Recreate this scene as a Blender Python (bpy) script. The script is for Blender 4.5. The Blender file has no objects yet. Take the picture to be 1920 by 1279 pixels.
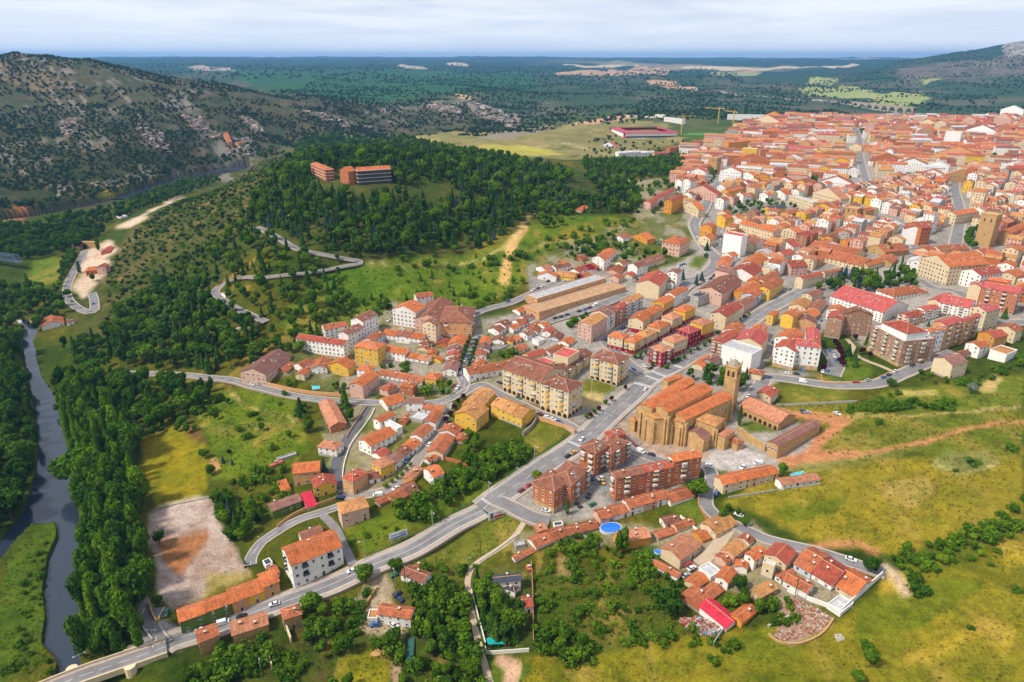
import bpy, math, random
import numpy as np
random.seed(7)
rng = np.random.default_rng(7)
scene = bpy.context.scene
COL = scene.collection
# ------------------------------------------------------------ camera
CAM_Z = 200.0; FPX = 1280.0; PITCH = math.atan(531.5 / FPX)
SP, CP = math.sin(PITCH), math.cos(PITCH)
cam_d = bpy.data.cameras.new("camera"); cam = bpy.data.objects.new("camera", cam_d); COL.objects.link(cam)
cam.location = (0, 0, CAM_Z); cam.rotation_euler = (math.pi / 2 - PITCH, 0, 0)
cam_d.lens = 24.0; cam_d.sensor_width = 36.0; cam_d.clip_start = 1.0; cam_d.clip_end = 200000.0
scene.camera = cam
# ------------------------------------------------------------ light
SUN_EL, SUN_AZ = math.radians(50), math.radians(246)      # azimuth clockwise from +Y
world = bpy.data.worlds.new("World"); scene.world = world; world.use_nodes = True
nt = world.node_tree; nt.nodes.clear()
def N(nt, t, **kw):
    n = nt.nodes.new(t)
    for k, v in kw.items(): setattr(n, k, v)
    return n
sky = N(nt, "ShaderNodeTexSky", sky_type="NISHITA"); sky.sun_disc = False
sky.sun_elevation = SUN_EL; sky.sun_rotation = SUN_AZ; sky.air_density = 1.0; sky.dust_density = 0.6; sky.ozone_density = 1.5
tc = N(nt, "ShaderNodeTexCoord"); sep = N(nt, "ShaderNodeSeparateXYZ"); nt.links.new(tc.outputs["Generated"], sep.inputs[0])
# clouds: project the direction on a high flat layer so they flatten towards the horizon
mx = N(nt, "ShaderNodeMath", operation="MAXIMUM"); mx.inputs[1].default_value = 0.0; nt.links.new(sep.outputs["Z"], mx.inputs[0])
ad = N(nt, "ShaderNodeMath", operation="ADD"); ad.inputs[1].default_value = 0.06; nt.links.new(mx.outputs[0], ad.inputs[0])
dvx = N(nt, "ShaderNodeMath", operation="DIVIDE"); dvy = N(nt, "ShaderNodeMath", operation="DIVIDE")
nt.links.new(sep.outputs["X"], dvx.inputs[0]); nt.links.new(ad.outputs[0], dvx.inputs[1])
nt.links.new(sep.outputs["Y"], dvy.inputs[0]); nt.links.new(ad.outputs[0], dvy.inputs[1])
cmb = N(nt, "ShaderNodeCombineXYZ"); nt.links.new(dvx.outputs[0], cmb.inputs[0]); nt.links.new(dvy.outputs[0], cmb.inputs[1])
cn = N(nt, "ShaderNodeTexNoise"); cn.inputs["Scale"].default_value = 0.42; cn.inputs["Detail"].default_value = 9; cn.inputs["Roughness"].default_value = 0.58
cn.inputs["Distortion"].default_value = 0.4
nt.links.new(cmb.outputs[0], cn.inputs["Vector"])
cr = N(nt, "ShaderNodeValToRGB"); cr.color_ramp.elements[0].position = 0.36; cr.color_ramp.elements[1].position = 0.66
cr.color_ramp.elements[0].color = (0.88,)*3 + (1,); cr.color_ramp.elements[1].color = (1, 1, 1, 1)
nt.links.new(cn.outputs["Fac"], cr.inputs[0])
cl = N(nt, "ShaderNodeValToRGB")                                  # cloud brightness: grey underside patches
cl.color_ramp.elements[0].position = 0.38; cl.color_ramp.elements[0].color = (9.1, 10.4, 12.9, 1)
cl.color_ramp.elements[1].position = 0.60; cl.color_ramp.elements[1].color = (13.6, 13.9, 14.4, 1)
nt.links.new(cn.outputs["Fac"], cl.inputs[0])
mxc = N(nt, "ShaderNodeMixRGB"); nt.links.new(cr.outputs[0], mxc.inputs[0]); nt.links.new(sky.outputs[0], mxc.inputs[1]); nt.links.new(cl.outputs[0], mxc.inputs[2])
hzr = N(nt, "ShaderNodeMapRange"); hzr.inputs[1].default_value = 0.0; hzr.inputs[2].default_value = .10; hzr.inputs[3].default_value = .85; hzr.inputs[4].default_value = 0.0; nt.links.new(sep.outputs["Z"], hzr.inputs[0])
mxh = N(nt, "ShaderNodeMixRGB"); mxh.inputs[2].default_value = (13.0, 14.1, 15.6, 1); nt.links.new(hzr.outputs[0], mxh.inputs[0]); nt.links.new(mxc.outputs[0], mxh.inputs[1]); mxc = mxh
bg = N(nt, "ShaderNodeBackground"); bg.inputs[1].default_value = 0.066; nt.links.new(mxc.outputs[0], bg.inputs[0])
wo = N(nt, "ShaderNodeOutputWorld"); nt.links.new(bg.outputs[0], wo.inputs[0])
sl = bpy.data.lights.new("sun", "SUN"); sl.energy = 4.6; sl.angle = math.radians(8.0); sl.color = (1.0, 0.92, 0.78)
sun = bpy.data.objects.new("sun", sl); COL.objects.link(sun)
sun.rotation_euler = (math.pi / 2 - SUN_EL, 0, math.pi - SUN_AZ)
scene.view_settings.view_transform = "Standard"; scene.view_settings.look = "None"
scene.view_settings.exposure = 0.12; scene.view_settings.gamma = 1.0; scene.view_settings.use_curve_mapping = False
scene.cycles.max_bounces = 5; scene.cycles.diffuse_bounces = 2; scene.cycles.glossy_bounces = 2; scene.cycles.transparent_max_bounces = 6
scene.cycles.volume_bounces = 0; scene.cycles.transmission_bounces = 3
scene.cycles.use_denoising = True
# ------------------------------------------------------------ geometry helpers: photo ray <-> world
def ray(px, py):
    ui = (px - 960.0) / FPX; v = (py - 639.5) / FPX
    return ui, CP - v * SP, -SP - v * CP
def to_plane(px, py, z):
    x, y, dz = ray(px, py); t = (z - CAM_Z) / dz
    return x * t, y * t
def project(x, y, z):
    zc = z - CAM_Z; d = y * CP - zc * SP; dn = -y * SP - zc * CP
    return 960 + FPX * x / d, 639.5 + FPX * dn / d
def _h(ix, iy, s):
    n = (ix.astype(np.int64) * 374761393 + iy.astype(np.int64) * 668265263 + s * 974634777) & 0xffffffff
    n = ((n ^ (n >> 13)) * 1274126177) & 0xffffffff
    return ((n ^ (n >> 16)) & 0xffff) / 65535.0
def vn(x, y, s=0):
    x = np.asarray(x, float); y = np.asarray(y, float)
    ix = np.floor(x); iy = np.floor(y); fx = x - ix; fy = y - iy
    fx = fx * fx * (3 - 2 * fx); fy = fy * fy * (3 - 2 * fy)
    a = _h(ix, iy, s); b = _h(ix + 1, iy, s); c = _h(ix, iy + 1, s); d = _h(ix + 1, iy + 1, s)
    return (a * (1 - fx) + b * fx) * (1 - fy) + (c * (1 - fx) + d * fx) * fy
def fbm(x, y, o=4, s=0):
    r = 0; a = 0.5; t = 0
    for k in range(o):
        r = r + a * vn(x, y, s + k); t += a; a *= 0.5; x = x * 2.03 + 17.1; y = y * 2.03 + 5.7
    return r / t
def sst(a, b, x):
    t = np.clip((x - a) / (b - a), 0, 1); return t * t * (3 - 2 * t)
def pip(P, x, y):
    """points in polygon"""
    P = np.asarray(P, float); ins = np.zeros(np.shape(x), bool); j = len(P) - 1
    for i in range(len(P)):
        xi, yi = P[i]; xj, yj = P[j]
        if yi != yj:
            c = ((yi > y) != (yj > y)) & (x < (xj - xi) * (y - yi) / (yj - yi) + xi)
            ins ^= c
        j = i
    return ins
# ------------------------------------------------------------ terrain control points: (photo x, y, height) ; (x, y, 'd', forward distance) ; ('w', u, distance, height)
CP_Z = [
 (280,1230,-8),(150,1279,-15),(120,1100,-15),(100,900,-15),(110,800,-15),(75,700,-15),(60,640,-14),(0,1180,-12),(0,1050,-13),(0,800,-10),(0,650,-6),
 (200,1000,-11),(230,850,-10),(200,720,-7),(575,1090,-5),(480,1150,-7),(400,1260,-11),(560,1250,-10),(700,1060,-1),(780,1028,1),(740,1180,-8),(720,1279,-11),(950,960,4),(1035,865,6),
 (1100,825,8),(1200,715,10),(1300,660,12),(1420,590,15),(1500,540,18),(1340,480,22),(1310,430,25),(1325,890,9),(1240,820,8),(1390,800,10),(880,1120,-6),(920,1270,-9),
 (1100,1100,-3),(1100,1270,-4),(1150,990,3),(1300,1060,3),(1500,980,12),(1640,1080,11),(1500,1250,6),(1700,1250,11),(1900,1250,14),(1900,1050,17),
 (1700,900,18),(1900,850,22),(1500,850,11),(1600,780,14),(1900,760,20),(1700,715,15),(1500,715,12),(1850,680,18),(1740,640,16),(1800,560,21),(1650,560,17),(1850,470,27),(1600,450,25),
 (1900,380,31),(1500,400,27),(1650,330,32),(1400,330,33),(1900,300,34),(1500,280,33),(1700,250,30),(1900,240,32),(1400,240,30),
 (350,850,-8),(320,1050,-9),(300,1130,-9),(450,1080,-8),(500,1000,-5),(470,725,1),(430,800,-3),(550,800,-1),(400,715,-1),(250,700,-4),(620,745,2),(560,850,-2),(640,900,-1),
 (620,960,-1),(760,870,3),(830,760,5),(720,760,3),(870,710,7),(900,1000,-1),(830,900,3),(700,690,6),(600,690,5),(880,640,13),(760,600,16),(820,580,19),(890,588,21),(960,566,22),(660,600,14),
 (1050,535,24),(1160,533,22),(1060,600,18),(1100,520,25),(1000,480,34),(1120,470,30),(1180,570,17),(980,630,13),(1150,650,12),
 (500,600,20),(420,560,24),(560,540,33),(680,500,40),(500,450,52),(600,430,60),(800,500,35),(860,530,24),(960,500,31),(960,460,40),(950,400,52),(750,400,62),(850,430,47),
 (660,352,76),(560,352,72),(700,345,78),(620,300,86),(760,300,84),(880,310,74),(1000,330,60),(1080,330,54),(1060,385,50),(1170,380,38),(1200,330,40),(1260,345,36),(1130,430,38),(1230,400,32),
 (400,620,10),(300,620,2),(200,640,-6),(330,540,12),(250,500,0),(300,440,18),(400,400,42),(440,355,50),(500,320,62),(360,375,20),
 (180,560,-9),(150,480,-9),(100,560,-10),(40,480,-9),(200,430,-9),(300,390,-6),(250,372,-14.8),(340,335,-14.8),(440,317,-14.8),(120,420,-7),(0,430,-4),(480,298,0),(560,262,8)]
CP_D = [
 (0,350,1120),(0,270,1400),(0,190,1680),(0,140,1850),(0,103,2050),(100,330,1200),(100,250,1450),(100,180,1720),(100,111,2050),(200,310,1280),(200,240,1500),(200,170,1780),(200,122,2080),
 (300,290,1400),(300,220,1600),(300,150,2100),(400,275,1560),(400,210,1750),(400,160,2150),(500,255,1700),(500,215,1900),(500,180,2250),(600,245,1850),(640,190,2350),(700,245,2000),(700,205,2350),
 (800,240,2150),(870,195,2450),(950,230,2300),(950,205,2600),(800,170,3100),(500,150,4200),(640,165,3500),(640,140,5200),(950,170,3600),(1100,180,3300),(1150,205,2500),(1250,210,2400),
 (700,262,1750),(800,258,1640),(900,268,1500),(1000,250,1750),(1000,285,1390),(1100,275,1480),(1210,258,1700),(1210,240,1850),(1350,215,2250),(1300,180,3300),(1250,150,5200),(1450,160,4400),(1550,215,2500),
 (1650,205,2850),(1500,180,3600),(1600,160,4600),(1750,195,3100),(1850,180,3500),(1850,215,2500),(1750,150,4600),(1900,150,4300),(1640,130,6500),(1750,110,6000),(1850,98,5900),(1915,78,6000),(1800,125,5400),
 (1450,135,7500),(1300,135,7500),(1100,140,6500),(900,140,6200),(300,135,6200),(450,128,7000),(640,122,9000),(900,122,9000),(1200,122,10000),(1500,122,10000)]
CP_W = [(-1.2,1100,-5),(-1.2,1700,60),(-1.2,2300,180),(-1.3,3000,190),(-0.8,3000,150),(-0.5,3000,95),(-.4,3600,50),(-0.2,2900,60),(-1.3,500,-10),(-1.2,250,-12),(-.9,150,-14),(0,120,-8),(0,60,-8),(1,120,12),(1.2,300,18),(1.2,700,25),
 (1.2,1500,35),(1.2,2400,30),(1.2,4000,180),(1.3,6000,330),(.9,7000,320),(.7,8000,250),(1.2,12000,200),(.0,13000,150),(-.6,13000,165),(.6,13000,125),(-1.3,13000,150),(0,20000,196),(-.4,21000,208),(.35,19000,185),(.8,20000,165),(-1.3,20000,200),
 (0,30000,190),(1,30000,185),(-1,30000,190),(.8,36000,185),(-.8,36000,190),(0,36000,190)]
KU = 2.0
pts = []
for x, y, z in CP_Z:
    X, Y = to_plane(x, y, z); pts.append((X / Y, math.log(Y), z))
for x, y, d in CP_D:
    a, b, c = ray(x, y); pts.append((a / b, math.log(d), CAM_Z + c / b * d))
for u, d, z in CP_W: pts.append((u, math.log(d), z))
pts = np.array(pts)
def kern(a, b): return np.sqrt(((a[:, None, 0] - b[None, :, 0]) * KU) ** 2 + (a[:, None, 1] - b[None, :, 1]) ** 2 + 0.004)
n = len(pts); A = np.zeros((n + 3, n + 3)); A[:n, :n] = kern(pts, pts) - np.eye(n) * 0.004
A[:n, n] = 1; A[:n, n + 1:] = pts[:, :2]; A[n, :n] = 1; A[n + 1:, :n] = pts[:, :2].T
wts = np.linalg.solve(A, np.concatenate([pts[:, 2], [0, 0, 0]]))
NU, NS = 860, 900
U0, U1, S0, S1 = -1.15, 1.15, math.log(105), math.log(32000)
us = np.linspace(U0, U1, NU); q = np.linspace(0, 1, NS); ss = S0 + (S1 - S0) * (0.82 * q + 0.18 * q ** 4)
cu, cs = us[::6], np.linspace(S0, S1, 190)
def coarse():
    g = np.stack(np.meshgrid(cu, cs, indexing="ij"), -1).reshape(-1, 2); out = np.empty(len(g))
    for i in range(0, len(g), 8000):
        k = g[i:i + 8000]; out[i:i + 8000] = kern(k, pts) @ wts[:n] + wts[n] + k @ wts[n + 1:]
    return out.reshape(len(cu), len(cs))
Zc = coarse()
def bil(Z, ua, sa, u, s):
    fu = np.clip((u - ua[0]) / (ua[1] - ua[0]), 0, len(ua) - 1.001); iu = fu.astype(int); fu = fu - iu
    fs = np.clip(np.interp(s, sa, np.arange(len(sa))), 0, len(sa) - 1.001); js = fs.astype(int); fs = fs - js
    return (Z[iu, js] * (1 - fu) + Z[iu + 1, js] * fu) * (1 - fs) + (Z[iu, js + 1] * (1 - fu) + Z[iu + 1, js + 1] * fu) * fs
UU, SS = np.meshgrid(us, ss, indexing="ij")
YY = np.exp(SS); XX = UU * YY
# smooth-step the coarse lookup
Z = bil(Zc, cu, cs, UU, SS)
Z = (Z + np.roll(Z, 2, 0) + np.roll(Z, -2, 0)) / 3; Z = (Z + np.roll(Z, 2, 1) + np.roll(Z, -2, 1)) / 3
am = 15 * sst(1180, 2000, YY) + 42 * sst(2400, 5000, YY)
Z = Z + am * (fbm(XX / 330, YY / 330, 4, 3) - 0.5) * 1.5 + 5 * sst(1180, 1500, YY) * (fbm(XX / 60 + YY / 90, YY / 150, 3, 9) - 0.5)
rock = np.abs(fbm((XX + YY * .6) / 95, (YY - XX * .3) / 210, 3, 31) - .5) * 2
Z = Z + 14 * sst(1250, 1600, YY) * sst(3600, 2600, YY) * sst(.12, .0, UU) * (0.3 - rock)
Z = Z + 110 * sst(5000, 12000, YY) * (fbm(XX / 2600, YY / 3600, 4, 5) - 0.5)
Z = Z + sst(900, 600, YY) * 0.9 * (fbm(XX / 22, YY / 22, 3, 12) - 0.5)
Z = np.where(YY > 22000, np.minimum(Z, 195), Z)
TR = bpy.data.objects            # alias
# river: lower the bed inside these outlines (photo outlines at water level)
WZ = -14.6
def W(pl, z=WZ): return [to_plane(x, y, z) for x, y in pl]
river_px = [(80,600),(62,640),(74,700),(100,740),(115,800),(128,850),(137,900),(142,950),(158,1005),(166,1040),(152,1090),(150,1140),(143,1170),(150,1220),(150,1260),(135,1300),(100,1420),(-250,1420),(-250,1010),(-60,1060),(0,1016),(44,962),(66,900),(74,840),(66,780),(56,720),(42,660),(42,600)]
river_w = W(river_px)
isl_px = [(107,982),(110,1010),(92,1047),(82,1110),(88,1160),(80,1210),(112,1245),(95,1300),(70,1420),(-120,1420),(-190,1200),(-120,1110),(0,1055),(30,1015),(60,985)]
isl_w = W(isl_px)
river2_w = W([(212,372),(240,360),(290,345),(320,336),(380,322),(430,312),(470,306),(470,318),(430,324),(392,334),(352,336),(300,352),(262,368),(230,384),(150,400),(60,420),(-60,440),(-60,425),(60,405)])
def inriv(x, y): return (pip(river_w, x, y) & ~pip(isl_w, x, y)) | pip(river2_w, x, y)
inr = inriv(XX, YY)
ex = inr.copy()
k = inr.astype(float)
for _ in range(4): k = (k + np.roll(k, 1, 0) + np.roll(k, -1, 0) + np.roll(k, 1, 1) + np.roll(k, -1, 1)) / 5
Z = np.where(k > 0.5, np.minimum(Z, WZ - 1.5), np.where((YY < 1600) & (UU < -.2), np.maximum(Z, WZ + 0.9 + 0 * Z), Z))
Z = np.where(pip(isl_w, XX, YY) & (k < .5), np.maximum(Z, WZ + 1.6), Z)
def Hs(u, s): return bil(Z, us, ss, u, s)
def H(x, y):
    y = np.maximum(np.asarray(y, float), 60.0); x = np.asarray(x, float)
    return Hs(x / y, np.log(y))
def hz(x, y): return float(H(np.array([x]), np.array([y]))[0])
_ls = np.linspace(math.log(106), math.log(31500), 2600); _ly = np.exp(_ls)
def hit(px, py):
    a, b, c = ray(px, py); u = a / b
    g = Hs(np.full_like(_ls, u), _ls); r = CAM_Z + c / b * _ly
    m = np.nonzero(r < g)[0]
    if len(m) == 0 or m[0] == 0: i = 1 if len(m) else len(_ly) - 1
    else: i = m[0]
    d0, d1 = r[i - 1] - g[i - 1], r[i] - g[i]
    t = d0 / (d0 - d1) if d0 != d1 else 0
    y = _ly[i - 1] + (_ly[i] - _ly[i - 1]) * min(max(t, 0), 1)
    return u * y, y
def hitz(px, py):
    x, y = hit(px, py); return x, y, hz(x, y)
def poly(px): return [hit(x, y) for x, y in px]
def eave(px, py, gy):
    """world point on ray (px,py) whose foot on the ground shows at photo row gy"""
    a, b, c = ray(px, py); x0, y0 = hit(px, py)
    ys = np.linspace(y0, y0 * 0.5, 400); xs = a / b * ys; zs = CAM_Z + c / b * ys
    g = H(xs, ys); _, pyy = project(xs, ys, g)
    i = int(np.argmax(pyy >= gy)) if (pyy >= gy).any() else 30
    return xs[i], ys[i], zs[i], g[i]
# ------------------------------------------------------------ materials
MATS = {}
def mat(name, col, rough=0.85, var=0.18, scale=0.6, spec=0.2, rnd=0.0, metal=0.0, bump=0.0):
    if name in MATS: return MATS[name]
    m = bpy.data.materials.new(name); m.use_nodes = True; t = m.node_tree; b = t.nodes["Principled BSDF"]
    b.inputs["Roughness"].default_value = rough; b.inputs["Specular IOR Level"].default_value = spec; b.inputs["Metallic"].default_value = metal
    tx = N(t, "ShaderNodeTexCoord"); n1 = N(t, "ShaderNodeTexNoise"); n1.inputs["Scale"].default_value = scale; n1.inputs["Detail"].default_value = 5; n1.inputs["Roughness"].default_value = .65
    geo = N(t, "ShaderNodeNewGeometry"); t.links.new(geo.outputs["Position"], n1.inputs["Vector"])
    mr = N(t, "ShaderNodeMapRange"); mr.inputs[1].default_value = .3; mr.inputs[2].default_value = .7; mr.inputs[3].default_value = 1 - var; mr.inputs[4].default_value = 1 + var
    t.links.new(n1.outputs["Fac"], mr.inputs[0]); last = mr.outputs[0]
    if rnd:
        oi = N(t, "ShaderNodeObjectInfo"); r2 = N(t, "ShaderNodeMapRange"); r2.inputs[3].default_value = 1 - rnd; r2.inputs[4].default_value = 1 + rnd
        t.links.new(oi.outputs["Random"], r2.inputs[0]); mm = N(t, "ShaderNodeMath", operation="MULTIPLY"); t.links.new(last, mm.inputs[0]); t.links.new(r2.outputs[0], mm.inputs[1]); last = mm.outputs[0]
    sc = N(t, "ShaderNodeVectorMath", operation="SCALE"); sc.inputs[0].default_value = col; t.links.new(last, sc.inputs["Scale"])
    t.links.new(sc.outputs[0], b.inputs["Base Color"])
    if bump:
        bm = N(t, "ShaderNodeBump"); bm.inputs["Strength"].default_value = bump; bm.inputs["Distance"].default_value = .3; t.links.new(n1.outputs["Fac"], bm.inputs["Height"]); t.links.new(bm.outputs[0], b.inputs["Normal"])
    MATS[name] = m; return m
def roof_mat(name, c1, c2):
    """clay tiles: rows across the slope, patches of newer and lichened tiles (uv in metres)"""
    if name in MATS: return MATS[name]
    m = bpy.data.materials.new(name); m.use_nodes = True; t = m.node_tree; b = t.nodes["Principled BSDF"]; b.inputs["Roughness"].default_value = .9; b.inputs["Specular IOR Level"].default_value = .1
    uv = N(t, "ShaderNodeUVMap"); geo = N(t, "ShaderNodeNewGeometry")
    n1 = N(t, "ShaderNodeTexNoise"); n1.inputs["Scale"].default_value = .35; n1.inputs["Detail"].default_value = 6; n1.inputs["Roughness"].default_value = .7; t.links.new(geo.outputs["Position"], n1.inputs["Vector"])
    n2 = N(t, "ShaderNodeTexNoise"); n2.inputs["Scale"].default_value = 2.6; n2.inputs["Detail"].default_value = 3; t.links.new(geo.outputs["Position"], n2.inputs["Vector"])
    mp = N(t, "ShaderNodeMapping"); mp.inputs["Scale"].default_value = (2.2, .22, 1); t.links.new(uv.outputs[0], mp.inputs[0])
    n3 = N(t, "ShaderNodeTexNoise"); n3.inputs["Scale"].default_value = 1; n3.inputs["Detail"].default_value = 2; t.links.new(mp.outputs[0], n3.inputs["Vector"])
    a = N(t, "ShaderNodeMath", operation="ADD"); t.links.new(n1.outputs["Fac"], a.inputs[0]); t.links.new(n3.outputs["Fac"], a.inputs[1])
    a2 = N(t, "ShaderNodeMath", operation="ADD"); t.links.new(a.outputs[0], a2.inputs[0]); t.links.new(n2.outputs["Fac"], a2.inputs[1])
    r = N(t, "ShaderNodeMapRange"); r.inputs[1].default_value = 1.30; r.inputs[2].default_value = 1.74; t.links.new(a2.outputs[0], r.inputs[0])
    mxx = N(t, "ShaderNodeMixRGB"); mxx.inputs[1].default_value = (*[min(1, q_ * 1.12) for q_ in c1], 1); mxx.inputs[2].default_value = (*[q_ * .72 for q_ in c2], 1); t.links.new(r.outputs[0], mxx.inputs[0])
    oi = N(t, "ShaderNodeObjectInfo"); r2 = N(t, "ShaderNodeMapRange"); r2.inputs[3].default_value = .82; r2.inputs[4].default_value = 1.16; t.links.new(oi.outputs["Random"], r2.inputs[0])
    sc = N(t, "ShaderNodeVectorMath", operation="SCALE"); t.links.new(mxx.outputs[0], sc.inputs[0]); t.links.new(r2.outputs[0], sc.inputs["Scale"])
    t.links.new(sc.outputs[0], b.inputs["Base Color"])
    w = N(t, "ShaderNodeTexWave"); w.bands_direction = "X"; w.inputs["Scale"].default_value = 1.1; w.inputs["Distortion"].default_value = 1.0; t.links.new(uv.outputs[0], w.inputs["Vector"])
    bm = N(t, "ShaderNodeBump"); bm.inputs["Strength"].default_value = .45; bm.inputs["Distance"].default_value = .12; t.links.new(w.outputs["Fac"], bm.inputs["Height"]); t.links.new(bm.outputs[0], b.inputs["Normal"])
    MATS[name] = m; return m
def tagit(o, label=None, cat=None, group=None, kind=None):
    if label: o["label"] = label
    if cat: o["category"] = cat
    if group: o["group"] = group
    if kind: o["kind"] = kind
    return o
def mesh_obj(name, V, F, mats, parent=None, mi=None, uv=None, smooth=False):
    me = bpy.data.meshes.new(name); me.from_pydata([tuple(map(float, v)) for v in V], [], F)
    for m in (mats if isinstance(mats, (list, tuple)) else [mats]): me.materials.append(m)
    if mi is not None: me.polygons.foreach_set("material_index", mi)
    if uv is not None:
        l = me.uv_layers.new(name="UVMap"); l.data.foreach_set("uv", np.asarray(uv, np.float32).ravel())
    if smooth: me.polygons.foreach_set("use_smooth", [True] * len(me.polygons))
    me.update(); o = bpy.data.objects.new(name, me); COL.objects.link(o)
    if parent: o.parent = parent
    return o
def empty(name, loc, rz=0):
    o = bpy.data.objects.new(name, None); COL.objects.link(o); o.location = loc; o.rotation_euler = (0, 0, rz); o.empty_display_size = .5
    return o
def bulk_mesh(name, co, quads, mats):
    me = bpy.data.meshes.new(name); me.vertices.add(len(co)); me.vertices.foreach_set("co", np.ascontiguousarray(co, np.float32).ravel())
    nq = len(quads); kq = quads.shape[1]; me.loops.add(nq * kq); me.loops.foreach_set("vertex_index", quads.astype(np.int32).ravel())
    me.polygons.add(nq); me.polygons.foreach_set("loop_start", np.arange(0, nq * kq, kq, dtype=np.int32)); me.update(calc_edges=True)
    for m in mats: me.materials.append(m)
    return me
# occupancy raster (1 m): buildings and roads keep trees and infill houses off
OX, OY, OW, OH = -900, 60, 2500, 2600
occ = np.zeros((OW, OH), np.uint8)
def occ_poly(P, v=1, grow=0.0):
    P = np.asarray(P, float)
    if grow:
        c = P.mean(0); d = P - c; l = np.linalg.norm(d, axis=1, keepdims=True); P = c + d * (l + grow) / np.maximum(l, .1)
    x0, y0 = np.floor(P.min(0)).astype(int) - 1; x1, y1 = np.ceil(P.max(0)).astype(int) + 1
    x0 = max(x0, OX); y0 = max(y0, OY); x1 = min(x1, OX + OW - 1); y1 = min(y1, OY + OH - 1)
    if x1 <= x0 or y1 <= y0: return
    gx, gy = np.meshgrid(np.arange(x0, x1) + .5, np.arange(y0, y1) + .5, indexing="ij")
    occ[x0 - OX:x1 - OX, y0 - OY:y1 - OY] |= (pip(P, gx, gy) * v).astype(np.uint8)
def occ_at(x, y):
    ix = np.clip(np.asarray(x - OX).astype(int), 0, OW - 1); iy = np.clip(np.asarray(y - OY).astype(int), 0, OH - 1); return occ[ix, iy]
def occ_hit(P):
    P = np.asarray(P, float); x0, y0 = np.floor(P.min(0)).astype(int); x1, y1 = np.ceil(P.max(0)).astype(int) + 1
    gx, gy = np.meshgrid(np.arange(x0, x1) + .5, np.arange(y0, y1) + .5, indexing="ij"); m = pip(P, gx, gy)
    return occ_at(gx[m], gy[m]).any() if m.any() else True
# ------------------------------------------------------------ ground colour (albedo of soils, grasses and fields, by outline)
big = (fbm(XX / 38, YY / 38, 3, 48) - .5) * 16 * np.clip(YY / 500, .4, 5)
wx = XX + big + 3.0 * (fbm(XX / 9, YY / 9, 3, 40) - .5) * np.clip(YY / 350, .6, 8); wy = YY + 5.0 * (fbm(XX / 11, YY / 11, 3, 44) - .5) * np.clip(YY / 300, .6, 10)
def lerp(a, b, t): return a + (b - a) * t[..., None]
C_ = lambda *a: np.array(a, float)
nz1 = fbm(XX / 45, YY / 60, 4, 50); nz2 = fbm(XX / 9, YY / 12, 3, 60); nz3 = fbm(XX / 400, YY / 700, 4, 70)
ALB = lerp(C_(.055, .088, .010), C_(.12, .115, .014), sst(.35, .68, nz1)); ALB = lerp(ALB, C_(.035, .06, .009), sst(.5, .75, nz2) * .6)
far = sst(1500, 2600, YY)
hillc = lerp(C_(.030, .060, .026), C_(.085, .085, .05), sst(.45, .7, fbm(XX / 160, YY / 260, 5, 80)))
ALB = ALB * (1 - far[..., None]) + hillc * far[..., None]
vfar = sst(4200, 7000, YY)
ALB = ALB * (1 - vfar[..., None]) + lerp(C_(.014, .040, .026), C_(.022, .055, .03), nz3) * vfar[..., None]
plain = sst(9500, 16000, YY); fld = fbm(XX / 2600, YY / 6000, 3, 90)
ALB = lerp(ALB, C_(.30, .24, .15), vfar * sst(.60, .66, fld) * sst(7000, 9000, YY) * sst(.0, .25, UU))
UQ, SQ = wx / wy, np.log(np.maximum(wy, 60))
def us_poly(px, wpts=None):
    P = wpts if wpts is not None else poly(px); return [(x / y, math.log(y)) for x, y in P]
def paint(px, c1, c2=None, amt=1.0, soft=None, wpts=None):
    global ALB
    P = us_poly(px, wpts); a = np.array(P); m0 = (UQ > a[:, 0].min()) & (UQ < a[:, 0].max()) & (SQ > a[:, 1].min()) & (SQ < a[:, 1].max())
    idx = np.nonzero(m0); m = pip(P, UQ[idx], SQ[idx]); idx = (idx[0][m], idx[1][m])
    c1 = C_(*c1); c = c1 if c2 is None else lerp(c1, C_(*c2), sst(.35, .65, nz1[idx] * .5 + nz2[idx] * .5))
    ALB[idx] = ALB[idx] * (1 - amt) + c * amt
def brush(px, w, c, amt=1.0):
    """a worn track: colour by distance in metres from a line"""
    global ALB
    P = np.array(poly(px)); 
    for (ax, ay), (bx, by) in zip(P[:-1], P[1:]):
        r = w + 4; m = (XX > min(ax, bx) - r) & (XX < max(ax, bx) + r) & (YY > min(ay, by) - r) & (YY < max(ay, by) + r); i = np.nonzero(m)
        x, y = (wx - big)[i], wy[i]; dx, dy = bx - ax, by - ay; t = np.clip(((x - ax) * dx + (y - ay) * dy) / (dx * dx + dy * dy + 1e-9), 0, 1)
        d = np.hypot(x - ax - t * dx, y - ay - t * dy); k = sst(w * .62, w * .42, d) * amt
        ALB[i] = lerp(ALB[i], C_(*c), k)
GY = (.30, .25, .022); GG = (.11, .16, .02); GD = (.045, .075, .014); SOIL = (.40, .17, .075); SAND = (.50, .36, .24); TAN = (.42, .27, .12); PAVE = (.30, .27, .24)
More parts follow.
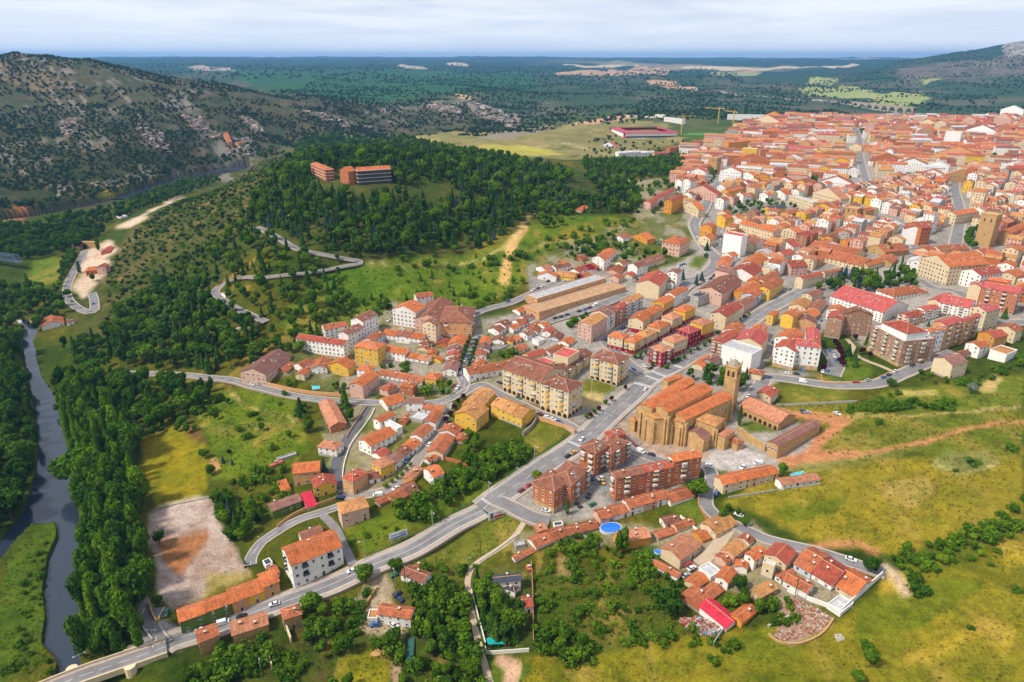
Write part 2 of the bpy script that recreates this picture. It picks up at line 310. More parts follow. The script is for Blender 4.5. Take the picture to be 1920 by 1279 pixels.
# left mountain: dry slope, grey limestone streaks
paint([(0,100),(200,118),(400,155),(640,188),(900,200),(960,215),(940,250),(700,262),(520,300),(300,330),(230,350),(0,440)], (.092,.078,.045), (.034,.050,.020))
i = (YY > 1150) & (YY < 3000) & (UU < .05)
rk = fbm((XX + YY * .8) / 16, (YY - XX * .4) / 75, 4, 231); rm = sst(.54, .64, rk) * sst(.46, .6, fbm(XX / 170, YY / 170, 3, 77)); ALB = np.where(i[..., None], lerp(ALB, C_(.20, .17, .15), rm * .8), ALB)
paint([(0,110),(60,130),(160,160),(90,172),(0,150)], (.17,.125,.07), (.09,.08,.04), .7)
for pl in ([(340,215),(375,222),(415,255),(400,262),(360,240)],[(450,218),(475,225),(500,250),(480,248)],[(800,197),(840,200),(868,212),(860,216),(810,206)],[(870,192),(930,205),(960,228),(935,228),(890,210)],[(115,220),(150,222),(135,255),(110,250)],[(170,270),(215,268),(200,290),(165,282)],[(420,255),(440,262),(450,288),(430,282)]):
    paint(pl, (.25,.20,.17), (.12,.09,.06), .75)
paint([(850,176),(885,178),(895,188),(860,186)], (.34,.26,.14))
# far country
paint([(380,132),(640,130),(900,135),(1000,140),(1020,165),(830,175),(640,188),(520,170)], (.018,.07,.03), (.028,.085,.03))
paint([(1010,137),(1150,130),(1260,128),(1250,140),(1100,142)], (.42,.26,.15), (.30,.20,.12))
paint([(350,125),(430,128),(440,133),(360,131)], (.30,.24,.2)); paint([(745,120),(790,125),(800,131),(760,128)], (.34,.28,.22)); paint([(840,118),(880,120),(875,125),(838,122)], (.4,.34,.26)); paint([(1055,121),(1200,121),(1220,126),(1080,125)], (.40,.32,.22))
paint([(1210,150),(1260,152),(1330,170),(1300,172),(1240,162)], (.38,.24,.14)); paint([(1330,136),(1420,134),(1425,140),(1340,143)], (.22,.25,.10)); paint([(1280,125),(1600,120),(1610,122),(1290,130)], (.45,.36,.24)); paint([(1370,135),(1420,132),(1430,137)], (.4,.2,.12))
for pl in ([(1500,165),(1580,160),(1640,172),(1640,185),(1560,182),(1510,180)],[(1520,145),(1570,148),(1560,160),(1515,158)],[(1640,180),(1720,172),(1745,185),(1700,202),(1620,196)],[(1700,145),(1760,140),(1770,150),(1730,158)],[(1820,118),(1880,116),(1870,124),(1830,124)]):
    paint(pl, (.20,.26,.08), (.28,.27,.10))
paint([(1680,130),(1800,115),(1920,100),(1920,140),(1800,150),(1700,155)], (.16,.12,.10), (.06,.07,.045), .8); paint([(1870,85),(1920,76),(1920,105),(1880,105)], (.3,.27,.24), (.12,.11,.09))
# meadows behind the castle hill
paint([(740,256),(860,246),(960,250),(1060,235),(1160,222),(1240,230),(1280,262),(1180,290),(1060,300),(960,290),(880,282),(800,268)], (.24,.19,.075), (.14,.14,.045))
paint([(640,252),(760,256),(830,266),(740,262)], (.28,.25,.08)); paint([(1060,235),(1180,215),(1230,220),(1120,232)], (.42,.26,.15)); paint([(890,262),(960,240),(1030,236),(1010,250),(940,262)], (.2,.17,.12)); paint([(900,272),(1010,275),(1060,290),(990,292),(900,284)], (.33,.29,.05))
# castle hill: forest floor and open slopes
paint([(560,262),(640,252),(900,300),(1060,330),(1190,340),(1190,400),(1000,400),(900,470),(700,490),(600,500),(500,440),(420,520),(300,600),(180,640),(120,600),(180,520),(300,430),(440,350),(500,320)], (.06,.085,.02), (.10,.10,.03))
paint([(190,500),(250,430),(350,375),(480,300),(545,285),(540,330),(440,420),(330,500),(240,590),(190,600)], (.125,.11,.045), (.055,.075,.016))
paint([(640,510),(700,495),(860,480),(950,460),(985,420),(1080,400),(1180,410),(1190,440),(1100,470),(1010,480),(990,530),(890,580),(740,600),(650,610),(560,640),(520,600),(560,560)], (.085,.16,.014), (.15,.20,.02))
for pl in ([(900,440),(960,425),(990,440),(960,470),(880,480)],[(1060,430),(1150,400),(1180,420),(1120,445),(1040,460)]): paint(pl, (.17,.20,.02), (.26,.21,.03), .8)
paint([(540,395),(580,388),(575,415),(545,410)], (.38,.20,.09)); paint([(1165,340),(1200,335),(1215,355),(1190,372)], (.42,.32,.10)); paint([(1165,345),(1260,345),(1260,365),(1170,400)], (.36,.26,.10), (.2,.2,.05), .6)
# riverside
paint([(160,470),(200,450),(215,470),(195,520),(160,560),(140,540)], (.55,.42,.32), (.42,.30,.20)); paint([(60,490),(110,480),(125,500),(110,530),(50,545)], (.13,.19,.02), (.2,.22,.03))
paint([(195,360),(235,355),(230,368),(200,372)], (.28,.26,.05)); paint([(265,405),(330,368),(338,373),(250,425),(215,430)], (.5,.38,.28)); paint([(20,380),(60,400),(50,425),(10,430)], (.25,.10,.05))
paint([(268,830),(300,805),(345,800),(370,810),(392,860),(395,920),(380,935),(300,950),(275,905)], (.27,.22,.012), (.20,.19,.012))
paint([(345,800),(365,800),(385,820),(378,830),(350,818)], (.17,.10,.04)); paint([(375,740),(480,725),(560,740),(570,840),(520,880),(400,905),(392,830),(380,790)], (.10,.16,.012), (.15,.19,.016))
paint([(395,800),(560,790),(570,800),(480,815),(400,820)], (.26,.20,.07), None, .5)
paint([(288,965),(300,950),(380,932),(400,935),(425,990),(440,1030),(470,1080),(400,1110),(320,1145),(295,1100),(285,1010)], (.40,.31,.27), (.27,.185,.14))
paint([(300,1015),(345,1005),(400,990),(395,1010),(360,1050),(345,1080),(305,1060)], (.32,.13,.05), (.25,.11,.05)); paint([(390,1075),(470,1065),(470,1085),(380,1120)], (.2,.17,.04), (.38,.26,.12))
paint([(400,855),(415,870),(410,890),(397,870)], (.45,.22,.1)); paint([(0,1060),(107,985),(112,1030),(85,1130),(90,1240),(0,1290)], (.075,.14,.012), (.10,.14,.016)); 
paint([(262,1140),(280,1110),(300,1160),(345,1190),(340,1215),(300,1225),(268,1180)], (.26,.24,.25))
# town ground
paint([(1190,415),(1250,400),(1290,380),(1275,335),(1300,285),(1400,230),(1500,215),(1920,215),(1990,600),(1870,615),(1700,650),(1620,650),(1560,610),(1440,690),(1560,700),(1440,720),(1400,760),(1520,800),(1540,830),(1460,900),(1320,880),(1250,940),(1050,980),(930,950),(1100,800),(1000,760),(900,740),(860,640),(900,600),(1000,580),(1000,490),(1100,480),(1180,450)], (.30,.27,.235), (.22,.20,.18))
paint([(590,720),(560,700),(470,720),(470,690),(560,640),(700,600),(740,560),(900,590),(1000,650),(1000,760),(860,740),(700,740),(640,745)], (.26,.22,.17), (.14,.15,.06))
paint([(640,760),(860,745),(860,830),(760,880),(700,930),(640,930),(600,870),(640,800)], (.25,.20,.13), (.13,.15,.05))
paint([(590,800),(640,740),(700,745),(690,790),(650,830),(600,830)], (.24,.19,.13), (.13,.14,.06))
paint([(1100,905),(1100,830),(1180,800),(1290,850),(1330,880),(1250,930),(1150,960)], (.22,.21,.21), (.16,.15,.15)); 
paint([(1150,790),(1200,770),(1300,840),(1380,850),(1320,880),(1230,860)], (.36,.26,.19), (.26,.2,.15)); paint([(1320,870),(1350,845),(1400,838),(1440,855),(1430,880),(1370,885)], (.40,.36,.34), (.33,.27,.24))
paint([(960,1000),(1100,985),(1400,980),(1480,1030),(1640,1090),(1590,1140),(1400,1120),(1300,1090),(1250,1040),(1100,1010),(960,1040)], (.27,.22,.15), (.2,.17,.09))
# gardens and greens of the town
paint([(1000,480),(1100,450),(1190,412),(1290,395),(1300,470),(1230,515),(1100,500),(1010,520)], (.12,.15,.03), (.26,.22,.16))
paint([(1190,412),(1290,395),(1290,330),(1190,340)], (.13,.15,.04), (.28,.23,.15))
for pl in ([(1000,790),(1060,800),(1060,815),(1000,860),(960,850)],[(1100,712),(1150,712),(1170,722),(1110,760),(1090,745)],[(1600,660),(1650,700),(1620,715),(1545,718),(1560,700)],[(1455,725),(1590,728),(1600,760),(1480,755)],[(1300,930),(1320,945),(1340,970),(1300,985),(1265,955)],[(1395,790),(1450,790),(1470,805),(1400,810)],[(1300,480),(1320,485),(1310,505),(1290,500)],[(1100,995),(1135,998),(1130,1020),(1100,1010)]):
    paint(pl, (.10,.16,.016), (.17,.18,.03))
paint([(985,800),(1060,810),(1000,855),(975,850)], (.24,.21,.04), (.14,.16,.03)); paint([(1100,735),(1140,740),(1120,765),(1098,760)], (.40,.30,.13)); paint([(1205,1025),(1235,1028),(1240,1050),(1212,1050)], (.03,.12,.02))
# open ground right and below
paint([(1340,950),(1540,840),(1700,860),(1920,840),(1920,980),(1700,1040),(1580,1020),(1500,1010),(1400,960)], (.27,.22,.022), (.21,.19,.02))
paint([(1440,760),(1600,760),(1920,740),(1920,860),(1720,850),(1560,870),(1520,845),(1560,800)], (.13,.17,.02), (.22,.20,.025))
paint([(1650,735),(1920,700),(1920,770),(1700,765)], (.12,.17,.018), (.2,.21,.03)); paint([(1860,705),(1875,712),(1868,735),(1842,732)], (.42,.29,.11)); paint([(1690,733),(1765,733),(1770,742),(1700,742)], (.38,.29,.09)); 
paint([(1760,850),(1860,845),(1880,870),(1800,890),(1740,870)], (.26,.25,.10), (.16,.17,.07)); paint([(1460,870),(1640,845),(1700,850),(1600,875),(1480,895)], (.15,.16,.06), (.2,.2,.05), .7)
paint([(1640,900),(1740,890),(1760,920),(1700,960),(1650,930)], (.34,.22,.06), (.28,.22,.03), .7)
paint([(940,1245),(1100,1200),(1300,1190),(1560,1170),(1660,1090),(1780,1030),(1990,960),(1990,1420),(900,1420)], (.245,.205,.018), (.17,.17,.015))
for pl in ([(1650,1090),(1690,1070),(1720,1120),(1690,1150),(1650,1130)],[(1690,1230),(1800,1190),(1860,1150),(1870,1180),(1760,1230),(1700,1250)],[(1840,1160),(1900,1180),(1890,1230),(1850,1210)],[(1860,1020),(1920,1010),(1920,1060),(1880,1070)]): paint(pl, (.38,.29,.03), (.40,.26,.05), .85)
for pl in ([(1600,1130),(1800,1080),(1850,1100),(1720,1180),(1600,1200)],[(1700,1040),(1850,1000),(1860,1030),(1760,1080),(1690,1070)],[(1440,960),(1480,950),(1600,930),(1560,965),(1470,985)],[(1350,1200),(1440,1180),(1520,1200),(1480,1230),(1380,1240)]): paint(pl, (.12,.16,.012), (.16,.18,.016), .8)
paint([(880,1240),(955,1240),(1000,1250),(960,1290),(880,1290)], (.1,.15,.02)); 
paint([(640,1060),(760,1030),(960,960),(990,985),(960,1020),(880,1080),(760,1100),(700,1090)], (.09,.14,.016), (.16,.17,.03)); paint([(640,990),(700,970),(900,900),(930,915),(700,1040),(660,1030)], (.10,.16,.015), (.15,.18,.02))
paint([(540,1160),(700,1120),(860,1110),(900,1279),(860,1400),(500,1400),(350,1240)], (.06,.09,.014), (.12,.10,.03)); paint([(625,1240),(700,1212),(735,1230),(740,1279),(700,1300),(620,1290)], (.26,.23,.016), (.19,.19,.015)); paint([(590,1180),(620,1170),(625,1210),(590,1230)], (.22,.13,.05))
paint([(670,1140),(700,1080),(730,1075),(745,1110),(735,1130),(770,1180),(760,1200),(745,1190),(690,1185),(665,1170)], (.36,.27,.17), (.27,.21,.14)); paint([(795,1180),(850,1170),(860,1215),(810,1230)], (.06,.06,.05))
paint([(1000,1060),(1200,1060),(1280,1120),(1260,1200),(1100,1230),(1010,1220),(1000,1120)], (.07,.11,.012), (.12,.12,.025)); paint([(1045,1040),(1090,1040),(1100,1080),(1050,1080)], (.24,.17,.06)); 
paint([(880,1080),(940,1060),(1000,1070),(1000,1230),(900,1230)], (.07,.10,.02), (.11,.12,.04))
paint([(1440,1120),(1500,1130),(1560,1160),(1550,1180),(1480,1210),(1450,1190),(1460,1150)], (.38,.2,.14), (.28,.22,.17)); 
# tracks
for pl, w, c in ([(1480,870),(1520,850),(1545,820),(1580,790),(1570,780),(1490,775)], 7, SOIL), ([(1490,868),(1560,860),(1640,848),(1720,832),(1800,808),(1870,795),(1990,790)], 3.6, SOIL), ([(1470,865),(1500,860),(1560,852),(1600,850)], 8, SOIL), ([(1470,775),(1540,783),(1585,790)], 9, SOIL), ([(1590,781),(1700,781),(1800,772),(1920,765)], 2.0, TAN), \
   ([(1520,1028),(1570,1018),(1610,1020),(1640,1035)], 4, SOIL), ([(1660,1065),(1680,1080),(1700,1110)], 4, SAND), ([(985,425),(965,450),(955,480),(948,505),(945,530)], 8, (.55,.32,.12)), ([(690,497),(760,498),(830,497),(900,486),(950,465),(975,425),(1000,400)], 2.4, (.50,.36,.17)), ([(965,475),(1010,465),(1020,455)], 2.5, TAN), ([(1020,455),(1090,452),(1140,450),(1165,425)], 2.5, TAN), \
   ([(1745,895),(1760,920),(1735,965),(1700,990)], 1.0, (.2,.17,.03)), ([(940,1240),(965,1255),(955,1279)], 5, (.45,.28,.18)), ([(740,1200),(745,1279)], 3, (.3,.2,.12)), ([(430,735),(480,770),(560,790)], 1.4, TAN), ([(0,300),(60,330),(110,355),(160,345)], 3, (.3,.25,.2)), ([(110,367),(120,350),(125,347)], 5, (.32,.27,.24)), ([(300,322),(260,330),(225,337),(210,340)], 5, (.38,.31,.25)), \
   ([(1300,165),(1380,178),(1450,182),(1560,190),(1640,205),(1760,215)], 16, (.42,.36,.30)), ([(985,275),(1060,268),(1140,290),(1240,300)], 4, (.42,.36,.22)):
    brush(pl, w, c)
paint([(430,265),(520,330),(440,345),(420,340)], (.2,.15,.08), None, .0)
sf = sst(1700, 1400, YY)[..., None]; BL = ALB.copy()
for _ in range(4): BL = (BL * 2 + np.roll(BL, 1, 0) + np.roll(BL, -1, 0) + np.roll(BL, 1, 1) + np.roll(BL, -1, 1)) / 6
ALB = ALB * (1 - sf) + BL * sf
g_ = ALB[..., 1] > ALB[..., 0] * .95; ALB = np.where((g_ & (YY < 1500))[..., None], ALB * C_(.74, .74, .5), ALB)       # living grass, darker than the dry meadow
y_ = (ALB[..., 0] > ALB[..., 1] * 1.05) & (ALB[..., 2] < .045); ALB = np.where(y_[..., None], ALB * C_(.80, .77, .6), ALB)
weed = sst(.56, .72, fbm(XX / 5.5, YY / 7.5, 3, 123)) * .5 + sst(.58, .7, fbm(XX / 17, YY / 24, 3, 133)) * .35; gl = (ALB[..., 2] < .05) & (YY < 1400)
ALB = np.where(gl[..., None], lerp(ALB, ALB * C_(.45, .62, .5), np.clip(weed, 0, 1)), ALB); dry = sst(.55, .75, fbm(XX / 13, YY / 26, 4, 143)) * .45; ALB = np.where(gl[..., None], lerp(ALB, C_(.30, .20, .045), dry * (ALB[..., 0] > .08)), ALB)
ALB = np.where(inr[..., None], C_(.05, .05, .03), ALB)
# ------------------------------------------------------------ terrain mesh
co = np.stack([XX, YY, Z], -1).reshape(-1, 3)
ii = (np.arange(NU - 1)[:, None] * NS + np.arange(NS - 1)[None, :]).ravel()
quads = np.stack([ii, ii + NS, ii + NS + 1, ii + 1], -1)
gm = bpy.data.materials.new("ground_soil_and_grass"); gm.use_nodes = True; t = gm.node_tree; b = t.nodes["Principled BSDF"]
b.inputs["Roughness"].default_value = .95; b.inputs["Specular IOR Level"].default_value = .05
at = N(t, "ShaderNodeAttribute"); at.attribute_name = "albedo"; geo = N(t, "ShaderNodeNewGeometry")
na = N(t, "ShaderNodeTexNoise"); na.inputs["Scale"].default_value = .22; na.inputs["Detail"].default_value = 8; na.inputs["Roughness"].default_value = .72
nb = N(t, "ShaderNodeTexNoise"); nb.inputs["Scale"].default_value = 1.1; nb.inputs["Detail"].default_value = 4; nb.inputs["Roughness"].default_value = .7
for x in (na, nb): t.links.new(geo.outputs["Position"], x.inputs["Vector"])
mm = N(t, "ShaderNodeMath", operation="ADD"); t.links.new(na.outputs["Fac"], mm.inputs[0]); t.links.new(nb.outputs["Fac"], mm.inputs[1])
mr = N(t, "ShaderNodeMapRange"); mr.inputs[1].default_value = .68; mr.inputs[2].default_value = 1.32; mr.inputs[3].default_value = .42; mr.inputs[4].default_value = 1.6; t.links.new(mm.outputs[0], mr.inputs[0])
sc = N(t, "ShaderNodeVectorMath", operation="SCALE"); t.links.new(at.outputs["Color"], sc.inputs[0]); t.links.new(mr.outputs[0], sc.inputs["Scale"]); t.links.new(sc.outputs[0], b.inputs["Base Color"])
bm = N(t, "ShaderNodeBump"); bm.inputs["Strength"].default_value = .7; bm.inputs["Distance"].default_value = .5; t.links.new(nb.outputs["Fac"], bm.inputs["Height"]); t.links.new(bm.outputs[0], b.inputs["Normal"])
me = bulk_mesh("terrain", co, quads, [gm])
ca = me.color_attributes.new("albedo", "FLOAT_COLOR", "POINT"); ca.data.foreach_set("color", np.concatenate([ALB, np.ones(ALB.shape[:2] + (1,))], -1).astype(np.float32).ravel())
me.polygons.foreach_set("use_smooth", np.ones(len(quads), bool))
terrain = bpy.data.objects.new("terrain", me); COL.objects.link(terrain); tagit(terrain, kind="structure", label="rolling ground with meadows, slopes and far wooded hills")
# near strip under and behind the camera so that the ground does not end in view
# ------------------------------------------------------------ river
wm = bpy.data.materials.new("river_water"); wm.use_nodes = True; t = wm.node_tree; b = t.nodes["Principled BSDF"]
b.inputs["Base Color"].default_value = (.022, .032, .05, 1); b.inputs["Roughness"].default_value = .12; b.inputs["IOR"].default_value = 1.33; b.inputs["Specular IOR Level"].default_value = .9
nn = N(t, "ShaderNodeTexNoise"); nn.inputs["Scale"].default_value = .6; nn.inputs["Detail"].default_value = 3; geo = N(t, "ShaderNodeNewGeometry"); t.links.new(geo.outputs["Position"], nn.inputs["Vector"])
bm = N(t, "ShaderNodeBump"); bm.inputs["Strength"].default_value = .06; t.links.new(nn.outputs["Fac"], bm.inputs["Height"]); t.links.new(bm.outputs[0], b.inputs["Normal"])
def wsheet(name, P, lab):
    o = mesh_obj(name, [(x, y, WZ) for x, y in P], [list(range(len(P)))], wm); tagit(o, lab, kind="structure"); return o
x0, y0 = to_plane(-700, 1500, WZ); x1, y1 = to_plane(250, 580, WZ)
wsheet("river", [(-330, 90), (-60, 90), (-60, 300), (-200, 640), (-900, 640), (-900, 90)], "calm grey blue river between wooded banks")
wsheet("river_bend", [(-1700, 1050), (-300, 1150), (-300, 1650), (-1700, 1500)], "dark river bend under the mountain slope")
# ------------------------------------------------------------ roads
asph = mat("asphalt", (.185, .175, .178), .9, .26, .16); asph2 = mat("dark_asphalt", (.10, .10, .115), .9, .12, .5); conc = mat("pavement_concrete", (.34, .28, .235), .9, .2, .8); paintw = mat("road_paint", (.58, .58, .57), .7, .12, 2)
kerbm = mat("kerb_stone", (.42, .39, .35), .9, .1, 1); path_m = mat("beige_path", (.40, .31, .22), .95, .15, .8)
def resample(P, step):
    P = np.asarray(P, float)
    # Catmull-Rom then even spacing
    Q = []
    for i in range(len(P) - 1):
        p0, p1, p2, p3 = P[max(i - 1, 0)], P[i], P[i + 1], P[min(i + 2, len(P) - 1)]
        for t_ in np.linspace(0, 1, 10, endpoint=False):
            Q.append(.5 * ((2 * p1) + (-p0 + p2) * t_ + (2 * p0 - 5 * p1 + 4 * p2 - p3) * t_ ** 2 + (-p0 + 3 * p1 - 3 * p2 + p3) * t_ ** 3))
    Q.append(P[-1]); Q = np.array(Q); L = np.r_[0, np.cumsum(np.hypot(*np.diff(Q, axis=0).T))]
    n = max(2, int(L[-1] / step) + 1); l = np.linspace(0, L[-1], n); return np.stack([np.interp(l, L, Q[:, 0]), np.interp(l, L, Q[:, 1])], -1), l
def normals(P):
    d = np.gradient(P, axis=0); d /= np.maximum(np.hypot(d[:, 0], d[:, 1])[:, None], 1e-6); return np.stack([-d[:, 1], d[:, 0]], -1)
def ribbon(name, P, offs, dz, m, parent=None, thick=0.0, zfun=None):
    """sheet draped on the ground between side offsets offs[0]..offs[-1] of line P"""
    Nn = normals(P); V = []; F = []; k = len(offs)
    G = [P + Nn * o for o in offs]; zs = [(H(g[:, 0], g[:, 1]) if zfun is None else zfun(g)) for g in G]
    for i in range(len(P)):
        for j in range(k): V.append((G[j][i, 0], G[j][i, 1], zs[j][i] + dz))
    for i in range(len(P) - 1):
        for j in range(k - 1): a = i * k + j; F.append((a, a + k, a + k + 1, a + 1) if offs[-1] < offs[0] else (a, a + 1, a + k + 1, a + k))
    if thick:
        for side in (0, k - 1):
            b0 = len(V)
            for i in range(len(P)): V.append((G[side][i, 0], G[side][i, 1], zs[side][i] + dz - thick))
            for i in range(len(P) - 1): F.append((i * k + side, (i + 1) * k + side, b0 + i + 1, b0 + i))
    o = mesh_obj(name, V, F, m, parent); return o
ROADS = []
def road(px, w, walk=0.0, mark=None, m=None, label=None, name="road", grow=1.0):
    P, l = resample(poly(px), 2.5); h = w / 2
    # even out bumps across: use a smoothed height of the line itself
    zc = H(P[:, 0], P[:, 1]); kk = 9
    zc = np.convolve(np.pad(zc, kk // 2, mode="edge"), np.ones(kk) / kk, "valid"); zmax = np.maximum.reduce([H(P[:, 0] + normals(P)[:, 0] * o, P[:, 1] + normals(P)[:, 1] * o) for o in (-h - walk, -h, 0, h, h + walk)])
    zr = np.maximum(zc, zmax - .02) + .10
    zr = np.maximum(zr, zmax + .06)
    zf = lambda g: zr
    o = ribbon(name, P, [-h, -h / 2, 0, h / 2, h], 0, m or asph, None, 1.2, zf); tagit(o, label or "grey asphalt road", kind="structure")
    if walk:
        for s in (-1, 1):
            a = [s * h, s * (h + .25)]; b_ = [s * (h + .25), s * (h + walk)]
            if s > 0: kb = ribbon("kerb", P, a, .13, kerbm, o, .5, zf); pv = ribbon("pavement", P, b_, .125, conc, o, 1.3, zf)
            else: kb = ribbon("kerb", P, a[::-1], .13, kerbm, o, .5, zf); pv = ribbon("pavement", P, b_[::-1], .125, conc, o, 1.3, zf)
    if mark:
        V = []; F = []; Nn = normals(P)
        def strip(i0, i1, o0, o1):
            b0 = len(V)
            for i in (i0, i1):
                for oo in (o0, o1): V.append((P[i, 0] + Nn[i, 0] * oo, P[i, 1] + Nn[i, 1] * oo, zr[i] + .012))
            F.append((b0, b0 + 1, b0 + 3, b0 + 2))
        for i in range(len(P) - 1):
            for off, dash in mark:
                if dash and (i % 4) >= 2: continue
                strip(i, i + 1, off - .09, off + .09)
        mo = mesh_obj("marking", V, F, paintw, o); mo["kind"] = "stuff"
    occ_line(P, w + 2 * walk + grow); ROADS.append((P, zr, w, o)); return P, zr, o
def occ_line(P, w):
    for p in P[::1]:
        r = w / 2; x0, x1, y0, y1 = int(p[0] - r - OX), int(p[0] + r - OX) + 1, int(p[1] - r - OY), int(p[1] + r - OY) + 1
        if x0 < 0 or y0 < 0 or x1 >= OW or y1 >= OH: continue
        gx, gy = np.meshgrid(np.arange(x0, x1) + OX + .5 - p[0], np.arange(y0, y1) + OY + .5 - p[1], indexing="ij"); occ[x0:x1, y0:y1] |= (gx * gx + gy * gy < r * r).astype(np.uint8)
R1 = road([(592,1109),(642,1089),(705,1059),(780,1028),(855,984),(905,957)], 7.4, 2.6, [(0, False), (-3.4, False), (3.4, False)], label="main two lane road climbing from the bridge with pavements")
R1z = road([(303,1213),(345,1195),(480,1147),(540,1128),(592,1109)], 7.4, 2.6, [(0, False), (-3.4, False), (3.4, False)], label="main road along the row of green and ochre terraces")
R1b = road([(905,957),(960,915),(1035,865),(1090,828),(1147,775),(1185,742),(1215,713),(1262,688)], 11.5, 2.4, [(0, True), (-5.5, False), (5.5, False)], label="wide avenue past the stone church")
R1c = road([(1262,688),(1297,668),(1335,650),(1405,603),(1440,580),(1502,548),(1530,530),(1600,500)], 11, 2.5, [(0, False), (-3.4, True)], label="avenue between the crimson blocks and the white flats")
R2 = road([(213,701),(325,703),(425,713),(480,727),(542,741),(605,750),(660,754),(712,756),(795,757),(837,750),(862,735),(871,720),(865,700),(880,651),(887,633)], 5.6, 1.0, [(0, True)], label="street curving below the garden walls into the tree lined lane")
R3 = road([(692,758),(675,787),(650,825),(635,855),(630,887),(640,915),(655,930)], 5.5, 0, None, asph2, "narrow dark lane down past the yellow house")
R3b = road([(650,930),(705,925),(742,910),(775,875),(795,845),(815,810),(830,782),(838,755)], 5.0, 1.0, None, mat("grey_lane", (.23, .2, .18)), "pale lane along the old row of houses")
R4 = road([(636,950),(600,962),(555,977),(505,1007),(487,1022),(472,1046),(470,1062)], 4.4, 0.6, [(0, True)], label="lane curving down behind the pink roofed shed")
R4b = road([(605,966),(628,990),(645,1025),(662,1060)], 4, 0, None, None, "short lane beside the large balcony block")
R5 = road([(930,940),(965,955),(1000,972),(1030,980)], 7.5, 1.2, None, label="side street below the brick blocks")
R5b = road([(985,975),(960,1011),(905,1049),(882,1070),(877,1109),(892,1184),(905,1234),(925,1300)], 2.6, 0, None, path_m, "narrow beige footpath between garden hedges", "path")
R6 = road([(1165,825),(1180,840),(1210,855),(1270,872),(1320,872),(1335,895),(1325,925),(1325,950),(1350,975),(1370,983),(1410,1001),(1440,1014),(1490,1026),(1525,1034),(1580,1051),(1660,1076)], 5.5, 0.8, None, label="street winding from the church yard to the lower hamlet")
R6b = road([(1372,985),(1335,1036),(1307,1059)], 5.5, 0, None, path_m, "concrete lane in the lower hamlet")
R7 = road([(1400,760),(1425,725),(1440,708),(1490,713),(1565,723),(1640,721),(1690,703),(1740,681),(1790,660)], 8, 1.5, None, label="street curving around the green lawn below the tall brown block")
R7c = road([(1560,705),(1568,680),(1552,655)], 9, 1.0, None, label="short parking street beside the white block")
R8 = road([(1720,525),(1752,541),(1795,548),(1850,580),(1875,603),(1960,604)], 9, 1.5, None, label="street behind the curved cream block")
R9 = road([(1262,560),(1282,538),(1310,522),(1335,505),(1342,485),(1322,462),(1302,426),(1307,410),(1320,393)], 10, 2.5, [(0, True)], label="street climbing to the pink house")
R9b = road([(1340,480),(1345,455),(1343,426)], 12, 1.0, None, label="parking street beside the white tower block")
R10 = road([(885,592),(905,583),(930,576),(960,568),(997,551),(1047,531),(1085,527),(1135,529),(1165,533)], 6.5, 1.0, None, label="street running behind the long tan school")
R11 = road([(1027,604),(1085,587),(1135,570),(1172,553)], 8, 1.0, None, label="street of parked cars below the long tan school")
R12 = road([(1212,704),(1190,690),(1150,655),(1135,640),(1155,625),(1178,611),(1210,590)], 7, 1.2, None, label="side street between the cream blocks")
R13 = road([(480,428),(530,453),(567,471),(635,485),(672,491),(670,497),(640,503),(567,515),(500,522),(460,522),(425,531),(405,548),(412,562),(440,580),(480,598),(500,606)], 5.5, 0.6, None, label="hairpin road climbing the castle hill through the pines")
R13b = road([(475,613),(430,620),(375,624)], 3.5, 0, None, path_m, "footpath through the pines", "path")
R14 = road([(160,471),(144,500),(127,535),(128,560),(150,580),(175,585),(177,565),(172,550)], 6.5, 0.8, None, label="riverside road leading into the tunnel")
R15 = road([(290,1140),(278,1165),(285,1190),(303,1213)], 7, 0.8, None, label="road turning off at the bridge head")
R16 = road([(862,742),(900,722),(930,735),(1000,770),(1060,795),(1088,812)], 5.5, 1.2, None, label="street between the ochre terraces and the cream block")
R17 = road([(700,700),(690,720),(660,750)], 4, 0, None, label="short street beside the yellow block")
R18 = road([(905,640),(930,655),(960,640),(1000,620)], 4.5, 0, None, label="lane among the small white houses")
R19 = road([(1600,500),(1680,480),(1760,470),(1830,470)], 10, 1.5, None, label="street above the wooded park")
for k_, pl in enumerate(([(1320,393),(1342,350),(1380,316),(1420,300)], [(1500,402),(1540,372),(1600,352),(1700,332),(1800,315),(1900,300)], [(1625,345),(1612,290),(1612,262),(1604,240)], [(1720,468),(1700,432),(1640,402),(1545,372)], [(1440,262),(1520,272),(1612,275),(1750,262),(1950,258)], [(1790,465),(1800,400),(1790,350),(1798,315)])):
    road(pl, 10, 2, None, label="far town street " + ("past the yellow flat roofed building", "running across the old town below the stone palace", "climbing through the far red roofs", "between the convent and the old town", "across the far upper town", "left of the tall church tower")[k_], grow=3)
# zebra crossings on the avenue
def zebra(px, rd, n=8, ln=3.2):
    x, y = hit(*px); P, zr, w, o = rd; i = int(np.argmin(np.hypot(P[:, 0] - x, P[:, 1] - y))); i = min(max(i, 1), len(P) - 2)
    d = P[i + 1] - P[i - 1]; d /= np.linalg.norm(d); nn_ = np.array([-d[1], d[0]]); V = []; F = []
    k = int(w / 1.0)
    for j in range(k):
        c = nn_ * ((j + .5) / k - .5) * (w - .6); b0 = len(V)
        for a, b_ in ((-ln / 2, -.27), (ln / 2, -.27), (ln / 2, .27), (-ln / 2, .27)):
            p = P[i] + c + d * a + nn_ * b_; V.append((p[0], p[1], zr[i] + .03))
        F.append((b0, b0 + 1, b0 + 2, b0 + 3))
    mo = mesh_obj("crossing", V, F, paintw, o); mo["kind"] = "stuff"
RD = {k_: v for k_, v in (("b", ROADS[2]), ("c", ROADS[3]), ("a", ROADS[0]))}
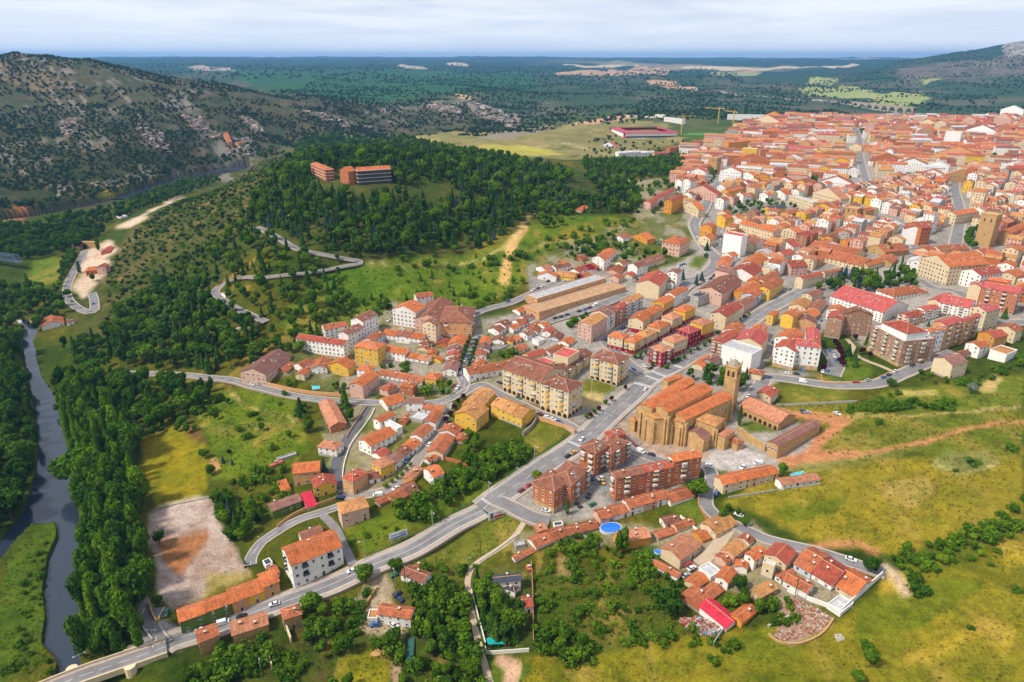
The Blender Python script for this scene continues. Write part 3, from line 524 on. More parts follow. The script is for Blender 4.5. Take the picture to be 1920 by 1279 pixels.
zebra((1208,722), RD["b"]); zebra((1225,708), RD["b"]); zebra((1085,833), RD["b"]); zebra((1262,690), RD["c"]); zebra((1230,700), RD["b"]); zebra((925,945), RD["b"])
# ------------------------------------------------------------ buildings
WALL = {"W": ("white", (.74, .72, .69)), "C": ("cream", (.62, .50, .33)), "Y": ("yellow", (.66, .40, .05)), "O": ("orange", (.60, .26, .05)), "K": ("red brick", (.42, .145, .065)),
 "P": ("pink", (.60, .37, .29)), "S": ("stone", (.44, .27, .12)), "B": ("brown brick", (.34, .185, .11)), "R": ("crimson", (.26, .018, .035)), "G": ("green", (.10, .17, .03)), "T": ("tan", (.54, .29, .13)), "U": ("pale blue", (.50, .56, .66)), "E": ("grey", (.36, .34, .32)), "D": ("dark glazed", (.075, .065, .065))}
ROOF = {"o": ("orange", (.52, .15, .05), (.33, .10, .045)), "t": ("weathered terracotta", (.40, .115, .05), (.20, .085, .05)), "b": ("brown", (.25, .10, .065), (.17, .075, .055)), "r": ("red", (.38, .085, .055), (.25, .065, .045)),
 "d": ("dusky brown", (.24, .12, .10), (.19, .085, .07)), "k": ("pink red", (.48, .105, .095), (.37, .08, .07)), "w": ("pale grey flat", (.50, .50, .52), (.40, .39, .40)), "a": ("tan terraced", (.46, .29, .17), (.36, .22, .13)), "s": ("dark slate", (.045, .055, .085), (.07, .075, .09)), "y": ("sandy tiled", (.50, .25, .09), (.33, .14, .06)), "p": ("pinkish tiled", (.48, .21, .12), (.36, .14, .08)), "m": ("crimson metal", (.48, .03, .06), (.44, .03, .055))}
def wallm(c): return mat("wall_" + WALL[c][0].replace(" ", "_"), WALL[c][1], .92, .10, .35, .1, .06)
def roofm(c): return roof_mat("roof_" + ROOF[c][0].replace(" ", "_"), ROOF[c][1], ROOF[c][2])
trim_m = mat("pale_trim", (.60, .56, .50), .8, .1, 1); glass_m = mat("window_glass", (.035, .042, .055), .15, .3, .8, .6, .5); blind_m = mat("window_blind", (.46, .42, .36), .8, .1, 1); door_m = mat("brown_door", (.12, .06, .03), .7, .2, 1, rnd=.3)
ridge_m = mat("ridge_tiles", (.50, .24, .13), .9, .2, 1); chim_m = mat("chimney_brick", (.40, .17, .10), .9, .15, 1, rnd=.25); metal_m = mat("galvanised_metal", (.40, .41, .42), .45, .1, 1, .5); rail_m = mat("dark_railing", (.08, .09, .10), .5, .1, 1)
def boxv(x0, x1, y0, y1, z0, z1):
    return [(x0, y0, z0), (x1, y0, z0), (x1, y1, z0), (x0, y1, z0), (x0, y0, z1), (x1, y0, z1), (x1, y1, z1), (x0, y1, z1)]
BF = [(0, 3, 2, 1), (4, 5, 6, 7), (0, 1, 5, 4), (1, 2, 6, 5), (2, 3, 7, 6), (3, 0, 4, 7)]
def boxes(name, bl, mats, parent=None, mi=None):
    V = []; F = []; I = []
    for k, b_ in enumerate(bl):
        o = len(V); V += boxv(*b_); F += [tuple(i + o for i in f) for f in BF]; I += [0 if mi is None else mi[k]] * 6
    return mesh_obj(name, V, F, mats, parent, I)
def share(name, me, parent, loc, rz=0, scl=(1, 1, 1)):
    o = bpy.data.objects.new(name, me); COL.objects.link(o); o.parent = parent; o.location = loc; o.rotation_euler = (0, 0, rz); o.scale = scl; return o
def proto(fn):
    o = fn(); me = o.data; bpy.data.objects.remove(o); return me
def win_mesh(kind):
    # unit window seen from -y: recess-like frame stands proud, pane behind it
    b_ = [(-.5, .5, -.10, .0, .46, .54), (-.5, .5, -.10, .0, -.54, -.46), (-.56, -.47, -.10, .0, -.54, .54), (.47, .56, -.10, .0, -.54, .54), (-.62, .62, -.17, .0, -.62, -.54)]; mi = [0] * 5
    b_.append((-.47, .47, -.03, .02, -.46, .46)); mi.append(1)
    if kind == 1: b_.append((-.46, .46, -.055, -.028, .0, .46)); mi.append(2)
    if kind == 2: b_.append((-.03, .03, -.07, -.028, -.46, .46)); mi.append(0)
    if kind == 3: b_.append((-.46, .46, -.055, -.028, -.3, .46)); mi.append(2)
    return proto(lambda: boxes("window", b_, [trim_m, glass_m, blind_m], None, mi))
WINS = [win_mesh(k) for k in (0, 1, 2, 3, 0)]
bal_glass = mat("bay_glazing", (.10, .13, .15), .15, .3, .6, .6, .4)
BAL = [proto(lambda: boxes("balcony", [(-1.3, 1.3, -1.1, .0, -1.35, -1.2), (-1.3, 1.3, -1.1, -1.02, -1.2, -.25), (-1.3, -1.22, -1.1, .0, -1.2, -.25), (1.22, 1.3, -1.1, .0, -1.2, -.25), (-1.1, 1.1, -.05, .03, -1.15, .95)], [rail_m, glass_m, trim_m, wallm("Y")], None, [2, 0, 0, 0, 1])),
       proto(lambda: boxes("balcony", [(-1.3, 1.3, -1.1, .0, -1.35, -1.2), (-1.28, 1.28, -1.08, -.0, -1.2, -.3), (-1.25, 1.25, -1.04, .0, -.3, 1.05), (-1.3, 1.3, -1.1, .0, 1.05, 1.15), (-.04, .04, -1.09, -1.03, -.3, 1.05), (-.66, -.6, -1.09, -1.03, -.3, 1.05), (.6, .66, -1.09, -1.03, -.3, 1.05)], [trim_m, bal_glass, wallm("C")], None, [0, 2, 1, 0, 0, 0, 0])),
       proto(lambda: boxes("balcony", [(-1.3, 1.3, -1.1, .0, -1.35, -1.2), (-1.28, 1.28, -1.08, -.0, -1.2, -.3), (-1.1, 1.1, -.05, .03, -1.15, .95), (-1.1, 1.1, -.09, -.05, .2, .95)], [trim_m, glass_m, wallm("Y"), blind_m], None, [0, 2, 1, 3])),
       proto(lambda: boxes("balcony", [(-1.3, 1.3, -1.1, .0, -1.35, -1.2), (-1.28, 1.28, -1.08, -.0, -1.2, -.3), (-1.1, 1.1, -.05, .03, -1.15, .95)], [trim_m, glass_m], None, [0, 0, 1]))]
DOOR = proto(lambda: boxes("door", [(-.55, .55, -.06, .02, 0, 2.1), (-.65, .65, -.08, .0, 2.1, 2.22), (-.65, -.55, -.08, .0, 0, 2.1), (.55, .65, -.08, .0, 0, 2.1)], [door_m, trim_m], None, [0, 1, 1, 1]))
GARAGE = proto(lambda: boxes("garage_door", [(-1.4, 1.4, -.05, .02, 0, 2.3), (-1.5, 1.5, -.09, .0, 2.3, 2.45)], [mat("garage_metal", (.25, .24, .23), .6, .2, 2, rnd=.4), trim_m], None, [0, 1]))
CHIM = proto(lambda: boxes("chimney", [(-.35, .35, -.35, .35, -1.0, 1.15), (-.45, .45, -.45, .45, 1.15, 1.27), (-.15, .15, -.15, .15, 1.27, 1.5)], [chim_m, trim_m], None, [0, 1, 1]))
SKYL = proto(lambda: boxes("skylight", [(-.5, .5, -.7, .7, 0, .12), (-.4, .4, -.6, .6, .12, .14)], [trim_m, bal_glass], None, [0, 1]))
DISH = None
ALLB = []      # bookkeeping for labels
def roof_mesh(kind, hx, hy, h, m, parent, rise=None, oh=.38, name="roof"):
    """pitched slabs with thickness; ridge along x ('R'), along y ('L'), hip 'h', shed 's', flat 'f'"""
    th = .16; V = []; F = []; UV = []
    def slab(pts, along):
        # pts CCW from above; along = eave direction
        b0 = len(V); V.extend(pts); V.extend([(x, y, z - th) for x, y, z in pts]); n_ = len(pts)
        F.append(tuple(range(b0, b0 + n_))); 
        def uvp(p): return (p[0], (p[1] ** 2 + 0) ** .5) if along == 0 else (p[1], abs(p[0]))
        UV.extend(uvp(p) for p in pts)
        for i in range(n_):
            j = (i + 1) % n_; F.append((b0 + i, b0 + n_ + i, b0 + n_ + j, b0 + j)); UV.extend([(0, 0)] * 4)
        F.append(tuple(range(b0 + 2 * n_ - 1, b0 + n_ - 1, -1))); UV.extend([(0, 0)] * n_)
    X, Y = hx + oh, hy + oh; R_ = []
    if kind == "R":
        rs = rise or hy * .40; s = rs / hy; ze = h - s * oh; zt = h + rs
        slab([(-X, -Y, ze + th), (X, -Y, ze + th), (X, 0, zt + th), (-X, 0, zt + th)], 0); slab([(X, Y, ze + th), (-X, Y, ze + th), (-X, 0, zt + th), (X, 0, zt + th)], 0)
        R_ = [((-X, 0, zt + th), (X, 0, zt + th))]
    elif kind == "L":
        rs = rise or hx * .40; s = rs / hx; ze = h - s * oh; zt = h + rs
        slab([(-X, Y, ze + th), (-X, -Y, ze + th), (0, -Y, zt + th), (0, Y, zt + th)], 1); slab([(X, -Y, ze + th), (X, Y, ze + th), (0, Y, zt + th), (0, -Y, zt + th)], 1)
        R_ = [((0, -Y, zt + th), (0, Y, zt + th))]
    elif kind == "h":
        m_ = min(hx, hy); rs = rise or m_ * .42; s = rs / m_; ze = h - s * oh; zt = h + rs; c = [(-X, -Y, ze + th), (X, -Y, ze + th), (X, Y, ze + th), (-X, Y, ze + th)]
        if hx > hy: a, b_ = (-X + Y, 0, zt + th), (X - Y, 0, zt + th); slab([c[0], c[1], b_, a], 0); slab([c[2], c[3], a, b_], 0); slab([c[1], c[2], b_], 1); slab([c[3], c[0], a], 1)
        else: a, b_ = (0, -Y + X, zt + th), (0, Y - X, zt + th); slab([c[1], c[2], b_, a], 1); slab([c[3], c[0], a, b_], 1); slab([c[0], c[1], a], 0); slab([c[2], c[3], b_], 0)
        R_ = [(a, b_), (c[0], a), (c[1], a if hx <= hy else b_), (c[2], b_), (c[3], b_ if hx <= hy else a)]
    elif kind == "s":
        rs = rise or hy * .5; slab([(-X, -Y, h + th), (X, -Y, h + th), (X, Y, h + rs + th), (-X, Y, h + rs + th)], 0)
    elif kind == "e":      # shed falling to the -x side
        rs = rise or hx * .5; slab([(-X, -Y, h + th), (X, -Y, h + rs + th), (X, Y, h + rs + th), (-X, Y, h + th)], 1)
    else:
        slab([(-hx, -hy, h + .02), (hx, -hy, h + .02), (hx, hy, h + .02), (-hx, hy, h + .02)], 0)
    nf = len(F); MI = [0] * nf
    for a, b_ in R_:            # ridge tiles: a low three sided bar
        a = np.array(a); b_ = np.array(b_); d = b_ - a
        if np.linalg.norm(d) < .2: continue
        n_ = np.array([-d[1], d[0], 0.0]); n_ /= max(np.linalg.norm(n_), 1e-6); b0 = len(V); w_ = .17
        for p in (a, b_): V.extend([tuple(p + n_ * w_ + (0, 0, -.04)), tuple(p + (0, 0, .13)), tuple(p - n_ * w_ + (0, 0, -.04))])
        F.extend([(b0, b0 + 3, b0 + 4, b0 + 1), (b0 + 1, b0 + 4, b0 + 5, b0 + 2)]); UV.extend([(0, 0)] * 8); MI.extend([1, 1])
    o = mesh_obj(name, V, F, [m, ridge_m], parent, MI, UV); return o
def wall_mesh(kind, hx, hy, h, z0, m, parent, rise=None, name="wall", base=None, bh=0):
    V = boxv(-hx, hx, -hy, hy, z0, h); F = [BF[i] for i in (2, 3, 4, 5)]; mi = [0] * 4
    if kind == "R": zt = h + (rise or hy * .4); V += [(-hx, 0, zt), (hx, 0, zt)]; F += [(7, 4, 8), (5, 6, 9)]; mi += [0, 0]
    elif kind == "L": zt = h + (rise or hx * .4); V += [(0, -hy, zt), (0, hy, zt)]; F += [(4, 5, 8), (6, 7, 9)]; mi += [0, 0]
    elif kind == "s": zt = h + (rise or hy * .5); V += [(-hx, hy, zt), (hx, hy, zt)]; F += [(4, 8, 7), (5, 6, 9), (7, 8, 9, 6)]; mi += [0] * 3
    elif kind == "e": zt = h + (rise or hx * .5); V += [(hx, -hy, zt), (hx, hy, zt)]; F += [(4, 5, 8), (6, 7, 9), (5, 6, 9, 8)]; mi += [0] * 3
    elif kind == "f":           # parapet
        F.append(BF[1]); mi.append(0)
        for b_ in ((-hx - .06, hx + .06, -hy - .06, -hy + .25), (-hx - .06, hx + .06, hy - .25, hy + .06), (-hx - .06, -hx + .25, -hy + .25, hy - .25), (hx - .25, hx + .06, -hy + .25, hy - .25)):
            o_ = len(V); V += boxv(*b_, h - .3, h + .55); F += [tuple(i + o_ for i in f) for f in BF]; mi += [0] * 6
    mats = [m]
    if base:                    # plinth or ground floor of another colour, 4 cm proud
        o_ = len(V); V += boxv(-hx - .04, hx + .04, -hy - .04, hy + .04, z0, bh); F += [tuple(i + o_ for i in f) for f in (BF[1], BF[2], BF[3], BF[4], BF[5])]; mi += [1] * 5; mats.append(base)
    return mesh_obj(name, V, F, mats, parent, mi)
def make_building(c, ex, hx, hy, h, g, kind="R", wall="W", roof="o", floors=0, opts="", label=None, name=None, far=False, cat=None, group=None):
    R_ = random.Random(int(c[0] * 13 + c[1] * 7)); rz = math.atan2(ex[1], ex[0]); root = empty("house", (c[0], c[1], g), rz)
    cs_, sn = math.cos(rz), math.sin(rz); foot = [(c[0] + x * cs_ - y * sn, c[1] + x * sn + y * cs_) for x, y in ((-hx, -hy), (hx, -hy), (hx, hy), (-hx, hy))]
    occ_poly(foot, 1, 1.2); z0 = min(hz(*p) for p in foot) - g - 1.5; z0 = max(min(z0, -1.0), -12)
    if not floors: floors = max(1, int(round(h / 2.9)))
    big = floors >= 4 or hx * hy * 4 > 420; nm = name or ("apartment_block" if floors >= 4 else "house" if h > 2.9 and hx * hy * 4 > 40 else "shed"); root.name = nm
    base = None; bh = 0
    if "g" in opts: base = wallm({"W": "S", "P": "B", "C": "B", "T": "T", "K": "S"}.get(wall, "S")); bh = h / floors * .92
    elif R_.random() < .35: base = mat("plinth_grey", (.33, .30, .27), .9); bh = .8
    if "R" in opts: base = wallm("R"); bh = h / floors
    rise = None
    wall_mesh(kind, hx, hy, h, z0, wallm(wall), root, rise, base=base, bh=bh)
    rf = roof_mesh(kind, hx, hy, h, roofm(roof), root, rise)
    dist = math.hypot(c[0], c[1])
    # roof furniture
    if kind in "RLh" and not far:
        for k in range(0 if "x" in opts else (1 + int(hx * hy / 90) if big else R_.choice((0, 1, 1, 2)))):
            rr = hy if kind == "R" or (kind == "h" and hx > hy) else hx; t_ = R_.uniform(.1, .6); L_ = (hx if rr == hy else hy) * R_.uniform(-.7, .7) * (.6 if kind == "h" else 1)
            z_ = h + rr * .4 * (1 - t_); s_ = R_.choice((-1, -1, 1)); share("chimney", CHIM, rf, (L_, s_ * rr * t_, z_) if rr == hy else (s_ * rr * t_, L_, z_))
        if "v" in opts or (big and R_.random() < .4):
            for k in range(3 + int(hx * hy / 60)):
                rr = hy if kind == "R" or (kind == "h" and hx > hy) else hx; an = math.atan(.4); L_ = (hx if rr == hy else hy) * R_.uniform(-.75, .75) * (.5 if kind == "h" else 1); t_ = R_.uniform(.25, .75)
                if rr == hy: o = share("skylight", SKYL, rf, (L_, -rr * t_, h + rr * .4 * (1 - t_) + .17)); o.rotation_euler = (an, 0, 0)
                else: o = share("skylight", SKYL, rf, (-rr * t_, L_, h + rr * .4 * (1 - t_) + .17)); o.rotation_euler = (0, -an, 0)
    # openings on the walls
    if "n" not in opts.replace("n2", "").replace("n3", "").replace("n4", "").replace("n5", "").replace("n6", "") and h > 2.2:
        fh = h / floors; merged = dist > 620; MV = []; MF = []
        walls = [((-hx, -hy), (hx, -hy), 0.0, 2 * hx), ((-hx, hy), (-hx, -hy), -math.pi / 2, 2 * hy)]
        # the +x wall, if it looks towards the camera side
        nx = (cs_, sn); tocam = (-c[0], -c[1]); 
        if nx[0] * tocam[0] + nx[1] * tocam[1] > 0.15 * dist: walls.append(((hx, -hy), (hx, hy), math.pi / 2, 2 * hy))
        sp = 3.1 if dist < 620 else 3.4
        if big and dist < 620: sp = 3.0
        for wi, (a, b_, ang, L_) in enumerate(walls):
            blank = (wi == 1 and "l" in opts) or (wi == 0 and "r" in opts)
            if blank: continue
            if L_ < 2.4: continue
            n_ = max(1, int((L_ - .8) / sp)); pitch = L_ / n_; dx, dy = (b_[0] - a[0]) / L_, (b_[1] - a[1]) / L_
            doorc = R_.randrange(n_); gable = (kind == "R" and wi >= 1) or (kind == "L" and wi == 0); dens = .55 if (gable and not big) else .93
            for i in range(n_):
                px, py = a[0] + dx * pitch * (i + .5), a[1] + dy * pitch * (i + .5)
                balc = "b" in opts and (i % 3 == 1 or (n_ <= 2 and i == 0))
                for f in range(floors):
                    if f == 0 and i == doorc and not merged and wi == 0:
                        gz = hz(c[0] + px * cs_ - py * sn, c[1] + px * sn + py * cs_) - g
                        share("door", DOOR, root, (px, py, max(gz, -1.0) - .05), ang); continue
                    if "a" in opts and f == 0: continue
                    if f == 0 and big and not merged and R_.random() < .25: share("garage_door", GARAGE, root, (px, py, 0.0), ang); continue
                    if R_.random() > dens: continue
                    zc = fh * (f + .56); ww = R_.choice((.95, 1.1, 1.25)) * (1.0 if big else .92); wh = min(1.35, fh * .46)
                    if balc and f > 0 and not merged: share("balcony", BAL[0 if "B" in opts else R_.choice((1, 2)) if wall == "C" else R_.choice((1, 3))], root, (px, py, zc + .15), ang, (min(1, pitch / 2.75), 1, min(1, fh / 3.0))); continue
                    if merged:
                        o_ = len(MV); nx_, ny_ = dy, -dx; hw = ww / 2
                        for s1, zz in ((-1, -wh / 2), (1, -wh / 2), (1, wh / 2), (-1, wh / 2)): MV.append((px + dx * hw * s1 + nx_ * .05, py + dy * hw * s1 + ny_ * .05, zc + zz))
                        for s1, zz in ((-1, -wh / 2), (1, -wh / 2), (1, wh / 2), (-1, wh / 2)): MV.append((px + dx * hw * s1 - nx_ * .02, py + dy * hw * s1 - ny_ * .02, zc + zz))
                        MF += [(o_, o_ + 1, o_ + 2, o_ + 3), (o_ + 3, o_ + 2, o_ + 6, o_ + 7), (o_, o_ + 3, o_ + 7, o_ + 4), (o_ + 1, o_ + 5, o_ + 6, o_ + 2)]
                    else: share("window", WINS[R_.choice((0, 0, 1, 2, 3))], root, (px, py, zc), ang, (ww, 1, wh))
        if "a" in opts:           # arcade on the street floor
            for (a, b_, ang, L_) in walls[:2]:
                n_ = max(2, int(L_ / 3.6)); pitch = L_ / n_
                for i in range(n_):
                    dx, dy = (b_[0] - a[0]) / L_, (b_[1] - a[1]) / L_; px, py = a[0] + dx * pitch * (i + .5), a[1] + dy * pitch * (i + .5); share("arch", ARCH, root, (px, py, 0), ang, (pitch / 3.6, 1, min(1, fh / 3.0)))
        if MV: o = mesh_obj("window", MV, MF, glass_m, root); o["kind"] = "stuff"
        if "F" in opts:
            for f in range(1, floors + 1): boxes("floor_band", [(-hx - .5, hx + .1, -hy - .9, hy, fh * f - .35, fh * f - .05)], trim_m, root)
        if big and not merged and kind != "f":
            boxes("floor_band", [(-hx - .07, hx + .07, -hy - .07, hy + .07, h - .28, h - .04)], wallm(wall) if R_.random() < .3 else trim_m, root)
    ALLB.append(dict(o=root, c=c, wall=wall, roof=roof, fl=floors, kind=kind, label=label, nm=nm, area=hx * hy * 4, cat=cat, group=group, foot=foot, h=h))
    return root
def arch_mesh():
    # dark opening with rounded head and a pale surround
    V = []; F = []; MI = []; n_ = 8
    def ring(r, zs, y): return [(-r, y, 0), *[(-r * math.cos(math.pi * k / n_), y, zs + r * math.sin(math.pi * k / n_)) for k in range(n_ + 1)], (r, y, 0)]
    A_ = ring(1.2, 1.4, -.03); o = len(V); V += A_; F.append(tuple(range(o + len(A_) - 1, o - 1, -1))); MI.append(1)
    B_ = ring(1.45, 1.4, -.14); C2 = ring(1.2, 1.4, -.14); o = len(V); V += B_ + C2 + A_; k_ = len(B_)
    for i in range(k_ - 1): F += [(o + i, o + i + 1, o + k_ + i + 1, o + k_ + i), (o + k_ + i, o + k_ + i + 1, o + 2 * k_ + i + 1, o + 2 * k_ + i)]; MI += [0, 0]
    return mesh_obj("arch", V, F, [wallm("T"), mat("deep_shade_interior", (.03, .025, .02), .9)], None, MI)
ARCH = proto(arch_mesh)
CR = {"A4": (0, 426, 4), "A5": (480, 426, 4), "A6": (960, 426, 4), "A7": (1440, 426, 4), "B1": (0, 700, 4), "B2": (480, 700, 4), "B3": (960, 700, 4), "B4": (1440, 700, 4),
      "C1": (0, 959, 4), "C2": (480, 959, 4), "C3": (960, 959, 4), "C4": (1440, 959, 4), "D1": (0, 0, 3), "D2": (640, 0, 3), "D3": (1280, 60, 3)}
def frame_from(Lp, Np, Rp, gy):
    X, Y, Z_, G = eave(Np[0], Np[1], gy); n_ = np.array([X, Y]); l = np.array(to_plane(*Lp, Z_)); r = np.array(to_plane(*Rp, Z_)); v1 = l - n_; v2 = r - n_
    if Y > 640:
        if abs(Np[0] - Lp[0]) <= abs(Rp[0] - Np[0]):
            if np.linalg.norm(v1) > 13: v1 = v1 / np.linalg.norm(v1) * 13
            e = v2 / np.linalg.norm(v2); f = np.array([-e[1], e[0]]); v1 = f * max(abs(v1 @ f), 9)
        else:
            if np.linalg.norm(v2) > 13: v2 = v2 / np.linalg.norm(v2) * 13
            e = v1 / np.linalg.norm(v1); f = np.array([e[1], -e[0]]); v2 = f * max(abs(v2 @ f), 9)
        a, b_ = np.linalg.norm(v2), np.linalg.norm(v1); return n_ + (v1 + v2) / 2, v2 / a, a / 2, b_ / 2, Z_ - G, G
    if np.linalg.norm(v1) > 1.0 * np.linalg.norm(v2): e = v1 / np.linalg.norm(v1); f = np.array([e[1], -e[0]]); v2 = f * (v2 @ f)
    else: e = v2 / np.linalg.norm(v2); f = np.array([-e[1], e[0]]); v1 = f * (v1 @ f)
    a, b_ = np.linalg.norm(v2), np.linalg.norm(v1); ex = v2 / max(a, 1e-6); 
    return n_ + (v1 + v2) / 2, ex, max(a, 1.5) / 2, max(b_, 1.5) / 2, Z_ - G, G
def table(crop, txt):
    ox, oy, s = CR[crop]
    for ln in txt.strip().splitlines():
        ln, _, lab = ln.partition("|"); w = ln.split(); v = [float(q) for q in w[:7]]; P = [(ox + v[i] / s, oy + v[i + 1] / s) for i in (0, 2, 4)]; gy = oy + v[6] / s
        c, ex, hx, hy, h, g = frame_from(*P, gy); kind, wl, rf, fl = w[7], w[8], w[9], int(w[10]) if len(w) > 10 else 0; opts = w[11] if len(w) > 11 else ""
        nn_ = next((int(opts[opts.index("n") + 1]) for _ in (0,) if "n" in opts and opts[opts.index("n") + 1:][:1].isdigit()), 1)
        h = min(max(h, 1.8), 40); wl = wl.split(","); rf = rf.split(",")
        for k in range(nn_):
            cc = c; hx_, hy_ = hx, hy; hh = h; ey = np.array([-ex[1], ex[0]])
            if nn_ > 1:
                if kind != "L": hx_ = hx / nn_; cc = c + ex * (hx * (2 * k + 1) / nn_ - hx)
                else: hy_ = hy / nn_; cc = c + ey * (hy * (2 * k + 1) / nn_ - hy)
                hh = h + random.Random(k + int(v[0])).uniform(-.35, .35)
            g_ = hz(*cc) if nn_ > 1 else g
            if nn_ > 1: hh = (g + hh) - g_ if abs(g - g_) < 1.5 else hh
            make_building(cc, ex, hx_ - (.02 if nn_ > 1 else 0), hy_, hh, g_, kind, wl[k % len(wl)], rf[k % len(rf)], fl, opts, lab.strip() or None if nn_ == 1 else (lab.strip() + "|" if lab.strip() else None))
table("C1", """
1300 745 1345 828 1738 690 925 R G o 2 n2x
1705 590 1742 688 2096 548 775 R T,Y o 2 n3x
1440 905 1490 985 1640 925 1080 R S t 1 n
1680 845 1742 930 2010 845 1010 R S p 1 n""")
table("C2", """
155 745 205 812 340 768 900 h S t 1 |stone house with blue skylight in its red roof by the lone round tree
160 285 265 408 645 262 584 R W o 3 bB|large white block with rusty orange roof and ochre railed balconies on the main road
318 160 345 207 502 150 262 R W b 2
50 375 75 410 135 400 440 f W s 1 n
90 420 130 480 175 460 510 R W t 1
1085 470 1250 535 1330 470 598 L W b 2 |white house with brown roof alone below the main road
1100 430 1135 440 1250 405 470 R K t 1 n
912 768 1158 803 1178 722 872 L W t 2 |white farmhouse with brown roof and blue car parked outside
842 785 908 805 925 740 845 f W y 1 |low white annex with tiled terrace beside the farmhouse
1772 485 1785 530 1985 510 640 R W s 2 |white villa with dark blue slate roof among garden conifers""")
table("C3", """
-60 570 20 598 95 580 650 h W s 1 |low hipped slate roof wing of the garden villa
70 640 95 720 155 700 768 R W r 1
110 405 112 432 140 430 462 R K o 1 n
108 205 182 272 318 215 298 R W t 1
255 145 320 215 415 180 245 R W t 1
370 115 425 172 655 118 207 R W t 1 n2
160 110 195 155 260 130 175 R K p 1 n
285 90 320 115 385 105 140 f W s 1 n
0 235 30 265 100 250 290 f E w 1 n
15 330 25 365 175 300 390 R W t 1 n
678 175 812 232 1040 190 302 R O p 2 r|orange brick gabled house beside the blue oval pool
1060 55 1150 95 1258 70 130 R W b 1
1055 150 1100 195 1370 115 218 R C t 1 n2
1355 150 1430 220 1475 190 240 R O o 1 n
1385 100 1530 172 1690 98 212 R C y 2 |cream house with wide sandy roof at the lane corner
1112 280 1262 365 1418 255 437 R C p 2 |big cream gabled house with smooth pinkish roof and two chimneys
1048 395 1240 495 1285 462 522 L W t 1
1568 285 1665 340 1768 262 397 R P y 1
1500 345 1605 385 1680 340 427 R P t 1 n
1730 325 1820 368 1925 310 437 R W o 2
1675 410 1765 430 1815 395 467 R W o 1
1700 195 1780 240 1830 215 270 R W t 1
1283 525 1385 578 1505 495 602 R C o 1
1500 520 1620 535 1685 455 592 R W o 1
1265 625 1405 722 1480 650 762 R K t 1 n
1420 590 1490 660 1590 590 685 R W t 1
1408 715 1605 875 1680 795 907 L W m 1 x|white workshop with plain crimson metal roof by the scrap heap
1655 765 1725 830 1838 745 872 R O o 1 n
1790 590 1870 640 1990 575 700 R S y 1
1400 425 1490 495 1560 445 530 f W w 1 n""")
table("C4", """
-40 335 135 398 215 310 462 R C r 2 |cream house with bright red roof at the top of the hamlet row
-40 385 45 420 85 395 515 f C w 1
195 390 322 462 470 335 505 L U t 1
322 470 478 555 630 440 600 L W r 1
478 558 642 638 797 518 672 L C o 1 |last house of the hamlet row with white gable facing the meadow
115 515 290 608 352 550 662 L W t 1
45 485 100 512 200 455 542 R W t 1
430 710 545 765 640 690 792 f W w 1 n""")
table("B2", """
745 512 860 548 1050 450 616 R W o 2 |long white house with orange roof and lawn by the dark lane
472 225 557 400 662 345 452 L K p 2 xv|long brick building with stepped pinkish roof and many small chimneys
462 548 600 572 658 522 634 h W p 2 |white hipped house in the bend of the dark lane
266 676 276 752 472 732 846 R T o 2 |tan brick house with bright orange roof beside the blue spruce
400 800 435 865 603 830 932 L Y r 2 |bright yellow gabled house on the dark lane
165 840 200 905 262 885 925 s O o 1 n
80 985 122 1035 340 955 1097 R G d 1 |low house with green side wall and dusky roof by the pink shed
345 935 385 1010 455 990 1032 s P m 1 n|small shed with crimson pink metal roof beside the yellow house
675 760 725 815 835 745 917 h T r 2 |pinkish brick corner house with red roof where the lanes meet
865 668 935 712 1037 665 802 h Y p 2
838 735 850 795 932 765 837 R W b 1
985 630 1042 682 1237 518 732 R W,U,W d,b,o 1 n3
1148 470 1243 485 1330 408 537 R W t 1
1272 350 1345 375 1395 295 427 R W t 1
1255 222 1248 266 1395 288 300 R W t 1
1140 180 1125 222 1252 222 290 R W d 2
945 185 985 245 1118 205 285 R W o 2
865 350 930 368 1045 312 442 R W o 2
960 370 1060 420 1085 395 472 f W w 2 n
1085 345 1120 375 1170 320 392 R K t 1 n
1150 340 1250 365 1265 310 375 f E w 1 n
868 608 940 640 1005 600 652 R W r 1
1490 300 1652 345 1690 255 437 R Y y 3 |tall ochre gable house at the lower end of the stepped terrace
1545 235 1690 262 1740 195 342 R Y y 3 v
1620 160 1745 190 1822 150 252 R Y y 3 v
1762 240 1993 335 2098 275 412 L Y y 2 n3
1372 435 1495 460 1535 405 482 R W t 1
1288 575 1402 605 1490 480 652 R C t 1
1258 640 1300 665 1390 620 692 R W t 1
1495 500 1570 520 1600 470 530 R K t 1 n
1115 770 1165 800 1250 715 832 R O p 2
1255 715 1330 780 1405 745 852 R W o 2
985 905 1045 965 1155 905 992 R S t 1 n
1080 850 1150 920 1240 905 932 R S b 1 n
895 950 930 985 1025 940 1002 R K t 1 n
588 980 640 1055 845 1000 1167 h P y 3 |pinkish hipped brick house with red stripe above the grassy bank
915 115 985 130 1060 90 178 h P r 2
1075 95 1175 110 1215 75 180 h K o 2
155 640 165 655 305 610 672 f E w 1 n
100 690 110 700 200 665 715 R K k 1 n""")
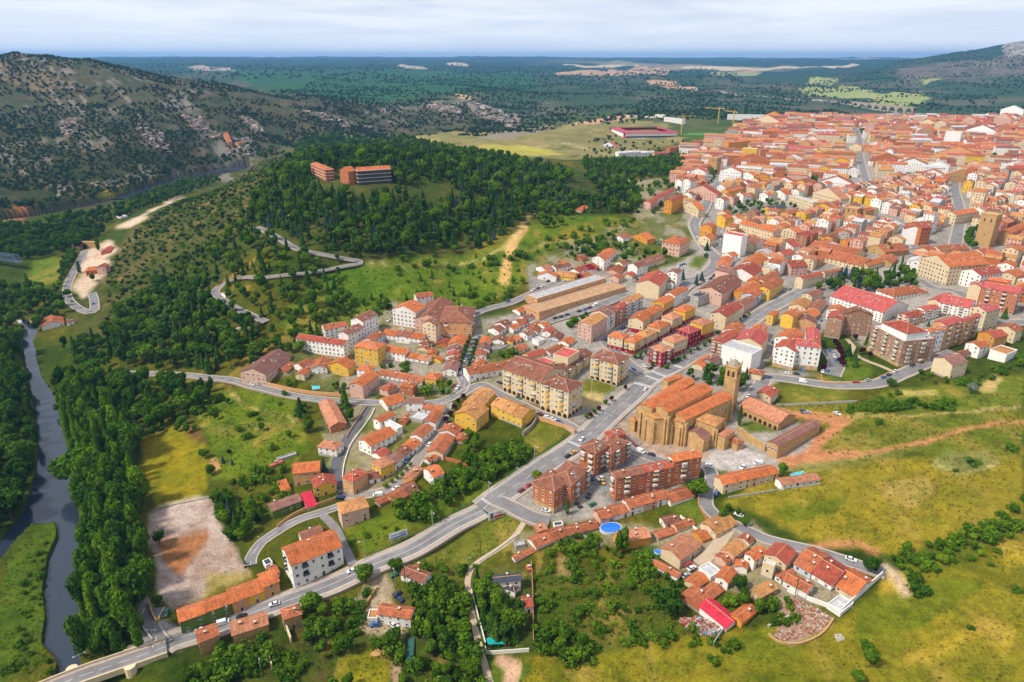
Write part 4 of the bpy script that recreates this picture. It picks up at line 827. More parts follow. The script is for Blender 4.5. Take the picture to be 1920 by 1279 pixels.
table("A5", """
298 835 655 885 700 850 1005 L W r 4 g|long white block with garages below the pine slope
620 790 690 808 805 748 962 R W b 5 l
712 690 800 708 910 650 880 R W b 6 l
437 745 515 770 690 740 850 R W t 4
735 895 910 920 965 870 1042 h Y o 4 |yellow four storey block with orange roof among white terraces
810 835 870 855 968 800 935 R U t 3
950 800 1250 838 1258 795 885 L W o,b 2 n3
950 925 1115 955 1170 915 1012 L W o 2
1120 975 1290 1005 1310 965 1037 L W p,o 1 n2
915 1105 1240 1160 1275 1120 1192 L W t 1 n3
755 1065 850 1080 900 1045 1142 h W o 3
1265 1130 1350 1145 1400 1100 1192 h Y o 2
1400 1070 1500 1080 1535 1020 1127 R W d 2
1425 1010 1510 1030 1545 985 1055 R W b 1
1430 955 1525 975 1555 930 1002 R W r 1
1440 910 1535 930 1570 880 955 R W d 1
1450 865 1555 885 1590 830 912 R C o 1
1022 612 1195 640 1240 590 786 R W o 5 g|white block with orange roof beside the dark glazed complex
1120 510 1205 530 1330 515 620 R W t 5
1205 665 1375 695 1480 560 800 R P b 4
1375 705 1615 715 1645 600 822 h T b 3 bv|tan brick block with teal glazing under a brown roof
1248 715 1345 735 1380 700 872 R C b 5
-85 1060 70 1105 265 960 1190 R P d 3 v|pinkish brick block with dusky roof at the bend of the garden street
275 1030 345 1050 440 1010 1092 R W t 1
420 1040 530 1055 560 990 1102 R W t 2
535 1030 690 1060 745 1020 1122 R Y o 2
310 1090 360 1110 420 1060 1152 R C o 2
175 1050 230 1080 300 1030 1102 R K t 1
1220 870 1290 885 1322 855 917 h W b 1
1205 905 1285 920 1300 895 937 R C t 1 n
1285 940 1350 955 1360 920 977 R Y t 1
1315 990 1385 1005 1395 985 1022 R Y o 1
1360 820 1420 840 1440 815 852 R W d 1
1355 875 1450 885 1460 855 902 R K r 1
702 1175 800 1195 922 1105 1287 R P,Y o 3 |pink fronted house with tall yellow side wall by the garden street
1620 1045 1598 1108 1850 1062 1165 R W t 1 n3
1870 1000 1850 1062 2010 1005 1110 R W t 1 n2
1625 1040 1700 1050 1725 1000 1072 R W o 1
1650 950 1725 965 1730 920 992 R W t 1
1660 910 1750 920 1755 860 947 R W d 1
1680 860 1760 870 1765 830 892 R W o 1
1765 850 1860 860 1918 830 887 R W b 1
1860 850 1925 865 1960 830 887 R Y t 1
1710 780 1820 788 1918 740 822 R W b 1 n2""")
table("A6", """
115 505 190 540 705 385 607 f T w 2 |upper storeys of the long tan school with pale flat roof
80 590 205 640 855 450 702 f T a 2 g|lower terrace wing of the long tan school
55 790 115 815 150 785 850 R W d 1
60 670 100 690 170 670 717 R W d 1
0 620 60 640 100 620 662 R W o 1
0 700 60 735 100 710 762 R W t 1
-20 740 10 765 60 740 802 R W o 1
120 755 190 785 235 730 802 R W t 1
190 725 240 745 275 725 767 R W o 1
240 770 290 795 325 760 822 R W r 1
290 810 350 840 385 800 862 R U b 1
360 850 425 880 480 850 902 R W o 1
0 820 30 850 60 835 872 R W o 1
0 900 50 930 125 905 952 R W t 1
230 930 290 950 420 890 967 R W t 1
150 840 200 860 235 840 890 f W w 1 n
-20 1000 10 1040 260 960 1062 R C r 1 n2
-68 1062 212 1163 380 1060 1330 L C b 5 bav|long wing of the cream balcony block facing the parked cars
215 1170 425 1238 552 1172 1436 h C b 5 bav|front corner wing of the cream balcony block above the small lawn
300 1045 400 1085 600 945 1175 R C b 5 bv|rear wing of the cream balcony block with red roof edges
120 1030 225 1058 325 1008 1205 f C k 5 n|flat red roofed middle part of the cream balcony block nearest the parked cars
295 965 420 987 505 932 1135 f C k 5 n|flat red roofed rear part of the cream balcony block
590 975 795 1030 898 972 1195 h C b 5 bav|hipped end wing of the cream balcony block over arched shopfronts
492 720 598 742 710 672 868 R P y 5 |pink and tan five storey block with sandy roof
585 645 718 665 787 620 790 R W d 5 b
750 600 790 625 878 570 748 R K r 5 b
830 545 880 570 985 520 692 R U y 5 b
720 815 830 840 880 805 932 h C o 3 R
835 850 920 870 1000 825 957 h C o 3 Rb
930 800 1010 825 1095 780 905 h C y 3 R
1005 745 1110 765 1190 720 852 h C o 3 Rl
1100 680 1205 695 1283 660 792 h C p 3 Rl
1205 620 1300 640 1378 600 732 h Y o 3 Rl
872 690 985 710 1050 655 802 R C o 3 R
970 640 1060 655 1135 605 742 R C o 3 R
1060 560 1140 580 1217 535 662 R Y o 3 R
1015 910 1130 940 1215 905 1057 h R p 4 b|crimson and cream block with small balconies at the avenue crossing
1120 840 1215 870 1320 830 982 h C p 3 Rl
1220 775 1330 800 1422 765 912 h R k 3
1320 715 1430 740 1520 710 847 h Y p 3 Rl
955 395 1105 440 1175 365 547 R C r 5 l|tall cream block with blank gable below the pink house
1145 500 1220 515 1322 465 602 R W o 4
1180 330 1240 350 1278 325 462 R W d 4
865 280 940 300 1020 280 372 R W b 3 l
980 240 1020 280 1150 235 312 R C b 2 n2v
1392 470 1575 500 1725 400 592 R P b 3 v|broad pinkish building with big brown roof full of skylights
1350 510 1400 530 1480 500 602 f E s 3 |grey netted ruin wrapped in scaffolding beside the brown roofed building
1475 650 1605 670 1735 595 777 R C r 3 n2
1690 560 1740 585 1828 535 652 R P b 3
1760 480 1830 525 1930 455 592 R U o 4 b
1650 490 1760 500 1900 400 562 R O o 3 n3
1537 285 1625 300 1640 270 372 R W o 4
1550 250 1640 265 1660 235 302 R W o 4
1580 200 1650 220 1665 200 262 R W o 4
1632 325 1810 365 1890 315 417 R W r 3 l
1715 270 1850 290 1918 230 332 R W o 3 l
1590 50 1725 75 1745 40 226 f W k 7 lr|tall blank white tower block above the avenue
1135 105 1260 130 1335 90 226 h P o 3 |pink house with orange hipped roofs at the road fork
895 65 1015 95 1075 -15 130 R O o 2 
790 65 835 85 890 65 116 R W t 2
180 300 250 320 290 300 357 R W p 2
285 290 330 310 440 290 342 R W b 2 n2
190 360 330 370 335 350 412 R W o 1
330 365 465 380 465 345 412 L Y y 2
345 260 380 275 415 262 292 R K o 1
440 330 500 350 570 320 352 R W r 1
470 360 560 385 585 360 400 R R t 1
535 290 640 305 660 295 332 R R t 1
605 225 690 245 735 230 317 R W o 3
640 205 735 220 785 180 262 R W o 2
700 330 800 345 850 305 362 R P t 2
775 265 830 280 858 265 312 R W t 2
720 375 800 385 845 365 422 R P t 2
840 355 900 370 930 350 392 R C r 2
1180 400 1210 420 1235 390 472 R W b 3
480 225 530 240 570 225 262 R K t 1
1495 850 1590 875 1700 800 972 R K r 4 b
1665 855 1870 885 1925 810 1002 R C k 4 n
1575 890 1800 960 1925 930 1092 f W w 4 lr|big blank windowless pale wall block behind the bell tower
1580 770 1690 790 1750 740 852 R W o 4
1780 790 1890 800 1918 750 872 R C o 4
1335 1040 1430 1050 1520 985 1077 R C o 1
1440 990 1500 1020 1570 985 1060 R E d 1 n
1765 1085 1870 1110 1915 1085 1152 h C t 2""")
table("B3", """
140 822 318 886 448 790 1052 h K b 4 g|square brick block with brown hipped roof at the junction
300 760 445 845 580 712 1002 h K b 4 b
487 565 625 605 730 540 772 h K b 4 b|brick block with two white glazed stair bays facing the avenue
640 560 745 605 885 515 742 h K b 4 b
655 445 740 480 855 455 560 h K r 4
700 740 785 785 1418 665 962 R K b,r,o 4 bn3|
1590 755 1588 833 2000 748 907 R C,C,P o 2 n4x
585 1030 665 1090 1190 965 1142 R P,W,W t 2 n5
1130 895 1192 970 1368 925 1000 R W t 1 n2""")
table("B4", """
-82 145 22 180 82 130 242 R C r 2 |small cream house with red roof behind the cloister
10 795 105 835 392 795 876 R W p 1 x|long low white shed with pinkish roof at the meadow edge""")
table("A7", """
45 905 205 935 285 850 1077 R W r 5 g|white block with rust red roof above the parking street
215 885 400 905 437 860 1077 h W k 5 g|white block with pink red roof and glazed bays above the parking street
85 800 200 860 280 800 1000 R W o 4
290 845 395 890 385 770 1000 R W k 4
437 690 560 700 590 650 842 R B r 4 |brown brick block with red roof at the top of the garden path
565 650 790 665 800 640 818 R B b 5
440 620 560 640 590 610 720 R W o 4
778 738 1020 862 1203 812 1050 f B w 6 bg|tall brown corner block with cream terrace above the green lawn
855 715 1045 800 1165 768 1042 h W r 6 n
1150 765 1215 785 1330 765 972 R W o 5 b
1240 710 1340 740 1465 700 932 R T k 5 b
1440 690 1480 705 1598 660 885 R T k 5 b
1505 600 1640 635 1745 612 782 R C k 5
1290 560 1510 608 1560 560 702 L W k 5 b
1205 545 1300 570 1400 520 652 R C k 4 l
1080 610 1180 630 1290 605 712 R W k 4 b
960 655 1060 680 1180 650 752 R P r 3 b
470 515 865 640 1078 592 715 L W k 4 v|long white block under a wide pink red roof
745 480 940 520 1205 485 556 h W t 3 b|low white hotel with hipped terracotta roof below the wooded park
1605 450 1880 500 1930 470 660 L K k 5 b|brick block with white glazed bays at the right edge
1510 430 1600 450 1640 440 590 R C k 5 n
1118 228 1365 300 1665 275 442 R C o 5 b|curved cream block with orange roof facing the plaza
1468 320 1600 365 1760 340 472 R W r 4
1530 410 1620 430 1760 400 482 R K r 4
1755 340 1860 375 1930 345 432 R C o 3
1475 870 1590 905 1665 885 987 R W o 3
1560 790 1700 830 1800 810 922 R O r 3
1655 925 1790 960 1870 925 1017 f W y 1 n
1208 985 1385 1035 1500 1010 1142 R C d 3 l|cream gabled building alone at the town edge below the street
1380 940 1450 960 1550 935 992 R C b 2
1720 745 1860 785 1940 770 872 R C t 2
0 650 40 665 85 640 742 R Y o 4
85 660 190 675 255 640 772 R Y o 4 l|bright orange yellow block with blank wall on the avenue
190 700 365 725 375 690 777 R T d 3
155 590 280 610 330 560 652 R C y 3
245 645 360 670 385 640 700 R T o 3
300 600 380 620 440 560 662 R C b 3
255 500 330 520 420 490 572 R C b 3
-30 420 15 470 118 400 552 R Y t 3
-60 380 -20 410 90 345 480 R C t 3
220 370 265 390 415 355 467 R C r 2
410 330 430 345 565 320 412 R C t 2
290 165 640 235 730 190 262 L C t 2 n3
430 230 700 290 820 260 330 L C t 2 n2
650 270 750 290 870 260 332 R C o 2
720 150 880 190 1060 170 232 R S t 2 n2
820 240 930 270 980 230 302 R S t 3
50 190 130 215 205 190 257 R W r 3
40 110 190 150 270 140 182 R W r 3
220 60 290 75 380 40 172 R B r 4 b
405 130 545 130 575 105 182 R W t 3
540 120 600 112 700 95 172 R O o 4
95 260 175 300 295 290 367 R P r 3
-20 250 60 275 150 250 330 R C o 3
1025 12 1165 22 1280 0 134 R W r 6 l
1115 155 1300 180 1510 165 232 R C t 3 n3v
1480 175 1620 200 1720 190 262 R C r 3
1790 150 1880 180 1940 160 284 R C o 4
1725 200 1790 215 1810 195 262 R C o 3""")
table("D3", """
20 890 195 915 265 880 962 R P r 4
210 880 260 900 350 880 942 R Y o 3
0 970 90 1000 110 960 1047 R C o 3
100 1090 165 1100 178 1060 1172 R O t 3
90 1150 155 1165 170 1130 1212 R C o 2
195 1035 240 1050 270 1030 1107 R Y o 3
320 1075 510 1125 555 1090 1202 L C o 4 |long cream hospital wing with rows of arched windows
550 1110 640 1130 650 1110 1192 R C o 4
250 1040 330 1060 405 1040 1077 R C o 3
645 1140 730 1150 770 1120 1222 R K r 4
1250 1080 1345 1105 1435 1095 1202 R K r 5 l
1425 1010 1540 1030 1665 1010 1087 R C o 3
735 900 890 940 1040 935 1000 R C p 3
600 920 735 960 760 930 1012 f C w 3
750 975 830 985 890 970 1027 R Y t 2
430 990 500 1000 585 985 1032 R Y s 2
550 1010 600 1025 660 1010 1062 R S t 2
455 1040 520 1050 575 1045 1072 R Y t 2
505 900 580 915 650 900 947 R W o 3
770 840 960 855 1000 840 897 R W r 3 
640 840 740 850 765 830 902 R K t 3
500 840 640 850 650 835 887 R W r 3
210 780 330 790 360 775 857 R W o 4
330 800 400 810 415 795 867 R W o 4
410 810 490 815 497 800 877 R O t 4
380 865 430 870 445 860 912 R W o 3
290 720 490 730 500 710 772 R K o 4
495 700 560 710 570 695 752 R K r 4
565 705 680 710 685 700 752 R W r 4
335 655 420 660 425 650 707 f Y w 4 |bright yellow flat roofed building high in the old town
455 665 505 670 510 660 702 f Y w 3
790 680 985 688 990 670 742 h S t 4 |stone palace with hipped roof behind a clump of trees
845 725 945 730 950 712 770 R Y o 3
1085 705 1215 710 1220 695 767 R K o 4
1215 735 1375 745 1380 730 792 R W d 4
1375 745 1500 755 1510 740 797 R W w 4
1545 752 1700 792 1800 795 852 h C p 4
1475 805 1680 815 1700 800 852 R S p 3
1335 795 1475 805 1480 790 840 R W o 2
1420 680 1680 700 1690 680 732 R T o 3
1010 560 1130 570 1160 550 592 R K r 4
1160 535 1275 545 1285 540 592 R B o 4
1330 550 1415 560 1420 550 612 R B o 5
1340 505 1420 512 1430 500 552 R C o 8
1420 510 1485 516 1490 505 577 R C o 8
1575 490 1650 496 1660 485 552 R P o 8
1665 512 1750 518 1755 508 560 R K o 6
1755 480 1850 492 1855 480 552 R P o 8
1595 550 1770 562 1775 550 612 R W r 5
1780 530 1855 538 1860 525 597 R K o 6
1480 560 1570 566 1575 555 657 f W w 8 |slim white tower in the far town
1790 435 1920 442 1930 430 477 R W w 4
255 465 460 468 465 455 507 f W w 4
370 507 580 522 585 503 552 R C k 3
450 470 570 477 575 468 502 R O r 3
680 478 770 482 775 472 502 R W w 3
215 620 260 625 380 612 672 R O o 4
940 640 1010 645 1070 600 672 R C o 5
725 630 820 640 830 620 672 R P r 4
650 620 720 625 730 610 680 R S o 3
1820 740 1930 750 1940 730 800 R W w 3""")
table("D2", """
1602 650 1755 660 1760 640 668 f W w 2 
1765 645 1815 648 1820 635 662 f W w 3
1815 660 1925 672 1930 650 702 f W w 4
1470 815 1540 825 1545 810 832 R U k 1 n
1690 1110 1740 1140 1885 1065 1185 R P,W,P,C r 3 n4
1815 1112 1860 1132 1925 1100 1205 R O r 4
1535 850 1560 862 1765 850 886 R W w 3 n5
1755 862 1765 868 1850 860 895 R P r 3 n2
1840 828 1850 835 1925 825 862 R K r 3
-10 955 38 966 68 960 1044 R K o 3
65 944 90 962 278 950 1044 R D o 4 F |right wing of the hilltop hotel with dark glazing under an orange roof
568 895 630 905 635 895 918 f W w 1 n
1320 1180 1350 1190 1390 1165 1200 R P o 2""")
table("D1", """
1748 922 1828 955 1897 934 1022 h K o 4 F |left wing of the hilltop hotel with glazed gallery under an orange roof
1250 780 1280 800 1305 790 822 R T t 3 |old hermitage hall clinging to the rock across the river
1308 795 1340 805 1375 800 828 f T t 3
1020 1065 1050 1072 1095 1060 1080 f W w 2 n
655 1215 680 1222 690 1218 1232 f W w 1 n""")
table("A4", """
215 690 235 705 305 695 745 R C o 2
305 700 310 745 480 720 778 L W t 1 n2
475 710 500 715 555 705 742 R W b 2
610 300 640 330 735 320 365 h K o 1
800 180 820 185 862 150 195 R K r 1 n
760 290 790 300 820 280 350 R P t 1
125 700 150 740 185 740 755 f E w 1 n
1660 500 1690 525 1740 500 535 f W y 1 n""")
# ------------------------------------------------------------ church and other landmarks
def ab(crop, x, y): ox, oy, s = CR[crop]; return (ox + x / s, oy + y / s)
def block(root, origin, crop, L_, N_, R_, gy, kind, wall, roof, name="wall", wins=None, hset=None, clampd=None, rise=None):
    s = CR[crop]; c, ex, hx, hy, h, g = frame_from(ab(crop, *L_), ab(crop, *N_), ab(crop, *R_), s[1] + gy / s[2])
    if hset: h = hset
    rz = math.atan2(ex[1], ex[0]); w = wall_mesh(kind, hx, hy, h, -3, wallm(wall) if isinstance(wall, str) else wall, root, rise, name=name)
    w.location = (c[0] - origin[0], c[1] - origin[1], g - origin[2]); w.rotation_euler = (0, 0, rz)
    if roof: roof_mesh(kind, hx, hy, h, roofm(roof), w, rise)
    cs_, sn = math.cos(rz), math.sin(rz); occ_poly([(c[0] + x * cs_ - y * sn, c[1] + x * sn + y * cs_) for x, y in ((-hx, -hy), (hx, -hy), (hx, hy), (-hx, hy))], 1, 1.5)
    return w, hx, hy, h, g, c, rz
stone_old = mat("old_sandstone", (.47, .30, .135), .95, .28, .35, .05, bump=.3); WALL["Q"] = ("old sandstone", (.50, .29, .10)); MATS["wall_old_sandstone"] = stone_old
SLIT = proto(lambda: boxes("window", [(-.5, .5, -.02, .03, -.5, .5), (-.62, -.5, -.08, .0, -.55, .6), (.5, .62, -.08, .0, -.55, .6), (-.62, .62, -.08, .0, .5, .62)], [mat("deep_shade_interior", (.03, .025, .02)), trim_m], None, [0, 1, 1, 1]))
og = hitz(1310, 830); church = empty("church", og)
tagit(church, "large old sandstone church with parallel orange tiled roofs beside the avenue", "church")
for k, (L_, N_, R_, gy, kind, rf) in enumerate([((945, 245), (1050, 268), (1372, 62), 505, "R", "o"), ((1050, 245), (1168, 292), (1505, 122), 535, "R", "o"), ((1180, 305), (1300, 350), (1655, 185), 545, "R", "o"),
        ((1372, 345), (1530, 398), (1618, 350), 556, "h", "y"), ((1178, 330), (1275, 370), (1340, 320), 545, "h", "y"), ((1285, 430), (1440, 500), (1500, 440), 592, "R", "d"), ((1545, 455), (1600, 478), (1672, 430), 580, "h", "p"), ((1622, 492), (1690, 530), (1730, 505), 582, "h", "t"), ((880, 345), (922, 360), (960, 330), 440, "h", "y"), ((1118, 50), (1170, 62), (1280, 25), 170, "R", "o")]):
    w, hx, hy, h, g, c, rz = block(church, og, "B3", L_, N_, R_, gy, kind, "Q", rf, ("aisle", "nave", "aisle", "transept", "chapel", "sacristy", "chapel", "chapel", "porch", "porch")[k])
    for j in range(max(1, int(hx * 2 / 9))): share("window", SLIT, w, (-hx + hx * 2 * (j + .5) / max(1, int(hx * 2 / 9)), -hy - .02, h * .6), 0, (1, 1, min(3.2, h * .28)))
    for j in range(max(1, int(hx * 2 / 15)) + 1):
        if h > 10: bxh = h * .86; o = boxes("buttress", [(-.7, .7, -1.1, 0, -2, bxh)], stone_old, w); o.location = (-hx + .8 + (hx * 2 - 1.6) * j / max(1, int(hx * 2 / 15)), -hy, 0)
    if h > 10:
        for j in (-1, 1): o = boxes("buttress", [(-1.0, 0, -.7, .7, -2, h * .8)], stone_old, w); o.location = (-hx, j * (hy - .8), 0)
def apse(px, py, gyy, r, h, n_=8, rf="y"):
    x, y = hit(px, gyy); y += r * .8; g = hz(x, y); V = []; F = []
    for z in (-3, h):
        for k in range(n_): V.append((r * math.cos(2 * math.pi * k / n_ + .39), r * math.sin(2 * math.pi * k / n_ + .39), z))
    F = [(k, (k + 1) % n_, n_ + (k + 1) % n_, n_ + k) for k in range(n_)]; w = mesh_obj("apse", V, F, stone_old, church); w.location = (x - og[0], y - og[1], g - og[2])
    V = [((r + .4) * math.cos(2 * math.pi * k / n_ + .39), (r + .4) * math.sin(2 * math.pi * k / n_ + .39), h - .1) for k in range(n_)] + [(0, 0, h + r * .42)]; mesh_obj("roof", V, [(k, (k + 1) % n_, n_) for k in range(n_)] + [tuple(range(n_ - 1, -1, -1))], roofm(rf), w)
    for k in range(n_):
        a = 2 * math.pi * k / n_ + .39; o = boxes("buttress", [(-.1, .7, -.5, .5, -2, h * .86)], stone_old, w); o.location = (r * math.cos(a), r * math.sin(a), 0); o.rotation_euler = (0, 0, a)
    return w
apse(1230, 0, 831, 6.2, 15.5); apse(1250, 0, 832, 4.6, 13.5); apse(1212, 0, 812, 5.0, 13)
# bell tower
w, hx, hy, h, g, c, rz = block(church, og, "A6", (1603, 1044), (1692, 1062), (1727, 1024), 1400, "f", "Q", None, "bell_tower")
s_ = (hx + hy) / 2
boxes("cornice", [(-hx - .35, hx + .35, -hy - .35, hy + .35, h - .2, h + .3), (-hx - .2, hx + .2, -hy - .2, hy + .2, h - 6.8, h - 6.3), (-hx - .15, hx + .15, -hy - .15, hy + .15, h * .45, h * .45 + .4)], stone_old, w)
for sx_ in (-1, 1):
    share("bell_opening", ARCH, w, (sx_ * hx * .42, -hy - .05, h - 5.8), 0, (.5, 1, 1.45)); share("bell_opening", ARCH, w, (-hx - .05, sx_ * hy * .42, h - 5.8), -math.pi / 2, (.5, 1, 1.45))
V = [(hx * .98 * q_[0], hy * .98 * q_[1], h + z) for z, f_ in ((.3, 1),) for q_ in ((math.cos(math.pi / 4 * k + .39) * 1.08, math.sin(math.pi / 4 * k + .39) * 1.08) for k in range(8))]
V += [(hx * .8 * math.cos(math.pi / 4 * k + .39), hy * .8 * math.sin(math.pi / 4 * k + .39), h + 1.6) for k in range(8)] + [(hx * .35 * math.cos(math.pi / 4 * k + .39), hy * .35 * math.sin(math.pi / 4 * k + .39), h + 3.0) for k in range(8)] + [(0, 0, h + 3.6)]
mesh_obj("dome", V, [(k + 8 * r, (k + 1) % 8 + 8 * r, (k + 1) % 8 + 8 * r + 8, k + 8 * r + 8) for r in (0, 1) for k in range(8)] + [(16 + k, 16 + (k + 1) % 8, 24) for k in range(8)], mat("grey_stone_dome", (.27, .24, .19), .95, .2, 1), w)
for a_, b_ in ((-1, -1), (1, -1), (1, 1), (-1, 1)): o = boxes("pinnacle", [(-.25, .25, -.25, .25, 0, 1.6)], stone_old, w); o.location = (a_ * hx, b_ * hy, h + .3)
boxes("cross", [(-.06, .06, -.06, .06, h + 3.5, h + 5.6), (-.5, .5, -.05, .05, h + 4.7, h + 4.85)], rail_m, w)
# cloister
oc = hitz(1470, 812); clo = empty("cloister", oc); tagit(clo, "low sandstone cloister with arcaded gallery and courtyard lawn behind the church", "cloister")
for L_, N_, R_, gy, kind, rf, ar in (((-215, 245), (80, 378), (215, 318), 432, "L", "p", 1), ((-10, 520), (78, 548), (395, 378), 640, "R", "d", 0), ((-190, 430), (-150, 450), (20, 560), 520, "L", "t", 0)):
    if ar == 0 and L_[0] == -190: continue
    w, hx, hy, h, g, c, rz = block(clo, oc, "B4", L_, N_, R_, gy, kind, "S", rf, "gallery" if ar else "wing")
    if ar:
        n_ = int(hy * 2 / 3)
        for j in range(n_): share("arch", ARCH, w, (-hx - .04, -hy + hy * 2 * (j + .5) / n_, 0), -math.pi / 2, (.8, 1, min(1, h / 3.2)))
    else:
        for j in range(int(hx * 2 / 4)): share("window", WINS[0], w, (-hx + hx * 2 * (j + .5) / int(hx * 2 / 4), -hy - .02, h * .6), 0, (.9, 1, 1.1))
        for j in range(3): share("window", WINS[2], w, (-hx - .02, -hy + hy * 2 * (j + .5) / 3, h * .62), -math.pi / 2, (1, 1, 1.3))
# far churches
def small_church(nm, lab, body, tower, cat="church", rf="o", wl="S"):
    P = body[0]; o0 = hitz(*ab("D3", P[1][0], P[3] if False else body[1])); r_ = empty(nm, o0); tagit(r_, lab, cat)
    w, hx, hy, h, g, c, rz = block(r_, o0, "D3", *P, body[1], body[2], wl, rf, "nave")
    for j in range(4): share("window", SLIT, w, (-hx + hx * 2 * (j + .5) / 4, -hy - .02, h * .6), 0, (1, 1, 2.4))
    w, hx, hy, h, g, c, rz = block(r_, o0, "D3", *tower[0], tower[1], "f", wl, None, "bell_tower")
    boxes("cornice", [(-hx - .3, hx + .3, -hy - .3, hy + .3, h - .2, h + .3), (-hx - .2, hx + .2, -hy - .2, hy + .2, h * .72, h * .72 + .4)], wallm(wl), w)
    for sx_ in (-1, 1): share("bell_opening", ARCH, w, (sx_ * hx * .42, -hy - .05, h * .78), 0, (.45, 1, 1.2)); share("bell_opening", ARCH, w, (-hx - .05, sx_ * hy * .42, h * .78), -math.pi / 2, (.45, 1, 1.2))
    share("window", SLIT, w, (0, -hy - .02, h * .4), 0, (1, 1, 2)); share("window", SLIT, w, (-hx - .02, 0, h * .4), -math.pi / 2, (1, 1, 2))
    return r_
small_church("church", "church with tall square sandstone tower at the right edge of the old town", (((1775, 1100), (1840, 1135), (1990, 1070)), 1205, "R"), (((1682, 1020), (1770, 1034), (1792, 1008)), 1216))
small_church("church", "small stone church with stubby tower beside the cypresses", (((20, 760), (60, 775), (205, 745)), 815, "R"), (((160, 706), (196, 710), (215, 700)), 800), rf="t")
small_church("church", "brown roofed convent church with slim belfry above the wooded park", (((740, 1150), (800, 1160), (900, 1140)), 1190, "R"), (((1155, 1180), (1170, 1182), (1176, 1178)), 1262), rf="t")
small_church("tower_house", "blunt square sandstone tower house in the middle of the old town", (((985, 1000), (1030, 1010), (1080, 1000)), 1078, "R"), (((915, 988), (985, 998), (1010, 985)), 1086), cat="tower house", rf="t")
# stadium
def stadium():
    ox, oy, s = CR["D2"]; N_ = ab("D2", 1600, 752); X, Y, Z_, G = eave(N_[0], N_[1], ab("D2", 0, 778)[1]); n_ = np.array([X, Y]); r = np.array(to_plane(*ab("D2", 1890, 748), Z_)); l = np.array(to_plane(*ab("D2", 1553, 712), Z_))
    v2 = r - n_; a = np.linalg.norm(v2); ex = v2 / a; ey = np.array([-ex[1], ex[0]]); b_ = min(max(abs((l - n_) @ ey), 90), 150); hx, hy, h = a / 2, b_ / 2, Z_ - G
    c = n_ + ex * hx + ey * hy; root = empty("stadium", (c[0], c[1], G), math.atan2(ex[1], ex[0])); tagit(root, "football stadium with pink red stand roofs and white outer walls", "stadium")
    occ_poly([tuple(c + ex * x + ey * y) for x, y in ((-hx, -hy), (hx, -hy), (hx, hy), (-hx, hy))], 1, 14); d = 20
    white = wallm("W"); seat = mat("red_seats", (.42, .03, .05), .8); rfm = mat("stand_roof_magenta", (.40, .045, .10), .7); grass = mat("pitch_grass", (.05, .16, .02), .95)
    for nm, x0, x1, y0, y1 in (("stand", -hx, hx, -hy, -hy + d), ("stand", -hx, hx, hy - d, hy), ("stand", -hx, -hx + d, -hy + d, hy - d), ("stand", hx - d, hx, -hy + d, hy - d)):
        ax = 0 if x1 - x0 > y1 - y0 else 1; cx_, cy_ = (x0 + x1) / 2, (y0 + y1) / 2; st = empty("stand", (cx_, cy_, 0)); st.parent = root; wx_, wy_ = (x1 - x0) / 2, (y1 - y0) / 2; inn = -1 if (cx_ + cy_) > 0 else 1
        t_ = .4
        if ax == 0: yo = -wy_ * inn; wl_ = (-wx_, wx_, min(yo, yo + t_ * inn), max(yo, yo + t_ * inn), -3, h)
        else: xo = -wx_ * inn; wl_ = (min(xo, xo + t_ * inn), max(xo, xo + t_ * inn), -wy_, wy_, -3, h)
        boxes("wall", [wl_], white, st)
        steps = []
        for k in range(7):
            f0, f1 = k / 7, (k + 1) / 7; z1 = (h - 1.5) * (1 - f0)
            if ax == 0: y_a, y_b = -wy_ * inn + 2 * wy_ * inn * f0, -wy_ * inn + 2 * wy_ * inn * f1; steps.append((-wx_ + .5, wx_ - .5, min(y_a, y_b) + .01, max(y_a, y_b), -1, z1))
            else: y_a, y_b = -wx_ * inn + 2 * wx_ * inn * f0, -wx_ * inn + 2 * wx_ * inn * f1; steps.append((min(y_a, y_b) + .01, max(y_a, y_b), -wy_ + .5, wy_ - .5, -1, z1))
        boxes("seating", steps, seat, st)
        dd = 2 * (wy_ if ax == 0 else wx_) * .75
        q_ = [(-wx_ - (3 if ax == 0 else 0), -wy_ * inn - 2 * inn, h + 1.2), (wx_ + (3 if ax == 0 else 0), -wy_ * inn - 2 * inn, h + 1.2), (wx_, -wy_ * inn + dd * inn, h + 3.2), (-wx_, -wy_ * inn + dd * inn, h + 3.2)] if ax == 0 else [(-wx_ * inn - 2 * inn, -wy_, h + 1.2), (-wx_ * inn - 2 * inn, wy_, h + 1.2), (-wx_ * inn + dd * inn, wy_, h + 3.2), (-wx_ * inn + dd * inn, -wy_, h + 3.2)]
        mesh_obj("roof", q_ + [(x, y, z - .5) for x, y, z in q_], [(0, 1, 2, 3), (7, 6, 5, 4), (0, 4, 5, 1), (1, 5, 6, 2), (2, 6, 7, 3), (3, 7, 4, 0)], rfm, st)
    boxes("pitch", [(-hx + d + 2, hx - d - 2, -hy + d + 2, hy - d - 2, -1, .3)], grass, root)
    boxes("dark_band", [(-hx - .05, hx + .05, -hy - .05, -hy + .1, .5, h * .42)], mat("navy_band", (.04, .05, .10), .7), root)
stadium()
